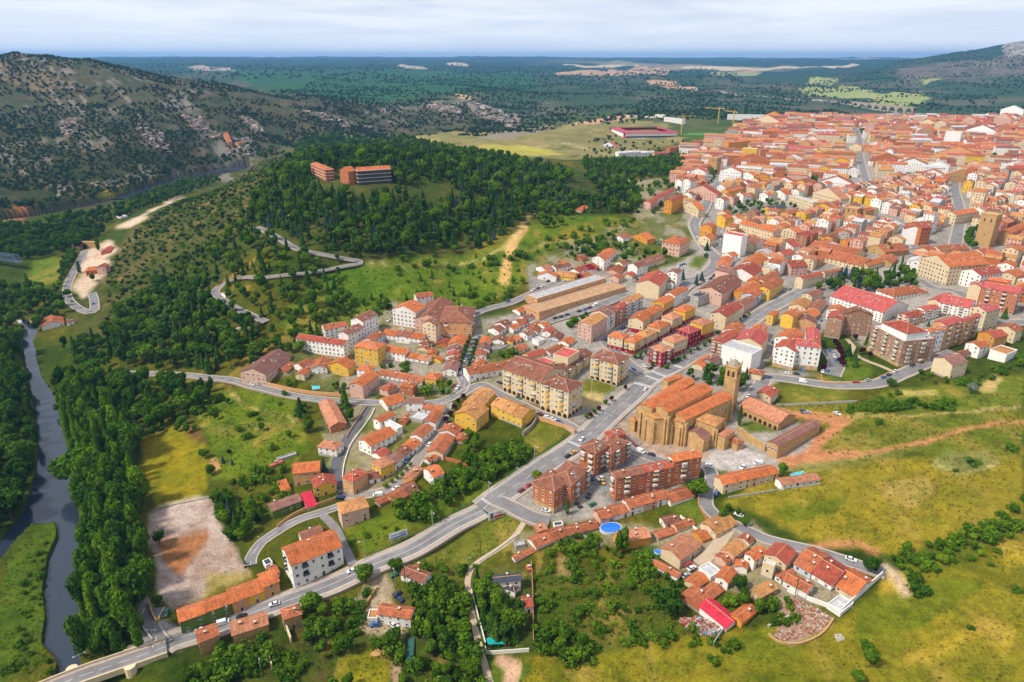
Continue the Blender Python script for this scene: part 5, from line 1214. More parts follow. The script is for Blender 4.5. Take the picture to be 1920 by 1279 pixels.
# railway viaduct
def viaduct():
    a = np.array(hit(1598, 197)); b_ = np.array(hit(1712, 215)); L_ = np.linalg.norm(b_ - a); d = (b_ - a) / L_; z0 = min(hz(*a), hz(*b_), hz(*(a + b_) / 2)); ang = math.atan2(d[1], d[0]); n_ = 8; w = L_ / n_; H_ = 26; V = []; F = []
    def prof(xc):   # arch opening outline
        r = w * .40; return [(xc - r, 0)] + [(xc - r * math.cos(math.pi * k / 8), H_ - 4 - r + r * math.sin(math.pi * k / 8)) for k in range(9)] + [(xc + r, 0)]
    for i in range(n_):
        x0 = i * w; P = prof(x0 + w / 2); pts = [(x0, 0)] + P + [(x0 + w, 0), (x0 + w, H_), (x0, H_)]
        for s_ in (-3, 3):
            o = len(V); V += [(x, s_, z) for x, z in pts]; m_ = len(pts); F.append(tuple(range(o, o + m_)) if s_ < 0 else tuple(range(o + m_ - 1, o - 1, -1)))
        o = len(V); V += [(x, -3, z) for x, z in P] + [(x, 3, z) for x, z in P]; k_ = len(P); F += [(o + i_, o + k_ + i_, o + k_ + i_ + 1, o + i_ + 1) for i_ in range(k_ - 1)]
    o = len(V); V += boxv(-20, L_ + 20, -3.4, 3.4, H_, H_ + 1.2); F += [tuple(i + o for i in f) for f in BF]
    v = mesh_obj("viaduct", V, F, mat("viaduct_stone", (.36, .29, .22), .95)); v.location = (a[0], a[1], z0 - 2); v.rotation_euler = (0, 0, ang); tagit(v, "old stone railway viaduct with round arches in the far valley", "viaduct")
viaduct()
# ------------------------------------------------------------ bridge over the river
def bridge():
    bz = -7.3; P = np.array([to_plane(x, y, bz) for x, y in [(312, 1212), (270, 1227), (205, 1249), (150, 1268), (90, 1292), (10, 1326), (-90, 1370)]]); P, l = resample(P, 2.0); n0 = P[0]; root = empty("bridge", (n0[0], n0[1], bz)); tagit(root, "stone road bridge over the river with pale parapets and lamps", "bridge")
    loc = P - n0; zf = lambda g: np.zeros(len(g)); w = 4.0
    ribbon("deck", loc, [-w, 0, w], 0, asph, root, 1.6, zf)
    for s_ in (-1, 1):
        a = [s_ * (w - 1.5), s_ * w]; a = a if s_ > 0 else a[::-1]; ribbon("pavement", loc, a, .13, conc, root, .3, zf)
        Nn = normals(loc); V = []; F = []
        for i, p in enumerate(loc):
            for o_, z in ((w, -1.6), (w, 1.0), (w + .4, 1.0), (w + .4, -1.6)): q_ = p + Nn[i] * s_ * o_; V.append((q_[0], q_[1], z))
        for i in range(len(loc) - 1):
            for k in range(4): F.append((i * 4 + k, i * 4 + (k + 1) % 4, i * 4 + 4 + (k + 1) % 4, i * 4 + 4 + k))
        mesh_obj("parapet", V, F, wallm("C"), root)
    for i in range(6, len(loc), 9):
        d = normals(loc)[i]; ang = math.atan2(d[1], d[0])
        o = boxes("pier", [(-5.2, 5.2, -1.6, 1.6, -12, -1.5)], wallm("S"), root); o.location = (*loc[i], 0); o.rotation_euler = (0, 0, ang)
        for s_ in (-1, 1):   # rounded refuge
            V = []; F = []
            for z in (-9, 1.0):
                for k in range(7): a = -math.pi / 2 + math.pi * k / 6; V.append((s_ * (4.4 + 2.0 * math.cos(a)), 2.0 * math.sin(a), z))
            F = [(k, k + 1, k + 8, k + 7) for k in range(6)] + [tuple(range(7, 14))]; o = mesh_obj("refuge", V, F, wallm("C"), root); o.location = (*loc[i], 0); o.rotation_euler = (0, 0, ang)
    V = []; F = []; Nn = normals(loc)
    for i in range(len(loc) - 1):
        if i % 3 == 2: continue
        o = len(V)
        for j in (i, i + 1):
            for oo in (-.08, .08): q_ = loc[j] + Nn[j] * oo; V.append((q_[0], q_[1], .015))
        F.append((o, o + 1, o + 3, o + 2))
    m_ = mesh_obj("marking", V, F, paintw, root); m_["kind"] = "stuff"; occ_line(P, 11)
bridge()
def truss():
    a = np.array(to_plane(-70, 478, -2)); b_ = np.array(to_plane(40, 492, -2)); L_ = np.linalg.norm(b_ - a); ang = math.atan2(*(b_ - a)[::-1]); m = mat("blue_grey_steel", (.07, .12, .16), .6, .2, 1, .4); bl = [(0, L_, -2.6, 2.6, 0, .6)]
    r_ = empty("iron_bridge", (a[0], a[1], -2), ang); tagit(r_, "old blue grey iron truss bridge at the left edge beyond the trees", "bridge"); boxes("deck", bl, m, r_); n_ = max(6, int(L_ / 6)); h_ = 7
    for s_ in (-2.7, 2.7):
        V = []; F = []
        def bar(x0, z0, x1, z1, t_=.22):
            o = len(V); d = np.array([x1 - x0, z1 - z0]); d /= np.linalg.norm(d); q_ = np.array([-d[1], d[0]]) * t_
            for y in (s_ - t_, s_ + t_): V.extend([(x0 + q_[0], y, z0 + q_[1]), (x1 + q_[0], y, z1 + q_[1]), (x1 - q_[0], y, z1 - q_[1]), (x0 - q_[0], y, z0 - q_[1])])
            F.extend([(o, o + 1, o + 2, o + 3), (o + 7, o + 6, o + 5, o + 4), (o, o + 4, o + 5, o + 1), (o + 3, o + 2, o + 6, o + 7)])
        for k in range(n_):
            x0, x1 = L_ * k / n_, L_ * (k + 1) / n_; t0 = h_ * min(1, k, n_ - k); t1 = h_ * min(1, k + 1, n_ - k - 1); bar(x0, t0, x1, t1, .3); bar(x0, 0, x0, max(t0, .1)); bar(x0, 0, x1, t1); bar(x0, t0, x1, 0)
        mesh_obj("truss", V, F, m, r_)
truss()
# tunnel mouth under the railway bank
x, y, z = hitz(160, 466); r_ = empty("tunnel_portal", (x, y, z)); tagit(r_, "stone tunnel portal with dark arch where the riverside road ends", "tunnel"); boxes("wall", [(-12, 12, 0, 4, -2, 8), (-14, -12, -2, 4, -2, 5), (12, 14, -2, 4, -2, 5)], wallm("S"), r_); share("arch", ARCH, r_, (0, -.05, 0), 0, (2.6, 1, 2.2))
# ------------------------------------------------------------ town infill
city_px = [(1300,440),(1262,352),(1285,325),(1290,285),(1345,270),(1395,240),(1440,224),(1560,222),(1760,217),(1990,214),(1990,600),(1810,560),(1740,520),(1500,535),(1440,585),(1400,600),(1350,520),(1350,400)]
cityP = poly(city_px); nob = [poly(q_) for q_ in ([(1505,530),(1560,505),(1700,500),(1760,535),(1700,555),(1560,560)],[(1355,385),(1480,372),(1500,395),(1400,415),(1360,410)],[(1590,250),(1612,238),(1625,258),(1600,268)],[(1690,470),(1830,425),(1860,440),(1800,480)],[(1500,340),(1535,330),(1565,352),(1520,366)],[(1310,440),(1350,380),(1355,440)])]
r9 = random.Random(21); INF = []; GAPS = []; SEG = [(-.35, 0), (-.1, 1), (.12, 2)]
c0 = np.array(poly([(1600, 400)])[0])
gp = np.array(cityP); x0, y0 = gp.min(0); x1, y1 = gp.max(0)
for reg in range(3):
    ang = (.75, -.42, -.25)[reg]; ca, sa = math.cos(ang), math.sin(ang); R_ = 1600; u_ = -R_; row = 0
    while u_ < R_:
        dep = r9.uniform(10.5, 13.5) * (1, 1.12, 1.25)[reg]; v_ = -R_
        while v_ < R_:
            ca, sa = math.cos(ang), math.sin(ang); wd = r9.choice((8, 9.5, 11, 13, 16)) if reg == 0 else r9.choice((13, 17, 22, 28, 36)) * (1, 1.2)[reg - 1]; X = c0[0] + ca * (v_ + wd / 2) - sa * (u_ + dep / 2); Y = c0[1] + sa * (v_ + wd / 2) + ca * (u_ + dep / 2); v_ += wd + (.05 if r9.random() < .9 else r9.uniform(2, 9))
            X, Y = X + 16 * math.sin(Y / 120 + X / 95), Y + 14 * math.sin(X / 110 - Y / 150)
            if not (x0 < X < x1 and y0 < Y < y1): continue
            rg = 0 if Y < 900 + .2 * X else 1 if Y < 1350 else 2
            if rg != reg: continue
            if not pip(gp, np.array([X]), np.array([Y]))[0] or any(pip(np.array(q_), np.array([X]), np.array([Y]))[0] for q_ in nob): continue
            an = ang + .12 * math.sin(X / 90 + Y / 130) + r9.uniform(-.03, .03); ca, sa = math.cos(an), math.sin(an)
            ft = [(X + ca * a - sa * b_, Y + sa * a + ca * b_) for a, b_ in ((-wd / 2, -dep / 2), (wd / 2, -dep / 2), (wd / 2, dep / 2), (-wd / 2, dep / 2))]
            cen_ = np.array([X, Y]); 
            if occ_hit(cen_ + (np.array(ft) - cen_) * .80): continue
            if reg and r9.random() < .13: GAPS.append((X, Y)); continue
            fl_ = r9.choice((2, 3, 3, 4)) if Y < 900 else r9.choice((3, 4, 4, 5)) if Y < 1350 else r9.choice((4, 4, 5, 5, 6)); tw = wd < dep * 1.5 and r9.random() < .5
            fl_ += int(2.2 * float(vn(X / 70, Y / 70, 4)) - .9) + (r9.random() < .03) * 3; INF.append((X, Y, an + math.pi / 2, dep, wd, max(2, fl_)) if tw else (X, Y, an, wd, dep, max(2, fl_)))
            occ_poly(ft)
        row += 1; u_ += dep + ((6.5, 8, 11)[reg] if row % 2 == 0 else (.2, .2, 2)[reg])
INF.sort(key=lambda q_: math.hypot(q_[0], q_[1])); nI = 60
WC = "WWWWWWWCCCCCPPKKYBTE"; RC = "ooottttbbppppyyywrkd"
for X, Y, ang, wd, dep, fl_ in INF[:nI]:
    # frame so that local -y looks towards the camera
    ex = np.array([math.cos(ang), math.sin(ang)]); hx, hy = wd / 2, dep / 2
    if (ex[1] * X - ex[0] * Y) * -1 < 0 and False: pass
    make_building(np.array([X, Y]), ex, hx, hy, fl_ * 2.9, hz(X, Y), r9.choice("RRRh"), r9.choice(WC), r9.choice(RC), fl_, "", None, "town_house", True)
# the rest of the far town in one object
def bulk_town(rows):
    wl = {c_: i for i, c_ in enumerate(dict.fromkeys(WC))}; rl = {c_: i + len(wl) for i, c_ in enumerate(dict.fromkeys(RC))}; gi_ = len(wl) + len(rl); V = []; F = []; MI = []
    for X, Y, ang, wd, dep, fl_ in rows:
        g = hz(X, Y); h = fl_ * 2.9; ca, sa = math.cos(ang), math.sin(ang); hx, hy = wd / 2 - .05, dep / 2; w_ = wl[r9.choice(WC)]; rr = rl[r9.choice(RC)]; rs = hy * .4; T = lambda x, y, z: (X + ca * x - sa * y, Y + sa * x + ca * y, g + z)
        o = len(V); V += [T(*p) for p in boxv(-hx, hx, -hy, hy, -4, h)] + [T(-hx, 0, h + rs), T(hx, 0, h + rs)]; F += [tuple(i + o for i in BF[k]) for k in (2, 3, 4, 5)] + [(o + 7, o + 4, o + 8), (o + 5, o + 6, o + 9)]; MI += [w_] * 6
        o = len(V); ox_, oy_ = hx + .02, hy + .4; ze = h - .16; V += [T(-ox_, -oy_, ze + .15), T(ox_, -oy_, ze + .15), T(ox_, 0, h + rs + .15), T(-ox_, 0, h + rs + .15), T(ox_, oy_, ze + .15), T(-ox_, oy_, ze + .15)] ; V += [T(-ox_, -oy_, ze - .1), T(ox_, -oy_, ze - .1)]
        F += [(o, o + 1, o + 2, o + 3), (o + 4, o + 5, o + 3, o + 2), (o + 6, o + 7, o + 1, o)]; MI += [rr] * 3
        if r9.random() < .7: o = len(V); cx_, cy_ = r9.uniform(-hx, hx) * .7, r9.uniform(-hy, hy) * .5; V += [T(*p) for p in boxv(cx_ - .4, cx_ + .4, cy_ - .4, cy_ + .4, h, h + rs + 1.2)]; F += [tuple(i + o for i in f) for f in BF]; MI += [w_] * 6
        n1, n2 = max(1, int(wd / 3)), max(1, int(dep / 3.4)); s1 = -1 if (-sa * X + ca * Y) > 0 else 1; s2 = -1 if (ca * X + sa * Y) > 0 else 1
        for f in range(fl_):
            z = 2.9 * (f + .55)
            for k in range(n1):
                if r9.random() < .12: continue
                x = -hx + 2 * hx * (k + .5) / n1; o = len(V); y_ = s1 * (hy + .05); V += [T(x - .5, y_, z - .65), T(x + .5, y_, z - .65), T(x + .5, y_, z + .65), T(x - .5, y_, z + .65)]; F.append((o, o + 1, o + 2, o + 3)); MI.append(gi_)
            for k in range(n2):
                if r9.random() < .35: continue
                y = -hy + 2 * hy * (k + .5) / n2; o = len(V); x_ = s2 * (hx + .05); V += [T(x_, y - .5, z - .65), T(x_, y + .5, z - .65), T(x_, y + .5, z + .65), T(x_, y - .5, z + .65)]; F.append((o, o + 1, o + 2, o + 3)); MI.append(gi_)
    ms = [wallm(c_) for c_ in wl] + [roofm(c_) for c_ in rl] + [glass_m]; o = mesh_obj("town_houses", V, F, ms, None, MI); tagit(o, "crowded tiled roofs and pale walls of the far old town", kind="stuff"); print("infill", len(rows), len(F))
bulk_town(INF[nI:])
# ------------------------------------------------------------ trees
def leaf_mat(name, c1, c2, tr=.25):
    m = bpy.data.materials.new(name); m.use_nodes = True; t = m.node_tree; t.nodes.clear()
    geo = N(t, "ShaderNodeNewGeometry"); n1 = N(t, "ShaderNodeTexNoise"); n1.inputs["Scale"].default_value = .55; n1.inputs["Detail"].default_value = 3; t.links.new(geo.outputs["Position"], n1.inputs["Vector"])
    oi = N(t, "ShaderNodeObjectInfo"); a = N(t, "ShaderNodeMath", operation="MULTIPLY_ADD"); a.inputs[1].default_value = .7; t.links.new(oi.outputs["Random"], a.inputs[0])
    b_ = N(t, "ShaderNodeMapRange"); b_.inputs[1].default_value = .3; b_.inputs[2].default_value = .7; b_.inputs[3].default_value = -.15; b_.inputs[4].default_value = .45; t.links.new(n1.outputs["Fac"], b_.inputs[0]); t.links.new(b_.outputs[0], a.inputs[2])
    mx_ = N(t, "ShaderNodeMixRGB"); mx_.inputs[1].default_value = (*c1, 1); mx_.inputs[2].default_value = (*c2, 1); t.links.new(a.outputs[0], mx_.inputs[0])
    d = N(t, "ShaderNodeBsdfDiffuse"); tr_ = N(t, "ShaderNodeBsdfTranslucent"); t.links.new(mx_.outputs[0], d.inputs[0]); t.links.new(mx_.outputs[0], tr_.inputs[0])
    ms = N(t, "ShaderNodeMixShader"); ms.inputs[0].default_value = tr; t.links.new(d.outputs[0], ms.inputs[1]); t.links.new(tr_.outputs[0], ms.inputs[2])
    o = N(t, "ShaderNodeOutputMaterial"); t.links.new(ms.outputs[0], o.inputs[0]); return m
L_BROAD = leaf_mat("broad_leaves", (.042, .115, .007), (.150, .255, .014), .3); L_CON = leaf_mat("conifer_needles", (.020, .062, .011), (.080, .165, .020), .12); L_SCR = leaf_mat("scrub_leaves", (.016, .038, .010), (.045, .082, .020), .15)
L_POP = leaf_mat("poplar_leaves", (.055, .14, .007), (.16, .28, .014), .3); L_SIL = leaf_mat("silver_leaves", (.16, .20, .14), (.28, .32, .24), .2); L_PLUM = leaf_mat("plum_leaves", (.04, .008, .018), (.07, .015, .025), .1); L_BLUE = leaf_mat("blue_spruce_needles", (.035, .07, .07), (.07, .12, .12), .1); L_LIME = leaf_mat("lime_leaves", (.14, .24, .012), (.24, .34, .02), .35)
L_RIV = leaf_mat("riverside_leaves", (.022, .070, .006), (.078, .165, .011), .25)  # riverside greens, darkened to carry the shade over the lower left river
L_MEAD = leaf_mat("dry_meadow_herbs", (.12, .12, .015), (.26, .20, .04), .2); L_SCR2 = leaf_mat("green_meadow_herbs", (.04, .08, .008), (.10, .15, .014), .2)
bark = mat("bark", (.10, .075, .05), .95, .2, 3)
def crown_mesh(name, form, n_, m, seed):
    r_ = np.random.default_rng(seed)
    if form == "broad":
        k = 15; cen = r_.normal(size=(k, 3)); cen /= np.linalg.norm(cen, axis=1)[:, None]; cen *= (r_.uniform(.45, 1, (k, 1)) ** .6); cen = cen * (.27, .27, .25) + (0, 0, .60); rad = r_.uniform(.10, .19, k); cen[0] = (0, 0, .6); rad[0] = .27
        i = r_.choice(k, n_, p=rad ** 2 / (rad ** 2).sum()); d = r_.normal(size=(n_, 3)); d /= np.linalg.norm(d, axis=1)[:, None]; P = cen[i] + d * (rad[i] * r_.uniform(.75, 1.08, n_))[:, None]; sz = .042
    elif form == "con":
        t_ = r_.uniform(0, 1, n_) ** 1.35; a = r_.uniform(0, 2 * math.pi, n_); lay = (t_ * 9) % 1; R_ = (1 - t_) * .235 * (1.10 - .45 * lay) * (.85 + .25 * np.sin(a * 5 + np.floor(t_ * 9) * 2.1)); R_ *= r_.uniform(.72, 1.05, n_)
        P = np.stack([R_ * np.cos(a), R_ * np.sin(a), .10 + t_ * .9 - R_ * .18], -1); d = np.stack([np.cos(a) * .7, np.sin(a) * .7, np.full(n_, .75)], -1); sz = .038
    elif form == "pine":
        k = 11; cen = np.stack([r_.uniform(-.2, .2, k), r_.uniform(-.2, .2, k), r_.uniform(.38, .9, k)], -1); cen[:, :2] *= (1.25 - cen[:, 2:]) * 1.3; rad = r_.uniform(.10, .16, k)
        i = r_.choice(k, n_); d = r_.normal(size=(n_, 3)); d /= np.linalg.norm(d, axis=1)[:, None]; P = cen[i] + d * (rad[i] * r_.uniform(.6, 1.05, n_))[:, None] * (1.15, 1.15, .75); sz = .040
    elif form in ("lomb", "cyp"):
        w_ = .085 if form == "lomb" else .075; t_ = r_.uniform(0, 1, n_); a = r_.uniform(0, 2 * math.pi, n_); R_ = w_ * np.sin(np.clip(t_ * 1.02, 0, 1) ** .6 * math.pi) ** .6 * (1 + .25 * np.sin(a * 3 + t_ * 20)) * r_.uniform(.7, 1.1, n_); P = np.stack([R_ * np.cos(a), R_ * np.sin(a), .07 + t_ * .93], -1); d = np.stack([np.cos(a), np.sin(a), np.full(n_, .5)], -1); sz = .022
    elif form == "pop":    # tall upright black poplar: several rising plumes
        k = 13; cen = np.stack([r_.normal(0, .10, k), r_.normal(0, .10, k), r_.uniform(.25, .85, k)], -1); cen[:, :2] *= (1.3 - cen[:, 2:]); rad = r_.uniform(.08, .13, k); cen[0] = (0, 0, .5); rad[0] = .15
        i = r_.choice(k, n_); d = r_.normal(size=(n_, 3)); d /= np.linalg.norm(d, axis=1)[:, None]; P = cen[i] + d * (rad[i] * r_.uniform(.7, 1.06, n_))[:, None] * (1, 1, 1.55); sz = .030
    else:                  # bush
        k = 9; cen = np.stack([r_.uniform(-.4, .4, k), r_.uniform(-.4, .4, k), r_.uniform(.2, .6, k)], -1); rad = r_.uniform(.25, .38, k); i = r_.choice(k, n_); d = r_.normal(size=(n_, 3)); d /= np.linalg.norm(d, axis=1)[:, None]; P = cen[i] + d * (rad[i] * r_.uniform(.7, 1.05, n_))[:, None]; P[:, 2] = np.abs(P[:, 2]); sz = .085
    d = d + r_.normal(0, .45, (n_, 3)); d /= np.linalg.norm(d, axis=1)[:, None]
    u = np.cross(d, r_.normal(size=(n_, 3))); u /= np.linalg.norm(u, axis=1)[:, None]; v = np.cross(d, u); s = (sz * r_.uniform(.7, 1.5, n_))[:, None]
    co_ = np.stack([P - u * s, P - v * s * .8 + d * s * .25, P + u * s, P + v * s * .8 + d * s * .25], 1).reshape(-1, 3)
    q_ = np.arange(n_ * 4).reshape(n_, 4); me = bulk_mesh(name, co_, q_, [m]); return me
def trunk_mesh(form):
    V = []; F = []; top = {"broad": .55, "con": .9, "pine": .8, "lomb": .7, "cyp": .6, "pop": .7, "bush": .4}[form]; r0 = {"broad": .03, "bush": .03}.get(form, .018)
    def limb(p, q_, ra, rb):
        p = np.array(p, float); q_ = np.array(q_, float); d = q_ - p; d /= np.linalg.norm(d); a = np.cross(d, (1, .3, .1)); a /= np.linalg.norm(a); b_ = np.cross(d, a); o = len(V)
        for c_, r in ((p, ra), (q_, rb)):
            for k in range(5): V.append(tuple(c_ + r * (a * math.cos(k * 1.2566) + b_ * math.sin(k * 1.2566))))
        for k in range(5): F.append((o + k, o + (k + 1) % 5, o + 5 + (k + 1) % 5, o + 5 + k))
    limb((0, 0, -.06), (0, 0, top), r0, r0 * .35)
    if form in ("broad", "pine", "bush"):
        for k in range(5): a = k * 1.3; limb((0, 0, top * (.45 + .1 * k)), (.2 * math.cos(a), .2 * math.sin(a), top * (.75 + .12 * k)), r0 * .5, r0 * .15)
    return proto(lambda: mesh_obj("trunk", V, F, bark))
TK = {f: trunk_mesh(f) for f in ("broad", "con", "pine", "lomb", "cyp", "pop", "bush")}
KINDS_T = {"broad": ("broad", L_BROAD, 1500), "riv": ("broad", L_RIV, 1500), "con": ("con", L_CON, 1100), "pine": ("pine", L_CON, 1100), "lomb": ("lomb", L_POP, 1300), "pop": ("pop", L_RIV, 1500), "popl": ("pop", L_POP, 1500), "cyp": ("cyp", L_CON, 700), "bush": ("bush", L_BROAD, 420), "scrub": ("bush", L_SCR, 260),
           "silver": ("broad", L_SIL, 1500), "plum": ("broad", L_PLUM, 900), "blue": ("con", L_BLUE, 1100), "lime": ("broad", L_LIME, 1200), "weed": ("bush", L_LIME, 120), "mead": ("bush", L_MEAD, 60), "meadg": ("bush", L_SCR2, 60)}
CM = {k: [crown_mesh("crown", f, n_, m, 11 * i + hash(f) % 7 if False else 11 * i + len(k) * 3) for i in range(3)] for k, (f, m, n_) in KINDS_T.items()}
sr0 = random.Random(5)
TREES = []   # (kind, x, y, z, height, zone label, group)
clr = poly([(578,334),(600,326),(660,330),(745,342),(752,368),(700,378),(640,372),(585,350)])
def inocc(x, y): return occ_at(x, y) != 0
def zone(px, step, mix, h0, h1, prob=1.0, lab=None, grp=None, wpts=None, clump=0.0, seed=0, road_ok=False):
    P = np.array(wpts if wpts is not None else poly(px)); r_ = np.random.default_rng(seed + len(TREES) + int(step * 10)); x0, y0 = P.min(0); x1, y1 = P.max(0)
    if P[:, 1].mean() < 345 and step < 9 and 'mead' not in mix and 'meadg' not in mix: step *= .74
    gx, gy = np.meshgrid(np.arange(x0, x1, step), np.arange(y0, y1, step), indexing="ij"); gx = gx.ravel() + r_.uniform(-.48, .48, gx.size) * step; gy = gy.ravel() + r_.uniform(-.48, .48, gy.size) * step
    m = pip(P, gx, gy); m &= r_.uniform(size=gx.size) < prob
    if clump: m &= fbm(gx / (step * 6), gy / (step * 6), 3, 7) > clump
    near = (gx > OX) & (gx < OX + OW) & (gy > OY) & (gy < OY + OH); m &= ~(near & inocc(gx, gy)); m &= ~inriv(gx, gy) & ~pip(clr, gx, gy)
    gx, gy = gx[m], gy[m]; gz = H(gx, gy); ks = list(mix); pw = np.array([mix[k] for k in ks], float); kk = r_.choice(len(ks), len(gx), p=pw / pw.sum()); hh = r_.uniform(0, 1, len(gx)) ** 1.2 * (h1 - h0) + h0
    for i in range(len(gx)): TREES.append((ks[kk[i]], gx[i], gy[i], gz[i], hh[i], lab, grp))
def one(px, py, kind, h, lab=None, grp=None, sx=1.0):
    x, y = hit(px, py); TREES.append((kind, x, y, hz(x, y), h, lab, grp, 1, sx))
PINES = ("conifer in the dense wood on the castle hill", "conifers of the castle hill wood")
zone([(560,268),(640,256),(760,262),(900,296),(1060,328),(1190,348),(1195,400),(1060,402),(1010,398),(985,420),(930,455),(860,482),(700,490),(640,495),(600,490),(520,440),(470,410),(500,360),(540,320)], 7.4, {"con": 6, "pine": 3, "broad": 2.4, "blue": .8}, 7, 18, .93, *PINES, clump=.33)
zone([(470,410),(520,440),(600,500),(640,500),(640,600),(560,640),(480,600),(410,550),(400,500),(430,450)], 8.2, {"pine": 4, "con": 5, "broad": 3}, 6, 14, .85, "tree on the steep slope around the hairpin road", "trees around the hairpin road")
zone([(640,510),(700,497),(860,485),(985,470),(985,530),(890,585),(740,600),(650,612),(560,645),(580,590)], 9.5, {"broad": 3, "con": 2, "bush": 6}, 2.0, 8, .62, "small tree on the open green slope above the white flats", "small trees on the open green slope", clump=.34)
zone([(640,605),(720,590),(740,560),(650,560),(560,610),(520,650),(470,690),(560,670),(600,640)], 8, {"broad": 5, "con": 2}, 5, 10, .75, "tree behind the long white block below the hill", "trees behind the long white block")
zone([(990,480),(1040,440),(1190,410),(1180,440),(1100,500),(1020,470)], 9, {"broad": 3, "bush": 6, "pine": 1}, 2.5, 7, .5, "tree in the rough ground above the small hill houses", "trees above the small hill houses")
zone([(1000,400),(1060,372),(1090,385),(1060,420),(1020,432)], 8, {"broad": 5}, 7, 11, .9, "bright broad tree beside the upper hill track", "broad trees by the upper hill track")
zone([(120,655),(180,640),(250,580),(300,535),(400,550),(480,610),(540,650),(500,690),(420,700),(300,695),(200,690),(150,700)], 7.6, {"pine": 4, "con": 3, "broad": 3, "riv": 2}, 9, 16, .93, "tree in the wood at the foot of the hill", "trees of the wood at the hill foot")
zone([(120,705),(210,715),(330,720),(420,735),(400,770),(330,800),(270,815),(262,850),(220,850),(150,800),(110,730)], 7.8, {"pop": 5, "riv": 4, "broad": 3}, 10, 17, .95, "broad tree below the valley road", "broad trees below the valley road")
zone([(150,740),(262,850),(275,960),(284,1050),(276,1110),(262,1150),(270,1190),(262,1235),(160,1262),(156,1180),(168,1050),(160,1000),(142,900),(136,840),(116,760)], 7.0, {"pop": 5, "popl": 5, "riv": 1, "lomb": 4}, 13, 25, .95, "tall riverside poplar on the bank beside the cleared yard", "riverside poplars by the cleared yard")
for x, y, h in ((178,905,26),(200,1000,25),(212,1075,25),(222,1130,24),(236,1170,24),(250,1190,22),(208,1180,21),(190,1200,18)): one(x, y, "lomb", h, "tall narrow poplar rising above the river bank trees", "narrow poplars on the river bank")
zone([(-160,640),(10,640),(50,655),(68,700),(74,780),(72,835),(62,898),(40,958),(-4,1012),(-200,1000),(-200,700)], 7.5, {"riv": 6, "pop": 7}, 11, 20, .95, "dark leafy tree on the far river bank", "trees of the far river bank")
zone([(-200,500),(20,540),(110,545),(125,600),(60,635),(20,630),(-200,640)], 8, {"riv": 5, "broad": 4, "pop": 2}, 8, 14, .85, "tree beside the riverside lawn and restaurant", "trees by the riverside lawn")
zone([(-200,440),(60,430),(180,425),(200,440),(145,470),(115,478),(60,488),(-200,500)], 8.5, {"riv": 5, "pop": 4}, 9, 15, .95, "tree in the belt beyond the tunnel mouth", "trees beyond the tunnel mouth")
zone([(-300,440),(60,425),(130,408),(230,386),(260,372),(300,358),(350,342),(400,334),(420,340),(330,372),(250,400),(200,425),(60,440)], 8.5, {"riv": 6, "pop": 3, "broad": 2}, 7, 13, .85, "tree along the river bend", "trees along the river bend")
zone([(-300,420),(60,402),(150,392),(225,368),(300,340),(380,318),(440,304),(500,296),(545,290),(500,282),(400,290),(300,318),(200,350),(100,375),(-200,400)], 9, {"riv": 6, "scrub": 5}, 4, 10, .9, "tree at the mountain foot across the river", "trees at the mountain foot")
zone([(200,500),(260,430),(350,375),(480,305),(540,290),(520,330),(430,440),(330,520),(240,600),(200,610)], 6.6, {"scrub": 5, "bush": 4, "pine": .5}, 1.6, 4.6, .7, None, None)
zone([(300,520),(430,440),(500,345),(545,300),(560,270),(600,262),(540,320),(500,360),(470,410),(430,450),(400,500),(400,545),(300,535)], 8, {"broad": 5, "pine": 4, "con": 2}, 5, 11, .8, "tree on the western edge of the castle hill", "trees on the western hill edge")
# left mountain scrub, far woods
zone([(-200,415),(0,400),(200,345),(300,318),(420,290),(540,283),(640,262),(720,258),(760,250),(700,232),(640,225),(500,215),(430,205),(300,195),(0,200),(-200,200)], 9.0, {"scrub": 1}, 2.8, 6.4, .93, clump=.385)
zone(None, 14, {"scrub": 1}, 4, 7.5, .85, wpts=[(-2600,1500),(-1250,1450),(-500,1650),(60,1750),(200,2300),(100,2900),(-600,2500),(-2600,2400)], clump=.46)
zone(None, 26, {"scrub": 3, "riv": 1}, 5, 10, .8, wpts=[(-450,1900),(250,2050),(700,2200),(1000,2500),(1500,3600),(1200,4600),(0,4600),(-1100,4400),(-900,2600)], clump=.42)
zone(None, 34, {"scrub": 2, "riv": 1}, 6, 12, .8, wpts=[(1050,2550),(3400,2450),(5200,5200),(3500,6500),(1500,4700)], clump=.48)
zone(None, 60, {"riv": 1, "scrub": 1}, 10, 18, .7, wpts=[(-3500,4200),(1500,4600),(2400,8000),(-5200,8000)], clump=.40)
zone([(1100,262),(1160,245),(1170,262),(1290,268),(1290,285),(1180,290),(1080,300)], 22, {"riv": 3, "scrub": 2}, 4, 9, .45, "tree on the far meadow near the stadium", "trees on the far meadow")
zone([(1120,222),(1290,205),(1380,205),(1380,225),(1290,228),(1130,235)], 20, {"riv": 3, "scrub": 2}, 5, 10, .7)
zone([(1380,232),(1440,212),(1560,205),(1640,222),(1560,236),(1480,240)], 15, {"riv": 3, "scrub": 2}, 5, 10, .9)
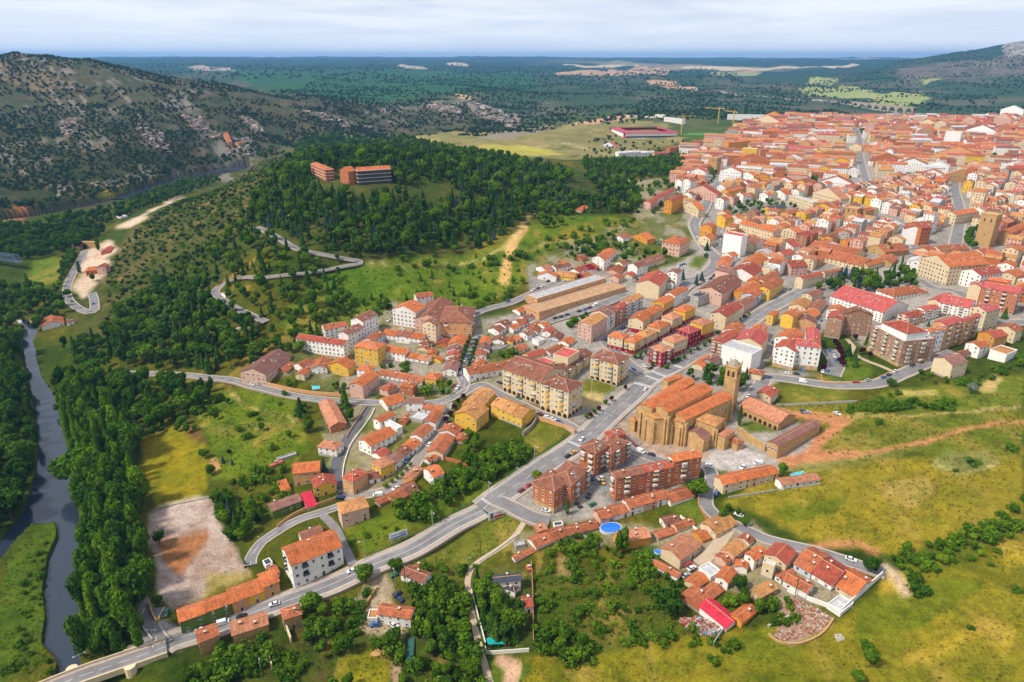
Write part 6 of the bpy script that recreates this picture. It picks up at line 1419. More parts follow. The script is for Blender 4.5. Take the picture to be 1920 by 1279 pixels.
# town edges and gardens
zone([(1090,303),(1275,302),(1290,322),(1200,335),(1100,330)], 9, {"cyp": 6, "con": 2, "broad": 2}, 8, 14, .9, "dark cypress in the grove beyond the castle hill", "cypresses beyond the castle hill")
zone([(1185,345),(1270,335),(1275,370),(1240,400),(1195,400)], 10, {"broad": 3, "bush": 3, "pine": 1}, 3, 9, .5, "tree on the slope between the wood and the old town", "trees between wood and old town")
zone([(1100,310),(1280,290),(1290,300),(1280,330),(1190,340)], 9, {"cyp": 4, "broad": 3, "pine": 2}, 7, 13, .8, "tree in the mixed grove below the white terraces", "trees of the mixed grove")
zone([(1290,300),(1370,350),(1330,375),(1270,370),(1220,350),(1270,330)], 11, {"broad": 4, "cyp": 1}, 5, 9, .6, "tree on the slope by the old church", "trees by the old church")
zone([(1512,528),(1560,512),(1640,515),(1700,508),(1745,530),(1720,548),(1620,548),(1530,548)], 7, {"broad": 6, "blue": 1.5, "riv": 2, "con": 1}, 7, 12, .95, "tree in the dark wooded park above the white hotel", "trees of the wooded park")
zone([(1785,455),(1830,430),(1850,440),(1830,468),(1795,475)], 7, {"broad": 1}, 7, 11, .9, "tree by the parked cars near the tall church tower", "trees near the tall church tower")
zone([(1500,345),(1530,335),(1555,350),(1520,362)], 9, {"broad": 1}, 7, 10, .9, "tree in front of the stone palace", "trees by the stone palace"); zone([(1360,388),(1440,378),(1480,385),(1495,395),(1400,410),(1370,405)], 9, {"broad": 1}, 5, 9, .8, "tree in the walled garden of the old town", "trees of the walled old town garden")
zone([(1600,245),(1622,238),(1625,255),(1605,262)], 10, {"riv": 1}, 8, 13, .9, "tree in the far park strip", "trees in the far park strip")
zone([(1060,460),(1150,445),(1200,465),(1240,490),(1180,500),(1120,480),(1075,490)], 8.5, {"broad": 4, "bush": 3, "riv": 1}, 4, 9, .7, "garden tree between the small hill houses", "garden trees among the hill houses")
zone([(1290,715),(1330,700),(1350,712),(1420,705),(1440,725),(1415,745),(1380,735),(1330,728)], 8, {"pine": 2, "con": 3, "broad": 3}, 8, 14, .9, "tall dark tree behind the stone church", "trees behind the stone church")
zone([(1590,765),(1640,755),(1700,752),(1790,758),(1785,772),(1700,768),(1640,778),(1590,775)], 5, {"bush": 5, "broad": 1}, 2.5, 5, .8, "bush in the hedge across the upper meadow", "bushes across the upper meadow")
zone([(1640,745),(1680,740),(1720,738),(1700,748),(1650,750)], 6, {"bush": 5}, 2, 4.5, .7, "bush on the lawn below the curved street", "bushes below the curved street")
zone([(1645,712),(1740,690),(1770,705),(1800,715),(1850,700),(1870,680),(1920,660),(1920,640),(1960,640),(1960,690),(1880,715),(1800,735),(1740,715),(1660,725)], 6.5, {"bush": 5, "broad": 3}, 2.5, 6, .75, "bush on the bank below the town edge", "bushes on the bank below the town edge")
zone([(1640,1058),(1690,1036),(1730,1026),(1800,998),(1920,940),(1990,920),(1990,985),(1900,1015),(1830,1050),(1760,1080),(1700,1092)], 4.4, {"broad": 5, "bush": 4, "lime": .9}, 2.6, 6, .74, "bushy tree in the hedgerow along the meadow track", "trees of the meadow hedgerow")
zone([(1780,1060),(1860,1030),(1900,1040),(1870,1080),(1800,1090)], 8, {"bush": 1}, 1.5, 3.5, .5, "low bush on the dry meadow slope", "low bushes on the dry slope")
zone([(1705,1095),(1730,1090),(1755,1120),(1745,1130),(1720,1120)], 4.5, {"bush": 3, "broad": 1}, 3, 5, .95, "bush in the oval thicket beyond the hamlet", "bushes of the oval thicket")
zone([(1000,1065),(1040,1030),(1100,1040),(1180,1050),(1270,1105),(1290,1190),(1240,1220),(1150,1212),(1060,1235),(1005,1225),(1003,1120)], 4.9, {"bush": 7, "broad": 1.0, "lime": .7, "weed": 3}, 1.0, 4.4, .8, "shrub in the overgrown walled garden", "shrubs of the overgrown garden")
zone([(1003,1065),(1180,1055),(1270,1105),(1285,1190),(1150,1212),(1005,1225)], 1.9, {"meadg": 3, "weed": 1}, .5, 1.5, .6)
zone([(1000,1180),(1100,1195),(1100,1240),(1060,1262),(1010,1235)], 5, {"broad": 3, "bush": 3}, 4, 7, .8, "tree at the lower end of the overgrown garden", "trees at the lower garden end")
zone([(1010,1010),(1080,1000),(1180,1030),(1250,1060),(1280,1100),(1240,1110),(1180,1060),(1080,1040),(1020,1050)], 5, {"broad": 2, "bush": 4}, 2.5, 6, .75, "leafy tree behind the hamlet garden walls", "trees behind the hamlet garden walls")
zone([(1300,1180),(1370,1200),(1400,1210),(1390,1235),(1340,1235),(1290,1215)], 4.5, {"bush": 1}, 1.5, 3.5, .8, "bush below the scrap heap", "bushes below the scrap heap")
zone([(885,1080),(920,1085),(925,1120),(960,1150),(985,1150),(985,1205),(930,1215),(900,1170)], 4.6, {"con": 4, "pine": 2, "broad": 3}, 6, 12.5, .92, "garden tree around the slate roofed villa", "trees around the slate roofed villa")
zone([(560,1165),(640,1140),(700,1105),(690,1140),(670,1170),(650,1230),(610,1240),(560,1190)], 4.6, {"broad": 3, "bush": 4}, 3, 7, .7, "tree on the slope below the main road", "trees below the main road")
zone([(770,1120),(800,1110),(870,1105),(880,1180),(900,1260),(900,1330),(830,1330),(800,1260),(770,1190)], 5.2, {"broad": 4, "bush": 3, "riv": 2}, 3, 8.5, .85, "orchard tree beside the beige footpath", "orchard trees beside the footpath")
zone([(740,1090),(830,1050),(880,1075),(870,1110),(800,1115),(760,1105)], 5, {"bush": 5, "broad": 2}, 2, 5, .7, "bush behind the white house below the road", "bushes behind the white house")
zone([(760,1250),(900,1240),(915,1330),(600,1330),(600,1290),(740,1290)], 6, {"broad": 4, "bush": 3, "riv": 2}, 3, 8, .75, "tree at the lower picture edge near the footpath", "trees at the lower edge near the footpath")
zone([(350,1270),(400,1215),(500,1185),(520,1210),(500,1250),(470,1270),(420,1290),(350,1330)], 4.8, {"bush": 4, "broad": 3, "riv": 2}, 3, 7, .9, "ivy green tree behind the ruined houses", "green trees behind the ruined houses")
zone([(520,1230),(560,1225),(570,1280),(540,1330),(500,1330)], 4, {"bush": 4}, 2.5, 4.5, .9, "rounded shrub of the overgrown ruin", "shrubs of the overgrown ruin")
zone([(660,1215),(690,1205),(760,1200),(765,1245),(740,1240),(700,1215)], 6, {"broad": 3, "bush": 3}, 4, 8, .7, "tree around the small yellow lawn", "trees around the yellow lawn")
zone([(800,1040),(850,1045),(900,1020),(905,1060),(880,1100),(820,1100)], 8, {"bush": 3, "broad": 1}, 2, 5, .5, "bush on the grassy verge below the road", "bushes on the verge below the road")
zone([(770,945),(800,930),(830,905),(860,880),(900,862),(975,835),(1000,850),(950,890),(900,915),(850,950),(790,985),(740,990),(745,960)], 5.2, {"broad": 4, "bush": 4, "riv": 1}, 3.5, 8, .92, "tree on the leafy bank above the main road", "trees on the bank above the main road")
zone([(860,880),(870,850),(860,830),(880,820),(900,840),(900,860)], 6, {"broad": 1}, 6, 9, .9, "big tree beside the ochre terrace", "big trees beside the ochre terrace")
zone([(395,935),(440,930),(490,945),(500,980),(470,1000),(440,1030),(425,990)], 6, {"broad": 3, "con": 2, "blue": 1, "popl": 1}, 5, 10, .85, "tree between the cleared yard and the lane", "trees beside the cleared yard")
zone([(500,880),(545,870),(560,925),(540,950),(500,940),(440,925),(430,900)], 7, {"broad": 2, "bush": 3}, 3, 6, .6, "garden tree near the orange roofed brick house", "garden trees near the brick house")
zone([(390,790),(480,770),(560,740),(590,760),(600,830),(540,860),(480,850),(400,840)], 10, {"broad": 2, "bush": 4}, 2.5, 6, .45, "tree in the green field behind the garden street", "trees in the green field")
zone([(380,760),(440,745),(400,800),(300,825),(270,835),(290,800)], 7, {"riv": 3, "broad": 3, "bush": 2}, 4, 8, .9, "tree at the edge of the yellow field", "trees at the yellow field edge")
zone([(705,990),(640,1000),(660,1040),(700,1030),(800,975),(900,925),(880,915)], 7, {"bush": 1}, 1.5, 3, .35, None, None)
zone([(700,675),(760,680),(775,690),(730,695)], 6, {"broad": 1, "bush": 2}, 3, 6, .9, "tree in the courtyard of the white terraces", "courtyard trees of the white terraces")
zone([(715,680),(790,690),(790,705),(710,700)], 5, {"broad": 1, "bush": 3}, 2, 4.5, .7, "garden tree between the white rows", "garden trees between the white rows")
zone([(780,735),(830,720),(860,730),(850,748),(800,748)], 5, {"broad": 3, "bush": 2}, 4, 7, .9, "tree in the leafy triangle by the curving street", "trees of the leafy triangle")
zone([(620,730),(650,715),(655,740),(640,748)], 5, {"broad": 1}, 4, 7, .9, "tree behind the garden street wall", "trees behind the garden street wall"); zone([(530,715),(560,700),(565,715),(545,728)], 4.5, {"bush": 1}, 2, 4, .9, "shrub in the small walled garden", "shrubs in small walled gardens")
zone([(930,665),(985,655),(985,670),(940,680)], 5, {"broad": 1, "bush": 1}, 3, 6, .9, "tree in the yard of the small white houses", "trees among the small white houses"); zone([(1055,610),(1100,590),(1110,605),(1070,620)], 5, {"broad": 1, "bush": 1}, 3, 6, .9, "tree on the plot below the tan school", "trees below the tan school")
zone([(930,585),(960,580),(960,540),(930,545),(900,560)], 6, {"bush": 3, "broad": 1}, 2, 5, .7, "bush on the bank by the street behind the school", "bushes on the school bank")
zone([(1360,1105),(1400,1095),(1420,1120),(1400,1135),(1370,1140)], 6, {"broad": 1, "bush": 1}, 4, 7, .9, "tree in the hidden garden of the hamlet", "trees of the hidden hamlet garden"); zone([(1440,1130),(1470,1120),(1500,1160),(1470,1190),(1440,1180)], 5, {"bush": 1}, 2, 4, .6, "bush beside the rubble heap", "bushes beside the rubble")
zone([(1345,955),(1385,950),(1400,965),(1370,975)], 6, {"broad": 1, "lime": 1}, 4, 6, .95, "light green tree inside the street bend", "light green trees inside the street bend"); zone([(0,1260),(30,1120),(80,1010),(105,1000),(100,1060),(80,1110),(80,1200),(100,1240),(90,1290)], 5, {"bush": 4, "weed": 1}, 1, 3, .5, None, None)
zone([(1530,1180),(1560,1200)], 5, {"bush": 1}, 1, 2)
zone([(1080,800),(1000,860)], 5, {"bush": 1}, 1, 2)
for gx_, gy_ in GAPS:
    for k_ in range(2): TREES.append(("riv" if k_ else "broad", gx_ + sr0.uniform(-5, 5), gy_ + sr0.uniform(-5, 5), hz(gx_, gy_), sr0.uniform(7, 12), None, None))
zone([(118,490),(140,470),(146,478),(132,510),(120,545),(112,540)], 6, {"riv": 3, "broad": 2}, 6, 10, .95, "tree in the row left of the riverside road", "trees left of the riverside road")
for a in ((150,512,"cyp",13,"dark pointed tree between the riverside road and the restaurant yard",1.8),(175,528,"riv",9,"round tree on the lower restaurant yard",1.2),(128,556,"riv",8,"dark round tree at the bend of the riverside road",1.3),(55,545,"lomb",18,"narrow poplar on the riverside lawn",1.2),(185,470,"lomb",20,"tall narrow poplar beside the tunnel portal",1.2)): one(a[0], a[1], a[2], a[3], a[4], None, a[5])
MEAD = len(TREES)
zone([(1340,955),(1460,900),(1640,850),(1920,830),(1990,840),(1990,960),(1780,1010),(1640,1030),(1500,1005)], 2.3, {"mead": 1}, .5, 1.3, .6, clump=.42)
zone([(1440,760),(1990,735),(1990,840),(1640,845),(1560,860),(1530,830),(1600,790)], 2.5, {"mead": 3, "meadg": 2}, .5, 1.6, .7, clump=.38)
zone([(940,1250),(1100,1235),(1300,1225),(1560,1190),(1680,1100),(1800,1050),(1990,990),(1990,1420),(920,1420)], 1.9, {"mead": 3, "meadg": 1}, .35, 1.0, .6, clump=.42)
zone([(640,1060),(760,1030),(960,970),(965,1010),(880,1080),(760,1060),(700,1090)], 1.8, {"meadg": 1}, .4, 1.1, .7, clump=.4); zone([(640,1005),(720,1060),(900,950),(905,925),(740,1000)], 1.8, {"meadg": 1}, .4, 1.1, .7, clump=.4)
zone([(380,745),(480,735),(580,750),(590,830),(540,880),(400,905)], 2.2, {"meadg": 1}, .4, 1.4, .7, clump=.4); zone([(640,510),(860,490),(985,490),(985,530),(890,585),(740,600),(560,645)], 2.8, {"meadg": 1}, .6, 1.6, .7, clump=.38)
zone([(0,1290),(0,1065),(60,1000),(100,1000),(84,1110),(84,1200),(95,1290)], 1.7, {"meadg": 1}, .4, 1.2, .8, clump=.35); zone([(560,1165),(700,1110),(880,1110),(900,1279),(560,1330)], 1.8, {"meadg": 1}, .4, 1.2, .7, clump=.38)
# single trees one can name
for a in ((583,1144,"broad",8.5,"wide round tree on the near side of the road by the stone house",1.35),(686,1092,"broad",9,"round tree at the bend of the main road by the short lane",1.1),(742,1072,"broad",7,"dark tree beside the white house below the road",1.2),(1006,900,"lime",6,"light green tree at the corner of the brick blocks",1.1),
    (1307,932,"broad",10,"large round tree at the end of the brick terrace block",1.25),(1170,1037,"popl",14,"tall poplar beside the orange brick gable",1),(1160,1040,"popl",12,"second slimmer poplar beside the orange brick gable",1),(1630,1250,"broad",8,"dark tree alone in the dry meadow at the lower right",.9),(1622,1226,"broad",6,"smaller tree touching the lone meadow tree",1),
    (1632,1074,"riv",8,"tall tree at the end of the hamlet street",1.2),(300,1022,"riv",8.5,"dark round tree on the left edge of the cleared yard",1.1),(298,1135,"broad",5.5,"small round tree by the old wall at the bridge road",1),(1466,893,"broad",8,"dark tree behind the low white shed by the meadow",1.2),(1645,796,"bush",4,"dark round bush alone on the green bank",1.1),
    (1820,738,"silver",7.5,"silvery grey tree below the cream gabled building",1.25),(564,779,"con",12,"dark conifer at the field edge left of the stepped brick building",1.1),(647,764,"con",15,"tall dark conifer right of the stepped brick building",1.1),(657,790,"riv",9,"broad dark tree below the tall conifer",1),(572,812,"lime",6,"bright lime green tree by the stepped brick building",1),
    (582,810,"riv",9,"dark tree behind the lime green tree",1),(609,888,"blue",9,"blue spruce beside the tan brick house",1.1),(419,868,"blue",5,"small blue spruce in the green field",1.2),(436,872,"blue",4,"smallest blue conifer in the green field",1),(385,860,"broad",7,"round tree at the corner of the yellow field",1.2),(397,890,"broad",6.5,"round bush tree below the corner of the yellow field",1.2),
    (430,852,"plum",3,"dark purple bush in the green field",1.5),(650,1225,"riv",9,"big grey green willow left of the farm lane",1.3),(730,1218,"riv",9,"tall tree behind the woodpile lawn",1),(1248,1148,"riv",11,"large dark tree beside the old tiled barns",1.4),(534,743,"riv",4,"round dark bush against the garden street wall",1.4),(1424,1150,"broad",7,"round tree by the hamlet lane above the rubble",1.2),
    (1385,1108,"riv",7.5,"dark green tree between the orange roofs of the hamlet",1.2),(1063,965,"cyp",8,"small cypress beside the square brick block",1.4),(1324,484,"broad",5,"tree on the triangular green at the road fork",1.3),(1336,1240,"bush",3,"bush beside the meadow wall",1.2),(1385,800,"cyp",14,"cypress in the church cloister",1.0),(1325,470,"con",9,"conifer in front of the narrow orange block",1.3),
    (1625,647,"con",9,"conifer on the lawn left of the tall brown block",1.3),(1590,668,"con",9,"left conifer of the pair beside the garden path",1.2),(1601,676,"con",9,"right conifer of the pair beside the garden path",1.2),(1603,688,"con",8,"lower conifer beside the garden path",1.3),(1882,598,"con",9,"conifer at the right edge beside the brick block",1.3),
    (1280,525,"blue",10,"blue green conifer beside the grey netted ruin",1.2),(1305,535,"blue",10,"conifer by the road above the netted ruin",1.1),(1315,528,"blue",9,"second conifer by the road above the netted ruin",1.1),(1740,612,"con",5,"small conifer by the plaza",1),(1690,500,"cyp",12,"tall cypress at the plaza edge",1.2),(1675,515,"cyp",11,"cypress next to the wooded park",1.2),
    (1355,975,"broad",6,"tree at the inner bend of the street",1.1),(1745,510,"riv",9,"dark tree in front of the curved cream block",1.2),(1395,987,"broad",5,"dark bush beside the parked white car in the lower street",1.3),(1820,1180,"bush",2,"tiny bush in the dry meadow",1),(1910,1110,"bush",2.5,"bush at the right edge of the dry meadow",1.2),(1605,1279,"broad",5,"leafy crown cut by the lower picture edge in the meadow",1.2),
    (1790,885,"bush",2,"round bush in the upper meadow",1.3),(1900,845,"bush",4,"dark bush in the rough patch above the meadow",1.3),(1822,870,"bush",3.5,"dark bush on the rim of the rough patch",1.4),(460,1062,"cyp",4,"small dark cone shrub by the lane bend",1.6),(1100,478,"broad",9,"tree left of the pink house on the slope",1.2),(1245,482,"broad",10,"dark tree right below the orange long roofs",1.2)):
    one(a[0], a[1], a[2], a[3], a[4], None, a[5])
for x, y in ((1555,185),(1518,222),(1490,265),(1458,315),(1425,360)): one(480 + x / 4, 700 + y / 4 + 3, "plum", 4.5, "purple leaved tree along the lane beside the ochre terrace", "purple trees along the ochre terrace")
for x, y in ((975,850),(1020,812),(1060,785),(1095,760),(1130,722),(1160,690)): one(480 + x / 4, 700 + y / 4 + 4, "lime", 3.6, "small pollarded tree along the pale lane", "pollarded trees along the pale lane")
for i in range(9):
    t_ = i / 8; one(480 + (1603 + (1518 - 1603) * t_) / 4, 426 + (850 + (1090 - 850) * t_) / 4, "riv", 4.2, "clipped round tree on the left side of the tree lined lane", "clipped trees left of the lane", 1.2); one(480 + (1655 + (1580 - 1655) * t_) / 4, 426 + (870 + (1100 - 870) * t_) / 4, "riv", 4.0, "clipped round tree on the right side of the tree lined lane", "clipped trees right of the lane", 1.2)
for x, y in ((1050,1040),(1155,1058),(1210,1015),(1250,1000),(1290,985),(1340,945),(1390,915),(1440,890),(1475,860),(920,980),(960,965),(1000,950),(1545,800)): one(960 + x / 4, 426 + y / 4 + 2, "broad", 4, "small street tree beside the crimson and cream blocks", "street trees beside the crimson blocks", 1.2)
for x, y in ((1590,755),(1625,735),(1660,715),(1700,690),(1740,670),(1775,650)): one(960 + x / 4, 426 + y / 4 + 2, "bush", 3, "hedge bush along the cream block on the avenue", "hedge bushes on the avenue")
for x, y in ((590,335),(700,240),(745,210),(850,125),(560,345),(620,310),(650,285)): one(960 + x / 4, 700 + y / 4, "plum" if x % 20 else "broad", 4, "dark leaved tree on the strip between lawn and avenue", "trees on the strip between lawn and avenue")
for x, y in ((500,880),(520,900),(530,930),(545,960),(555,1000),(560,1040),(410,1075),(700,945),(760,975),(650,845),(540,1020)): one(1440 + x / 4, 426 + y / 4 + 2, "plum", 5.5, "dark purple tree around the garden path", "purple trees around the garden path")
# prune trees standing on roads or inside houses (the listed singles stay)
NAMES_T = {"broad": "broad_tree", "riv": "broad_tree", "con": "conifer", "pine": "pine_tree", "lomb": "poplar", "pop": "poplar", "popl": "poplar", "cyp": "cypress", "bush": "shrub", "scrub": "shrub", "weed": "shrub", "mead": "herbs", "meadg": "herbs", "silver": "silver_tree", "plum": "plum_tree", "blue": "blue_spruce", "lime": "broad_tree"}
CAT_T = {"conifer": "conifer", "pine_tree": "pine tree", "shrub": "shrub", "poplar": "poplar", "cypress": "cypress"}
order = sorted(range(len(TREES)), key=lambda i: -(TREES[i][4] / TREES[i][2]) - (10 if len(TREES[i]) > 7 else 0)); cnt = {}; rest = {}
def vis(t_): 
    a, b_ = project(t_[1], t_[2], t_[3] + t_[4] * .5); return -20 < a < 1940 and -20 < b_ < 1310
sr = random.Random(3)
for i in order:
    t_ = TREES[i]; kd = t_[0]; nm = NAMES_T[kd]; lab = t_[5]; v_ = vis(t_)
    cap = {"broad_tree": 290, "poplar": 260, "conifer": 220, "pine_tree": 200, "shrub": 280, "cypress": 60}.get(nm, 200)
    rz = sr.uniform(0, 6.28); sxy = t_[4] * sr.uniform(.8, 1.15) * {'pop': .8, 'popl': .75, 'riv': .95}.get(kd, 1) * (t_[8] if len(t_) > 8 else 1)
    if lab and v_ and cnt.get(nm, 0) < cap:
        cnt[nm] = cnt.get(nm, 0) + 1; r_ = bpy.data.objects.new(nm, None); COL.objects.link(r_); r_.location = t_[1:4]; r_.rotation_euler = (0, 0, rz); r_.scale = (sxy, sxy, t_[4]); r_.empty_display_size = .3
        share("crown", CM[kd][i % 3], r_, (0, 0, 0), 0, (1, sr.uniform(.8, 1.15), 1)); share("trunk", TK[KINDS_T[kd][0]], r_, (0, 0, 0))
        kl = {"conifer": "conifer", "pine_tree": "pine", "cypress": "cypress", "poplar": "poplar", "broad_tree": "broad tree", "shrub": "shrub", "blue_spruce": "blue spruce"}.get(nm, None)
        if t_[6] and kl:
            lab = (lab.replace("small tree", "small " + kl) if "small tree" in lab else lab.replace("tree", kl, 1) if (" tree " in lab or lab.startswith("tree")) and kl not in lab and "broad tree" not in lab else lab)
            if nm == "conifer" and "conifer" not in lab or nm == "pine_tree" and "pine" not in lab or nm in ("broad_tree",) and "tree" not in lab or nm == "shrub" and not any(w_ in lab for w_ in ("shrub", "bush")): lab = kl + " among the " + t_[6]
        if t_[6]: lab = {"con": "conical ", "pine": "ragged ", "lime": "light green ", "riv": "dark ", "pop": "", "blue": ""}.get(kd, "") * (not any(w_ in lab for w_ in ("dark", "light", "conical", "clipped"))) + lab
        lab = " ".join(lab.split()[:16])
        tagit(r_, lab, CAT_T.get(nm, "tree"), ((t_[6] + ": " + kl) if (t_[6] and kl) else t_[6]))
    else: rest.setdefault({"shrub": "scrub", "herbs": "meadow_herbs"}.get(nm, "woodland"), []).append((kd, *t_[1:4], rz, sxy, t_[4]))
# everything beyond those limits: one object for woodland, one for scrub, set out with geometry nodes
forms = bpy.data.collections.new("tree_forms"); fl = {}
for kd in KINDS_T:
    for j in range(3):
        a = CM[kd][j]; bmn = a.copy(); 
        o = bpy.data.objects.new("form_%s_%d" % (kd, j), bmn); forms.objects.link(o); fl[(kd, j)] = o
names_sorted = sorted(o.name for o in forms.objects); idx_of = {o.name: names_sorted.index(o.name) for o in forms.objects}
def scatter(name, rows, label):
    me = bpy.data.meshes.new(name); n_ = len(rows); me.vertices.add(n_); me.vertices.foreach_set("co", np.array([r[1:4] for r in rows], np.float32).ravel())
    a = me.attributes.new("rz", "FLOAT", "POINT"); a.data.foreach_set("value", np.array([r[4] for r in rows], np.float32))
    a = me.attributes.new("sc", "FLOAT_VECTOR", "POINT"); a.data.foreach_set("vector", np.array([(r[5], r[5], r[6]) for r in rows], np.float32).ravel())
    a = me.attributes.new("form", "INT", "POINT"); a.data.foreach_set("value", np.array([idx_of[fl[(r[0], i % 3)].name] for i, r in enumerate(rows)], np.int32))
    o = bpy.data.objects.new(name, me); COL.objects.link(o)
    g = bpy.data.node_groups.new(name + "_spread", "GeometryNodeTree"); g.interface.new_socket("Geometry", in_out="INPUT", socket_type="NodeSocketGeometry"); g.interface.new_socket("Geometry", in_out="OUTPUT", socket_type="NodeSocketGeometry")
    gi = g.nodes.new("NodeGroupInput"); go = g.nodes.new("NodeGroupOutput"); ip = g.nodes.new("GeometryNodeInstanceOnPoints"); ci = g.nodes.new("GeometryNodeCollectionInfo"); ci.inputs["Collection"].default_value = forms; ci.inputs["Separate Children"].default_value = True; ci.inputs["Reset Children"].default_value = True
    def na(nm, ty): q_ = g.nodes.new("GeometryNodeInputNamedAttribute"); q_.data_type = ty; q_.inputs["Name"].default_value = nm; return q_
    ar, as_, af = na("rz", "FLOAT"), na("sc", "FLOAT_VECTOR"), na("form", "INT"); cx = g.nodes.new("ShaderNodeCombineXYZ"); g.links.new(ar.outputs["Attribute"], cx.inputs["Z"])
    ip.inputs["Pick Instance"].default_value = True
    g.links.new(gi.outputs[0], ip.inputs["Points"]); g.links.new(ci.outputs[0], ip.inputs["Instance"]); g.links.new(af.outputs["Attribute"], ip.inputs["Instance Index"]); g.links.new(cx.outputs[0], ip.inputs["Rotation"]); g.links.new(as_.outputs["Attribute"], ip.inputs["Scale"]); g.links.new(ip.outputs[0], go.inputs[0])
    md = o.modifiers.new("spread", "NODES"); md.node_group = g; tagit(o, label, kind="stuff"); print(name, n_)
for k_, v_ in rest.items(): scatter(k_, v_, {"woodland": "woodland of pines and broad trees covering the hill and valley", "scrub": "dark evergreen scrub dotted over the dry mountain slopes", "meadow_herbs": "low tufts of weeds and herbs in the meadows"}[k_])
print("individual trees", cnt)
# ------------------------------------------------------------ cars
CARC = {"w": ("white", (.72, .72, .73)), "s": ("silver grey", (.38, .39, .41)), "k": ("black", (.02, .02, .024)), "n": ("dark blue", (.02, .04, .14)), "b": ("blue", (.04, .12, .38)), "r": ("red", (.42, .02, .02)), "m": ("maroon", (.16, .01, .02)), "g": ("green", (.02, .14, .09)), "y": ("yellow", (.62, .38, .03)), "v": ("white", (.72, .72, .73))}
tyre = mat("tyre_rubber", (.02, .02, .02), .8); lamp_m = mat("headlight_glass", (.6, .6, .6), .2, .1, 1, .6)
def prism(name, prof, hw, m, hw2=None):
    V = [(x, -hw, z) for x, z in prof] + [(x, hw, z) for x, z in prof]; n_ = len(prof)
    if hw2 is not None:
        zt = max(z for _, z in prof); V = [(x, (y / abs(y)) * (hw2 if z > zt - .05 else hw), z) for x, y, z in V]
    F = [tuple(range(n_ - 1, -1, -1)), tuple(range(n_, 2 * n_))] + [(i, (i + 1) % n_, n_ + (i + 1) % n_, n_ + i) for i in range(n_)]; return proto(lambda: mesh_obj(name, V, F, m))
CARM = {}
for c_, (nm, rgb) in CARC.items():
    m = mat("car_paint_" + nm.replace(" ", "_"), rgb, .28, .04, 1, .6)
    if c_ == "v": CARM[c_] = (prism("body", [(-2.3, .3), (2.35, .3), (2.4, .95), (1.7, 1.2), (1.15, 1.95), (-2.2, 2.0), (-2.35, 1.2)], .95, m, .82), prism("windscreen", [(1.72, 1.22), (1.18, 1.9), (.5, 1.9), (.5, 1.25)], .965, glass_m, .84))
    else: CARM[c_] = (prism("body", [(-2.1, .28), (2.1, .28), (2.15, .62), (1.95, .80), (1.0, .93), (-1.35, .98), (-2.05, .92), (-2.15, .6)], .88, m), prism("cabin_glass", [(1.05, .92), (.35, 1.38), (-1.05, 1.42), (-1.75, .97)], .80, glass_m, .62), prism("roof_panel", [(.30, 1.36), (.28, 1.45), (-1.0, 1.47), (-1.08, 1.38)], .64, m))
WH = proto(lambda: mesh_obj("wheel", [(.32 * math.cos(k * math.pi / 4), y, .32 * math.sin(k * math.pi / 4)) for y in (-.1, .1) for k in range(8)], [tuple(range(7, -1, -1)), tuple(range(8, 16))] + [(k, (k + 1) % 8, 8 + (k + 1) % 8, 8 + k) for k in range(8)], tyre))
HL = proto(lambda: boxes("headlight", [(-.04, .05, -.16, .16, -.08, .08)], lamp_m))
ALLC = []
def car(px, py, c_, rot=None):
    x, y = hit(px, py); z = hz(x, y); best = None
    for P, zr, w, o in ROADS:
        d = np.hypot(P[:, 0] - x, P[:, 1] - y); i = int(d.argmin())
        if best is None or d[i] < best[0]: j = min(max(i, 1), len(P) - 2); best = (d[i], math.atan2(P[j + 1, 1] - P[j - 1, 1], P[j + 1, 0] - P[j - 1, 0]), zr[i], w)
    if rot is None: rot = best[1] if best[0] < 14 else random.Random(int(px)).uniform(0, 3.1)
    if best[0] < best[3] / 2 + 3.5: z = max(z, best[2] + .02)
    if CARC[c_] and random.Random(int(px * 3 + py)).random() < .5: rot += math.pi
    r_ = empty("van" if c_ == "v" else "car", (x, y, z), rot); ms = CARM[c_]
    for m_ in ms: share(m_.name.split(".")[0], m_, r_, (0, 0, 0))
    for a, b_ in ((1.35, .82), (1.35, -.82), (-1.35, .82), (-1.35, -.82)): share("wheel", WH, r_, (a, b_, .32))
    for s_ in (-.6, .6): share("headlight", HL, r_, (2.12 if c_ != "v" else 2.36, s_, .68))
    ALLC.append(dict(o=r_, c=(x, y), col=CARC[c_][0], van=c_ == "v"))
def cars(crop, txt):
    for q_ in txt.split():
        a, b_, c_ = q_.split(","); car(*ab(crop, float(a), float(b_)), c_)
cars("B3", "525,500,w 1000,130,w 420,625,k 465,600,y 600,785,n 665,795,w 680,820,y 575,925,k 500,995,k 605,990,g 255,1035,w 72,885,m 120,850,r 210,315,m 262,338,w 305,355,w 350,375,b 925,545,m 965,592,v 1045,615,n 1480,697,w 1730,710,w 1845,682,v 1530,905,b 1770,180,w 50,190,g 1700,1068,w")
cars("A6", "990,1045,w 1040,1065,k 1000,1222,s 905,1070,b 160,480,w 195,465,n 230,450,w 325,690,k 370,680,k 415,665,k 505,640,k 545,628,b 580,615,k 625,595,v 730,427,w 840,762,k 820,772,n 700,852,k 735,845,s 1245,300,w 1265,290,b 1288,280,b 1410,190,w 1385,80,w 1465,405,w 1490,390,k 1515,370,k 270,408,k 400,412,w 910,400,s 935,395,k 1100,130,b 1120,100,w 1515,150,n 1515,110,b 1560,70,w 1558,140,w 1515,60,n 965,985,k 175,905,k")
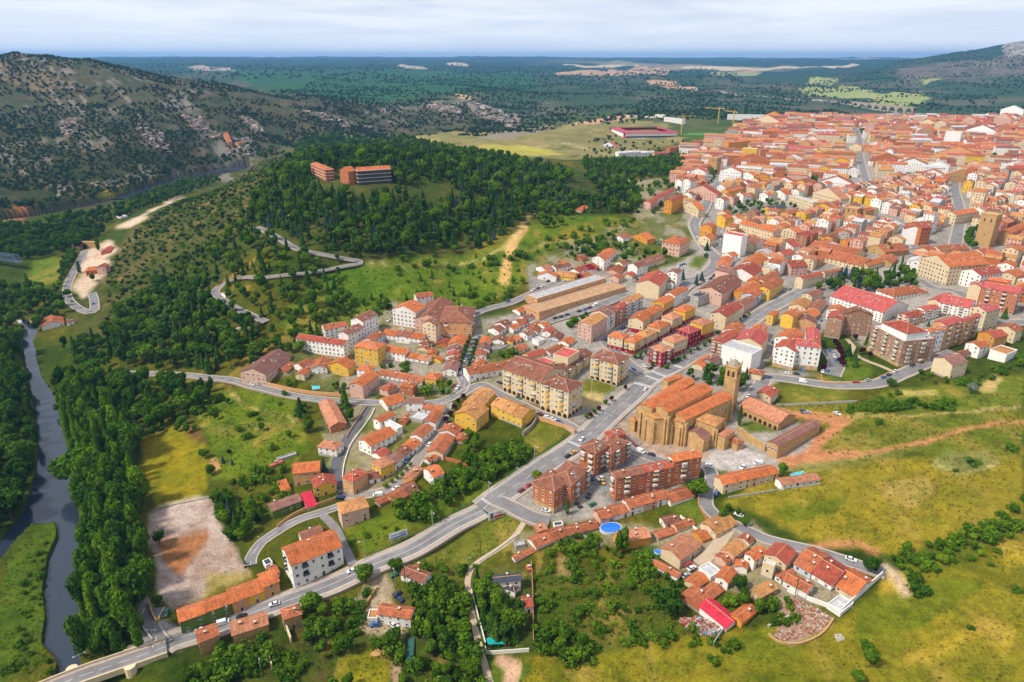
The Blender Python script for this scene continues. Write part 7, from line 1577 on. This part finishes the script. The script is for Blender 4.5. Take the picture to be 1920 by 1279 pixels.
cars("A7", "150,1100,w 215,1105,k 255,1080,b 260,1165,v 658,1170,r 750,1160,s 865,1135,b 905,1118,k 955,1092,w 1080,1050,k 1160,1018,k 495,975,w 490,950,s 505,1010,b 445,1085,b 410,1092,w 465,930,b 35,867,n 10,1130,n 1400,415,k 1280,425,s 395,705,b 120,490,b 165,470,g 1500,100,k 1530,90,w 1555,80,k 1580,72,w")
cars("A5", "1000,705,w 1610,880,r 1580,970,b 1570,1000,w 1535,1100,w 1485,1195,r 1512,1210,w 1890,560,b 1670,832,b 1095,767,w 1450,822,b 1825,1170,k")
cars("B2", "1300,540,w 1130,665,b 1050,870,w 915,920,v 605,860,n 625,905,k 632,945,n")
cars("A4", "540,560,k 600,605,s 700,580,b 1885,1195,w"); cars("C1", "1675,848,v 1505,905,w 1250,772,g 1815,797,k"); cars("C2", "720,458,w 140,708,w 1045,482,g 1060,627,k 1078,662,n 895,857,b 1035,862,w")
cars("C3", "1320,422,r 1345,448,w 1305,487,s 1430,582,k"); cars("C4", "620,370,w"); cars("B4", "255,290,n 297,299,s 517,307,w"); cars("D3", "215,1130,w 215,1150,n 212,1170,w 180,1175,k 182,1150,w 80,1160,w 100,1245,w")
# ------------------------------------------------------------ street lamps
LAMP = {}
def lampm(double):
    b_ = [(-.09, .09, -.09, .09, 0, 8.6), (-.2, .2, -.2, .2, 0, .5)]; pole = proto(lambda: boxes("pole", b_, metal_m)); arm = proto(lambda: boxes("arm", [(0, 1.8, -.05, .05, 8.45, 8.56)], metal_m)); hd = proto(lambda: boxes("lamp_head", [(1.6, 2.3, -.16, .16, 8.36, 8.56)], mat("lamp_head_grey", (.6, .62, .65), .5))); return pole, arm, hd
LP = lampm(True); ALLL = []
def lamp(px, py, dbl=False, s=1.0):
    x, y = hit(px, py); z = hz(x, y); best = min(((np.hypot(P[:, 0] - x, P[:, 1] - y).min(), k) for k, (P, _, _, _) in enumerate(ROADS))); P = ROADS[best[1]][0]; i = int(np.hypot(P[:, 0] - x, P[:, 1] - y).argmin()); d = P[i] - (x, y); rz = math.atan2(d[1], d[0]) if np.linalg.norm(d) > .5 else 0
    r_ = empty("street_lamp", (x, y, z), rz); r_.scale = (s, s, s); share("pole", LP[0], r_, (0, 0, 0))
    for k in range(2 if dbl else 1): share("arm", LP[1], r_, (0, 0, 0), k * math.pi); share("lamp_head", LP[2], r_, (0, 0, 0), k * math.pi)
    ALLL.append(dict(o=r_, c=(x, y)))
for a in ((916,930,0,1),(811,988,0,1),(684,1044,0,1),(670,1098,0,.8),(671,1152,0,.8),(875,1070,0,.8),(1002,863,0,1),(1139,802,1,1),(1172,782,1,1),(1194,852,1,.8),(1226,853,1,.8),(1092,963,0,.6),(290,1206,1,.8),(296,1232,1,.8),(157,1256,1,.9),(427,1158,0,.8),(1109,738,1,1.2),(836,748,0,.9),(979,965,0,.6),(1271,912,0,.6),(1349,978,0,.6),(1401,1000,0,.6),(1332,1042,0,.5),(552,1116,0,.7),(491,1267,0,.8),(1654,1076,0,.5),(490,1025,0,.6),(363,1118,0,.7),(1256,700,0,.9),(1297,672,0,.9),(1340,645,0,.9),(1700,695,0,.8),(1690,500,0,.8),(1160,770,0,.9),(1085,812,0,.9),(968,900,0,.9),(742,1098,0,.9)): lamp(*a)
# ------------------------------------------------------------ walls, fences, hedges
def wall_line(px, h, t_, m, name, label, cat="wall", z=None):
    P, l = resample(poly(px), 2.0); c = P[len(P) // 2]; g0 = hz(*c); Nn = normals(P); zz = H(P[:, 0], P[:, 1]); V = []; F = []
    for i in range(len(P)):
        for o_, z_ in ((-t_ / 2, -1), (t_ / 2, -1), (t_ / 2, h), (-t_ / 2, h)): V.append((P[i, 0] + Nn[i, 0] * o_ - c[0], P[i, 1] + Nn[i, 1] * o_ - c[1], zz[i] + z_ - g0))
    for i in range(len(P) - 1):
        for k in range(4): F.append((i * 4 + k, i * 4 + 4 + k, i * 4 + 4 + (k + 1) % 4, i * 4 + (k + 1) % 4))
    F += [(0, 1, 2, 3), tuple(len(V) - 4 + k for k in (3, 2, 1, 0))]; o = mesh_obj(name, V, F, m); o.location = (c[0], c[1], g0); tagit(o, label, cat); return o
def fence(px, label, col=(.03, .16, .08)):
    P, l = resample(poly(px), 3.0); c = P[len(P) // 2]; g0 = hz(*c); r_ = empty("fence", (c[0], c[1], g0)); tagit(r_, label, "fence"); m = mat("green_railing_paint", col, .6); post = proto(lambda: boxes("post", [(-.05, .05, -.05, .05, 0, 1.25)], m))
    zz = H(P[:, 0], P[:, 1])
    for i in range(len(P)): share("post", post, r_, (P[i, 0] - c[0], P[i, 1] - c[1], zz[i] - g0))
    for hh in (.45, .8, 1.2):
        V = []; F = []; Nn = normals(P)
        for i in range(len(P)):
            for o_, z_ in ((-.03, -.04), (.03, -.04), (.03, .04), (-.03, .04)): V.append((P[i, 0] + Nn[i, 0] * o_ - c[0], P[i, 1] + Nn[i, 1] * o_ - c[1], zz[i] + hh + z_ - g0))
        for i in range(len(P) - 1):
            for k in range(4): F.append((i * 4 + k, i * 4 + 4 + k, i * 4 + 4 + (k + 1) % 4, i * 4 + (k + 1) % 4))
        mesh_obj("rail", V, F, m, r_)
fence([(684,1050),(780,1002),(850,964),(905,934)], "green railing along the upper side of the main road below the brick house"); fence([(925,918),(960,890),(1000,863),(1050,830),(1064,818)], "green railing between the avenue pavement and the leafy bank")
bg_ = wallm("T"); st_ = wallm("S"); wh_ = wallm("W"); gr_ = mat("grey_concrete_wall", (.34, .32, .30), .9, .2, .6); hed = None
for px, h, t_, m, nm, lab in (([(478,718),(505,724),(540,732),(600,741),(650,744)], 2.4, .4, bg_, "wall", "tall beige garden wall along the upper side of the curving street"), ([(462,728),(500,738),(545,747),(600,756),(640,759)], 1.0, .5, gr_, "wall", "pale parapet on the field side of the curving street"),
    ([(702,768),(694,785),(664,826),(655,842),(646,870),(642,898)], 1.2, .3, wh_, "wall", "white parapet along the lawn side of the dark lane"), ([(687,764),(676,780),(655,812),(650,822)], 1.4, .4, st_, "wall", "stone wall beside the stepped brick building drive"), ([(520,990),(548,970),(575,957),(600,948),(630,937)], 1.8, .3, bg_, "wall", "beige wall on the inner side of the lane by the pink shed"),
    ([(1007,787),(1040,797),(1070,808),(1077,815)], 2.4, .4, bg_, "wall", "curved beige retaining wall below the parked cars of the cream block"), ([(1007,787),(997,803),(980,818)], 2.6, .4, gr_, "wall", "grey retaining wall at the end of the ochre terrace"), ([(1382,812),(1405,830),(1434,846)], 4.5, .6, stone_old, "wall", "high sandstone wall joining the church chapels to the cloister wing"),
    ([(1365,934),(1400,929),(1470,918),(1538,909)], .9, .3, gr_, "wall", "low pale wall at the meadow edge below the orange terrace"), ([(1455,761),(1500,760),(1560,757),(1606,755)], 1.3, .4, gr_, "wall", "grey wall crossing the green slope behind the cloister"), ([(1540,704),(1545,717),(1580,719),(1625,717),(1660,703),(1678,694)], .9, .4, bg_, "wall", "beige kerb wall around the lawn inside the curved street"),
    ([(1577,1150),(1615,1115),(1653,1081)], 2.6, .3, wh_, "wall", "white boundary wall at the meadow end of the hamlet row"), ([(1476,1109),(1510,1124),(1550,1139),(1575,1150)], 2.0, .3, wh_, "wall", "white yard wall above the rubble heap"), ([(884,1110),(897,1160),(910,1209),(912,1226),(950,1225),(992,1222)], 1.8, .25, wh_, "wall", "white garden wall along the beige footpath round the teal canopy"),
    ([(996,1059),(999,1120),(1000,1209)], 2.2, .3, wallm("B"), "wall", "brown wall on the left edge of the overgrown garden"), ([(707,1104),(690,1130),(668,1160)], 1.6, .5, st_, "wall", "mossy stone wall above the farm lane"), ([(898,1056),(935,1031),(975,1003)], 1.2, .15, wh_, "fence", "white fence along the upper footpath"), ([(502,1224),(511,1256)], 3.2, .5, wallm("C"), "wall", "tall pale ruined wall overgrown with ivy"),
    ([(537,1179),(547,1206)], 3.0, .5, wallm("C"), "wall", "short broken wall at the back of the ruined houses"), ([(830,861),(855,868),(880,874)], 2.0, .3, wallm("K"), "wall", "brick garden wall at the edge of the leafy bank"), ([(1093,1008),(1110,1015),(1128,1028)], 1.4, .25, gr_, "wall", "garden wall below the lawn of the blue pool"), ([(1192,1038),(1215,1050),(1240,1062)], 1.4, .3, wh_, "wall", "white wall around the lawn beside the big cream gabled house"),
    ([(1310,938),(1313,955),(1328,980)], 1.2, .3, wallm("K"), "wall", "brick red wall along the bend of the winding street"), ([(1275,970),(1300,990),(1320,1010)], 1.3, .3, wh_, "wall", "white wall on the lower side of the green plot"), ([(1337,1212),(1348,1195),(1358,1182)], 2.0, .3, gr_, "wall", "grey wall corner below the crimson roofed workshop"), ([(1440,1190),(1462,1206),(1500,1208),(1540,1190),(1562,1162)], .9, .6, st_, "wall", "curved tumbled stone wall around the rubble heap"),
    ([(1440,1176),(1460,1165),(1482,1157)], 1.0, .8, gr_, "wall", "row of pale concrete blocks beside the rubble heap"), ([(280,1130),(285,1150),(296,1170),(300,1160)], 1.8, .6, st_, "wall", "old stone wall between the bridge road and the cleared yard"), ([(262,1155),(270,1180),(288,1202)], 1.0, .5, gr_, "wall", "low wall along the poplars at the bridge head"),
    ([(325,705),(365,711),(420,716)], 1.0, .5, st_, "wall", "low stone wall along the valley road under the trees"), ([(396,556),(404,540),(425,525),(455,516)], .8, .5, bg_, "wall", "pale parapet outside the hairpin bend"), ([(402,930),(380,936),(340,944),(300,952)], .6, .5, gr_, "wall", "low broken wall between yellow field and cleared yard")):
    if lab != "kerb": wall_line(px, h, t_, m, nm, lab, nm)
# garden path by the tall brown block
P, l = resample(poly([(1588,636),(1600,650),(1605,666),(1628,678),(1652,687),(1675,697)]), 2.5); o = ribbon("path", P, [-1.6, 0, 1.6], .12, path_m); tagit(o, "beige garden path to the brown block", kind="structure")
# ------------------------------------------------------------ pools, canopy, billboards, small things
poolw = mat("pool_water", (.02, .16, .62), .15, .05, 1, .5); pool_rim = mat("pool_rim", (.55, .56, .58), .6)
def pool(px, py, rx, ry, label, n_=20, rect=False, col=None, hh=.9):
    x, y, z = hitz(px, py); r_ = empty("pool", (x, y, z), .3); tagit(r_, label, "pool"); A_ = [(rx * math.cos(2 * math.pi * k / n_), ry * math.sin(2 * math.pi * k / n_)) for k in range(n_)] if not rect else [(-rx, -ry), (rx, -ry), (rx, ry), (-rx, ry)]; n_ = len(A_)
    V = [(a, b_, -.5) for a, b_ in A_] + [(a, b_, hh) for a, b_ in A_] + [(a * .94, b_ * .94, hh) for a, b_ in A_] + [(a * .94, b_ * .94, hh - .2) for a, b_ in A_]
    mesh_obj("rim", V, [(k + n_ * j, (k + 1) % n_ + n_ * j, (k + 1) % n_ + n_ * (j + 1), k + n_ * (j + 1)) for j in range(3) for k in range(n_)], pool_rim, r_); mesh_obj("water", [(a * .94, b_ * .94, hh - .15) for a, b_ in A_], [tuple(range(n_))], col or poolw, r_)
pool(1145, 992, 5.2, 3.8, "big blue oval pool on the small lawn in the hamlet"); pool(1498, 891, 4, 2.2, "small turquoise pool beside the low white shed", rect=True, col=mat("turquoise_water", (.05, .45, .55), .15), hh=.3); pool(1233, 1035, 1.6, 1.6, "tiny blue paddling pool on the lawn by the cream gabled house", hh=.4); pool(592, 724, 2.4, 4.5, "narrow blue pool in the walled garden by the curving street", rect=True, col=mat("turquoise_water", (.05, .45, .55)), hh=.2); pool(1180, 465, 2.2, 1.8, "small pale pool on the hillside lawn", col=mat("turquoise_water", (.05, .45, .55)), hh=.3)
def canopy(pxs, h, m, label, name="canopy"):
    P = [np.array(hit(*p)) for p in pxs]; c = sum(P) / len(P); g = hz(*c); r_ = empty(name, (c[0], c[1], g)); tagit(r_, label, name); V = [(p[0] - c[0], p[1] - c[1], h + .3 * (k % 2)) for k, p in enumerate(P)]; n_ = len(V); V += [(x, y, z - .05) for x, y, z in V]
    mesh_obj("cloth", V, [tuple(range(n_)), tuple(range(2 * n_ - 1, n_ - 1, -1))] + [(k, n_ + k, n_ + (k + 1) % n_, (k + 1) % n_) for k in range(n_)], m, r_)
    for x, y, z in V[:n_]: o = boxes("post", [(-.05, .05, -.05, .05, -.5, z)], metal_m, r_); o.location = (x * .97, y * .97, 0)
canopy([(912,1206),(938,1196),(948,1215),(915,1219)], 2.2, mat("teal_cloth", (.01, .30, .30), .8), "bright teal canopy at the corner of the white garden wall")
canopy([(766,1195),(778,1197),(774,1248),(762,1246)], 1.2, mat("dark_green_net", (.03, .10, .09), .9), "long dark green netted tunnel beside the allotment", "netting")
def board(px, py, w_, h_, leg, label, draw):
    x, y, z = hitz(px, py); r_ = empty("billboard", (x, y, z), math.radians(28)); tagit(r_, label, "billboard"); boxes("panel", [(-w_ / 2, w_ / 2, -.12, .12, leg, leg + h_)], mat("panel_white", (.68, .70, .74), .6), r_); boxes("frame", [(-w_ / 2 - .1, w_ / 2 + .1, -.16, .16, leg - .12, leg), (-w_ / 2 - .1, w_ / 2 + .1, -.16, .16, leg + h_, leg + h_ + .12)], metal_m, r_)
    for k in (-1, 0, 1): o = boxes("leg", [(-.1, .1, 0, .25, -.6, leg + h_ * .8)], metal_m, r_); o.location = (k * w_ * .38, .17, 0)
    for nm, (x0, x1, z0, z1), col in draw: boxes(nm, [(x0 * w_ - w_ / 2, x1 * w_ - w_ / 2, -.13, -.121, leg + z0 * h_, leg + z1 * h_)], mat("print_" + nm + str(int(col[0] * 99)), col, .6), r_)
board(748, 1016, 8.2, 3.0, 2.4, "pale blue billboard on legs beside the main road below the brick house", [("band", (.02, .98, .05, .3), (.10, .16, .42)), ("picture", (.55, .92, .3, .9), (.30, .36, .44)), ("stripe", (.05, .5, .55, .7), (.16, .24, .52))])
board(930, 974, 7.5, 3.8, .8, "white and red billboard with a face at the street junction", [("red_panel", (.35, .98, .06, .40), (.6, .04, .05)), ("figure", (.12, .30, .06, .85), (.09, .09, .11)), ("face", (.15, .27, .60, .86), (.55, .32, .22)), ("lettering", (.55, .90, .62, .74), (.55, .05, .06))])
# wood pile, scrap and rubble
def heap(pxs, n_, cols, smin, smax, name, label, z_=.3):
    P = np.array(poly(pxs)); x0, y0 = P.min(0); x1, y1 = P.max(0); V = []; F = []; MI = []; k = 0
    while k < n_:
        x, y = random.uniform(x0, x1), random.uniform(y0, y1)
        if not pip(P, np.array([x]), np.array([y]))[0]: continue
        k += 1; z = hz(x, y) + random.uniform(0, z_); a = random.uniform(0, 3.1); sx_, sy_, sz_ = (random.uniform(smin, smax) for _ in range(3)); sz_ *= .5; ca, sa = math.cos(a), math.sin(a); t_ = random.uniform(-.4, .4); o = len(V); V += [(x + ca * u - sa * v, y + sa * u + ca * v, z + w_ + t_ * u) for u, v, w_ in boxv(-sx_, sx_, -sy_, sy_, -sz_, sz_)]; F += [tuple(i + o for i in f) for f in BF]; MI += [random.randrange(len(cols))] * 6
    o = mesh_obj(name, V, F, cols, None, MI); tagit(o, label, kind="stuff"); return o
cm = [mat("rubble_%s" % n_, c_, .95) for n_, c_ in (("brick", (.30, .13, .08)), ("pale", (.40, .35, .30)), ("dust", (.36, .25, .19)), ("rust", (.26, .10, .06)))]
heap([(1475,1120),(1500,1128),(1545,1150),(1560,1160),(1540,1180),(1510,1190),(1490,1160)], 620, cm, .1, .55, "rubble", "brick rubble heap below the hamlet"); heap([(1450,1185),(1490,1180),(1510,1192),(1480,1200),(1458,1200)], 160, cm, .1, .5, "rubble", "grey rubble inside the tumbled stone ring")
heap([(1272,1165),(1310,1158),(1350,1175),(1340,1195),(1300,1188)], 260, cm + [mat("scrap_blue", (.10, .17, .24), .5), mat("scrap_white", (.45, .44, .42), .5), mat("scrap_red", (.28, .06, .04), .6)], .15, .8, "scrap", "mixed scrap piled below the crimson roofed workshop", .9)
heap([(693,1231),(705,1220),(720,1222),(716,1232)], 90, [mat("cut_wood", (.50, .30, .13), .9)], .08, .8, "woodpile", "heap of cut branches on the yellow lawn", .6); heap([(1565,1190),(1580,1188),(1583,1200),(1568,1203)], 60, [cm[1]], .1, .35, "rubble", "pale gravel spill in the meadow", .1)
# tower cranes far in the town
def crane(px, py, h, rz):
    x, y, z = hitz(px, py); r_ = empty("tower_crane", (x, y, z), rz); m = mat("crane_yellow", (.62, .40, .03), .6); boxes("mast", [(-.8, .8, -.8, .8, 0, h)], m, r_); boxes("jib", [(-14, 40, -.5, .5, h, h + 1.2), (-.5, .5, -.5, .5, h + 1.2, h + 7)], m, r_); boxes("counterweight", [(-14, -10, -1, 1, h - 2.5, h)], gr_, r_); boxes("cab", [(.9, 2.6, -.8, .8, h - 2.4, h - .2)], wh_, r_); return r_
tagit(crane(1277, 252, 42, .4), "yellow tower crane beside the red stadium", "crane"); tagit(crane(1373, 244, 44, 1.9), "yellow tower crane beside the far pink roofed hall", "crane"); tagit(crane(1346, 232, 40, 2.6), "left yellow tower crane near the far sports ground", "crane")
# pergola and sports ground
x, y, z = hitz(1300, 250)
o = ribbon("sports_ground", resample([hit(1284, 252), hit(1340, 252)], 10)[0], [-28, 0, 28], .3, mat("pitch_green", (.06, .17, .03), .95)); tagit(o, "far green sports ground", kind="structure")
# utility poles
for k, (px, py) in enumerate(((901, 1045), (760, 1095), (250, 470), (222, 560), (1490, 1120))):
    x, y, z = hitz(px, py); r_ = empty("utility_pole", (x, y, z), .5); boxes("pole", [(-.12, .12, -.12, .12, -.5, 9)], bark, r_); boxes("crossarm", [(-1.1, 1.1, -.07, .07, 8.3, 8.45)], bark, r_); tagit(r_, ("wooden utility pole beside the upper footpath", "wooden pole on the near side of the main road", "pole on the dry slope above the riverside houses", "pole low on the dry slope beside the car park", "pole between the hamlet yard and the rubble")[k], "pole")

rk_ = [mat("limestone_pale", (.30, .26, .23), .95), mat("limestone_grey", (.20, .17, .15), .95), mat("limestone_warm", (.30, .22, .17), .95)]
for px, n_, sz in (([(340,215),(375,222),(415,255),(400,262),(360,240)], 120, 7), ([(450,218),(475,225),(500,250),(480,248)], 70, 7), ([(800,197),(840,200),(868,212),(860,216),(810,206)], 90, 12), ([(870,192),(930,205),(960,228),(935,228),(890,210)], 120, 12), ([(115,220),(150,222),(135,255),(110,250)], 60, 5), ([(410,250),(470,262),(480,292),(430,290)], 120, 5), ([(170,345),(240,335),(290,330),(280,340),(200,356)], 70, 4), ([(560,205),(640,222),(700,240),(650,240),(590,222)], 110, 7), ([(240,225),(300,245),(320,290),(280,270)], 90, 5), ([(945,215),(972,215),(975,240),(950,240)], 40, 10)):
    heap(px, n_, rk_, sz * .25, sz, "rock_outcrop", "grey limestone outcrop on the gorge slope", sz * .25)
# ------------------------------------------------------------ labels: what each thing looks like, and what it stands nearest to
LMK = [("the river bridge", 300, 1215), ("the cleared yard", 350, 1040), ("the big balcony block", 590, 1090), ("the farmhouse", 740, 1175), ("the slate roofed villa", 940, 1115), ("the teal canopy", 930, 1210), ("the blue oval pool", 1145, 990), ("the crimson roofed workshop", 1350, 1170), ("the rubble heap", 1520, 1160),
 ("the big cream gabled house", 1280, 1050), ("the brick blocks", 1070, 950), ("the orange terrace", 1440, 900), ("the stone church", 1290, 820), ("the cloister", 1450, 815), ("the bell tower", 1375, 800), ("the blank pale block", 1400, 695), ("the avenue crossing", 1210, 720), ("the crimson blocks", 1220, 650), ("the cream balcony block", 1030, 760),
 ("the ochre terrace", 870, 790), ("the yellow gabled house", 610, 920), ("the stepped brick building", 620, 790), ("the pink metal shed", 580, 950), ("the curving street corner", 840, 740), ("the tree lined lane", 870, 665), ("the yellow block", 690, 680), ("the long white block", 590, 665), ("the dark glazed complex", 850, 630),
 ("the tan school", 1050, 575), ("the red hillside house", 1090, 520), ("the road fork", 1340, 480), ("the pink house", 1270, 480), ("the netted ruin", 1310, 570), ("the white tower block", 1375, 480), ("the broad brown roof", 1350, 570), ("the orange long roofs", 1215, 450), ("the parking street", 1560, 690), ("the tall brown block", 1680, 680),
 ("the lone cream building", 1780, 700), ("the wooded park", 1640, 530), ("the white hotel", 1680, 560), ("the long pink roof", 1640, 590), ("the curved cream block", 1770, 530), ("the orange yellow block", 1480, 620), ("the convent", 1580, 500), ("the tall church tower", 1855, 460), ("the cream hospital", 1420, 450), ("the tower house", 1600, 420),
 ("the walled old garden", 1430, 395), ("the stone palace", 1575, 305), ("the stadium", 1220, 255), ("the hilltop hotel", 660, 345), ("the river bend", 320, 340), ("the tunnel portal", 160, 470), ("the riverside car park", 160, 580), ("the riverside restaurant", 90, 610), ("the hairpin bend", 410, 550), ("the far yellow building", 1410, 292), ("the small old church", 1330, 320),
 ("the slim white tower", 1788, 270), ("the right picture edge", 1900, 640), ("the far sports ground", 1310, 250), ("the brick glazed block", 1850, 560), ("the brown brick block", 1560, 650), ("the meadow shed", 1490, 905), ("the viaduct", 1650, 215), ("the far upper town", 1850, 250), ("the old town centre", 1700, 380), ("the far white terraces", 1200, 288)]
LXY = [(n_, *hit(x, y)) for n_, x, y in LMK]
NUMW = {1: "one storey", 2: "two storey", 3: "three storey", 4: "four storey", 5: "five storey", 6: "six storey", 7: "seven storey", 8: "eight storey"}
ORD = ["nearest to", "second nearest to", "third nearest to", "fourth nearest to", "fifth nearest to", "sixth nearest to", "seventh nearest to", "eighth nearest to", "ninth nearest to", "tenth nearest to", "eleventh nearest to", "twelfth nearest to"]
def label_all(items, descf, catf, grpf):
    cls = {}
    for it in items:
        if it.get("label") and "|" not in it["label"]: tagit(it["o"], it["label"], catf(it), grpf(it)); continue
        cls.setdefault(descf(it), []).append(it)
    for d, L_ in cls.items():
        if len(L_) == 1:
            it = L_[0]; n_ = min(LXY, key=lambda q_: math.hypot(q_[1] - it["c"][0], q_[2] - it["c"][1]))[0]; tagit(it["o"], d + " near " + n_, catf(it), grpf(it)); continue
        used = set()
        for it in L_:
            best = None
            for n_, x, y in LXY:
                me_ = math.hypot(x - it["c"][0], y - it["c"][1]); rk = sum(math.hypot(x - o["c"][0], y - o["c"][1]) < me_ - 1e-6 for o in L_)
                sc_ = rk * 60 + me_
                if (n_, rk) in used: continue
                if best is None or sc_ < best[0]: best = (sc_, n_, rk)
            used.add(best[1:]); rk = best[2]
            tagit(it["o"], d + ", " + (ORD[rk] if rk < len(ORD) else "number %d outward from" % (rk + 1)) + " " + best[1], catf(it), grpf(it))
def dsc(it):
    k = {"f": "flat roof", "h": "hipped roof", "s": "sloping roof", "e": "sloping roof"}.get(it["kind"], "roof"); rn = ROOF[it["roof"]][0]
    if it["roof"] == "w": rn = "pale grey"; k = "flat roof" if it["kind"] == "f" else "roof"
    base = {"apartment_block": "block", "town_house": "town house", "house": "house", "shed": "shed"}[it["nm"]]
    return ("" if base == "shed" else NUMW[min(it["fl"], 8)] + " ") + WALL[it["wall"]][0] + " " + base + " with " + rn + " " + k
label_all(ALLB, dsc, lambda it: {"apartment_block": "apartment block", "town_house": "town house", "house": "house", "shed": "shed"}[it["nm"]], lambda it: {"apartment_block": "apartment blocks of the town", "town_house": "houses of the old town", "house": "houses of the town and hamlets", "shed": "sheds and small outbuildings"}[it["nm"]])
label_all(ALLC, lambda it: it["col"] + (" van" if it["van"] else " car"), lambda it: "van" if it["van"] else "car", lambda it: "cars and vans about the town")
label_all(ALLL, lambda it: "street lamp", lambda it: "street lamp", lambda it: "street lamps of the town")
for o in list(COL.objects):
    if o.get("label"): o["label"] = " ".join(str(o["label"]).split()[:16])
# ------------------------------------------------------------ haze
hv = bpy.data.materials.new("haze_air"); hv.use_nodes = True; t = hv.node_tree; t.nodes.clear()
pv = N(t, "ShaderNodeVolumePrincipled"); pv.inputs["Color"].default_value = (.22, .52, 1, 1); pv.inputs["Density"].default_value = 0.00005; pv.inputs["Anisotropy"].default_value = .2
ou = N(t, "ShaderNodeOutputMaterial"); t.links.new(pv.outputs[0], ou.inputs["Volume"])
zt = max(float(Z.max()), 200) + 20; zb = min(float(Z.min()), -20) - 4; X_ = 42000
o = mesh_obj("haze", [(x, y, z) for x in (-X_, X_) for y in (-500, 32500) for z in (zb, zt)], [(0, 1, 3, 2), (4, 6, 7, 5), (0, 4, 5, 1), (2, 3, 7, 6), (0, 2, 6, 4), (1, 5, 7, 3)], hv); o["kind"] = "stuff"
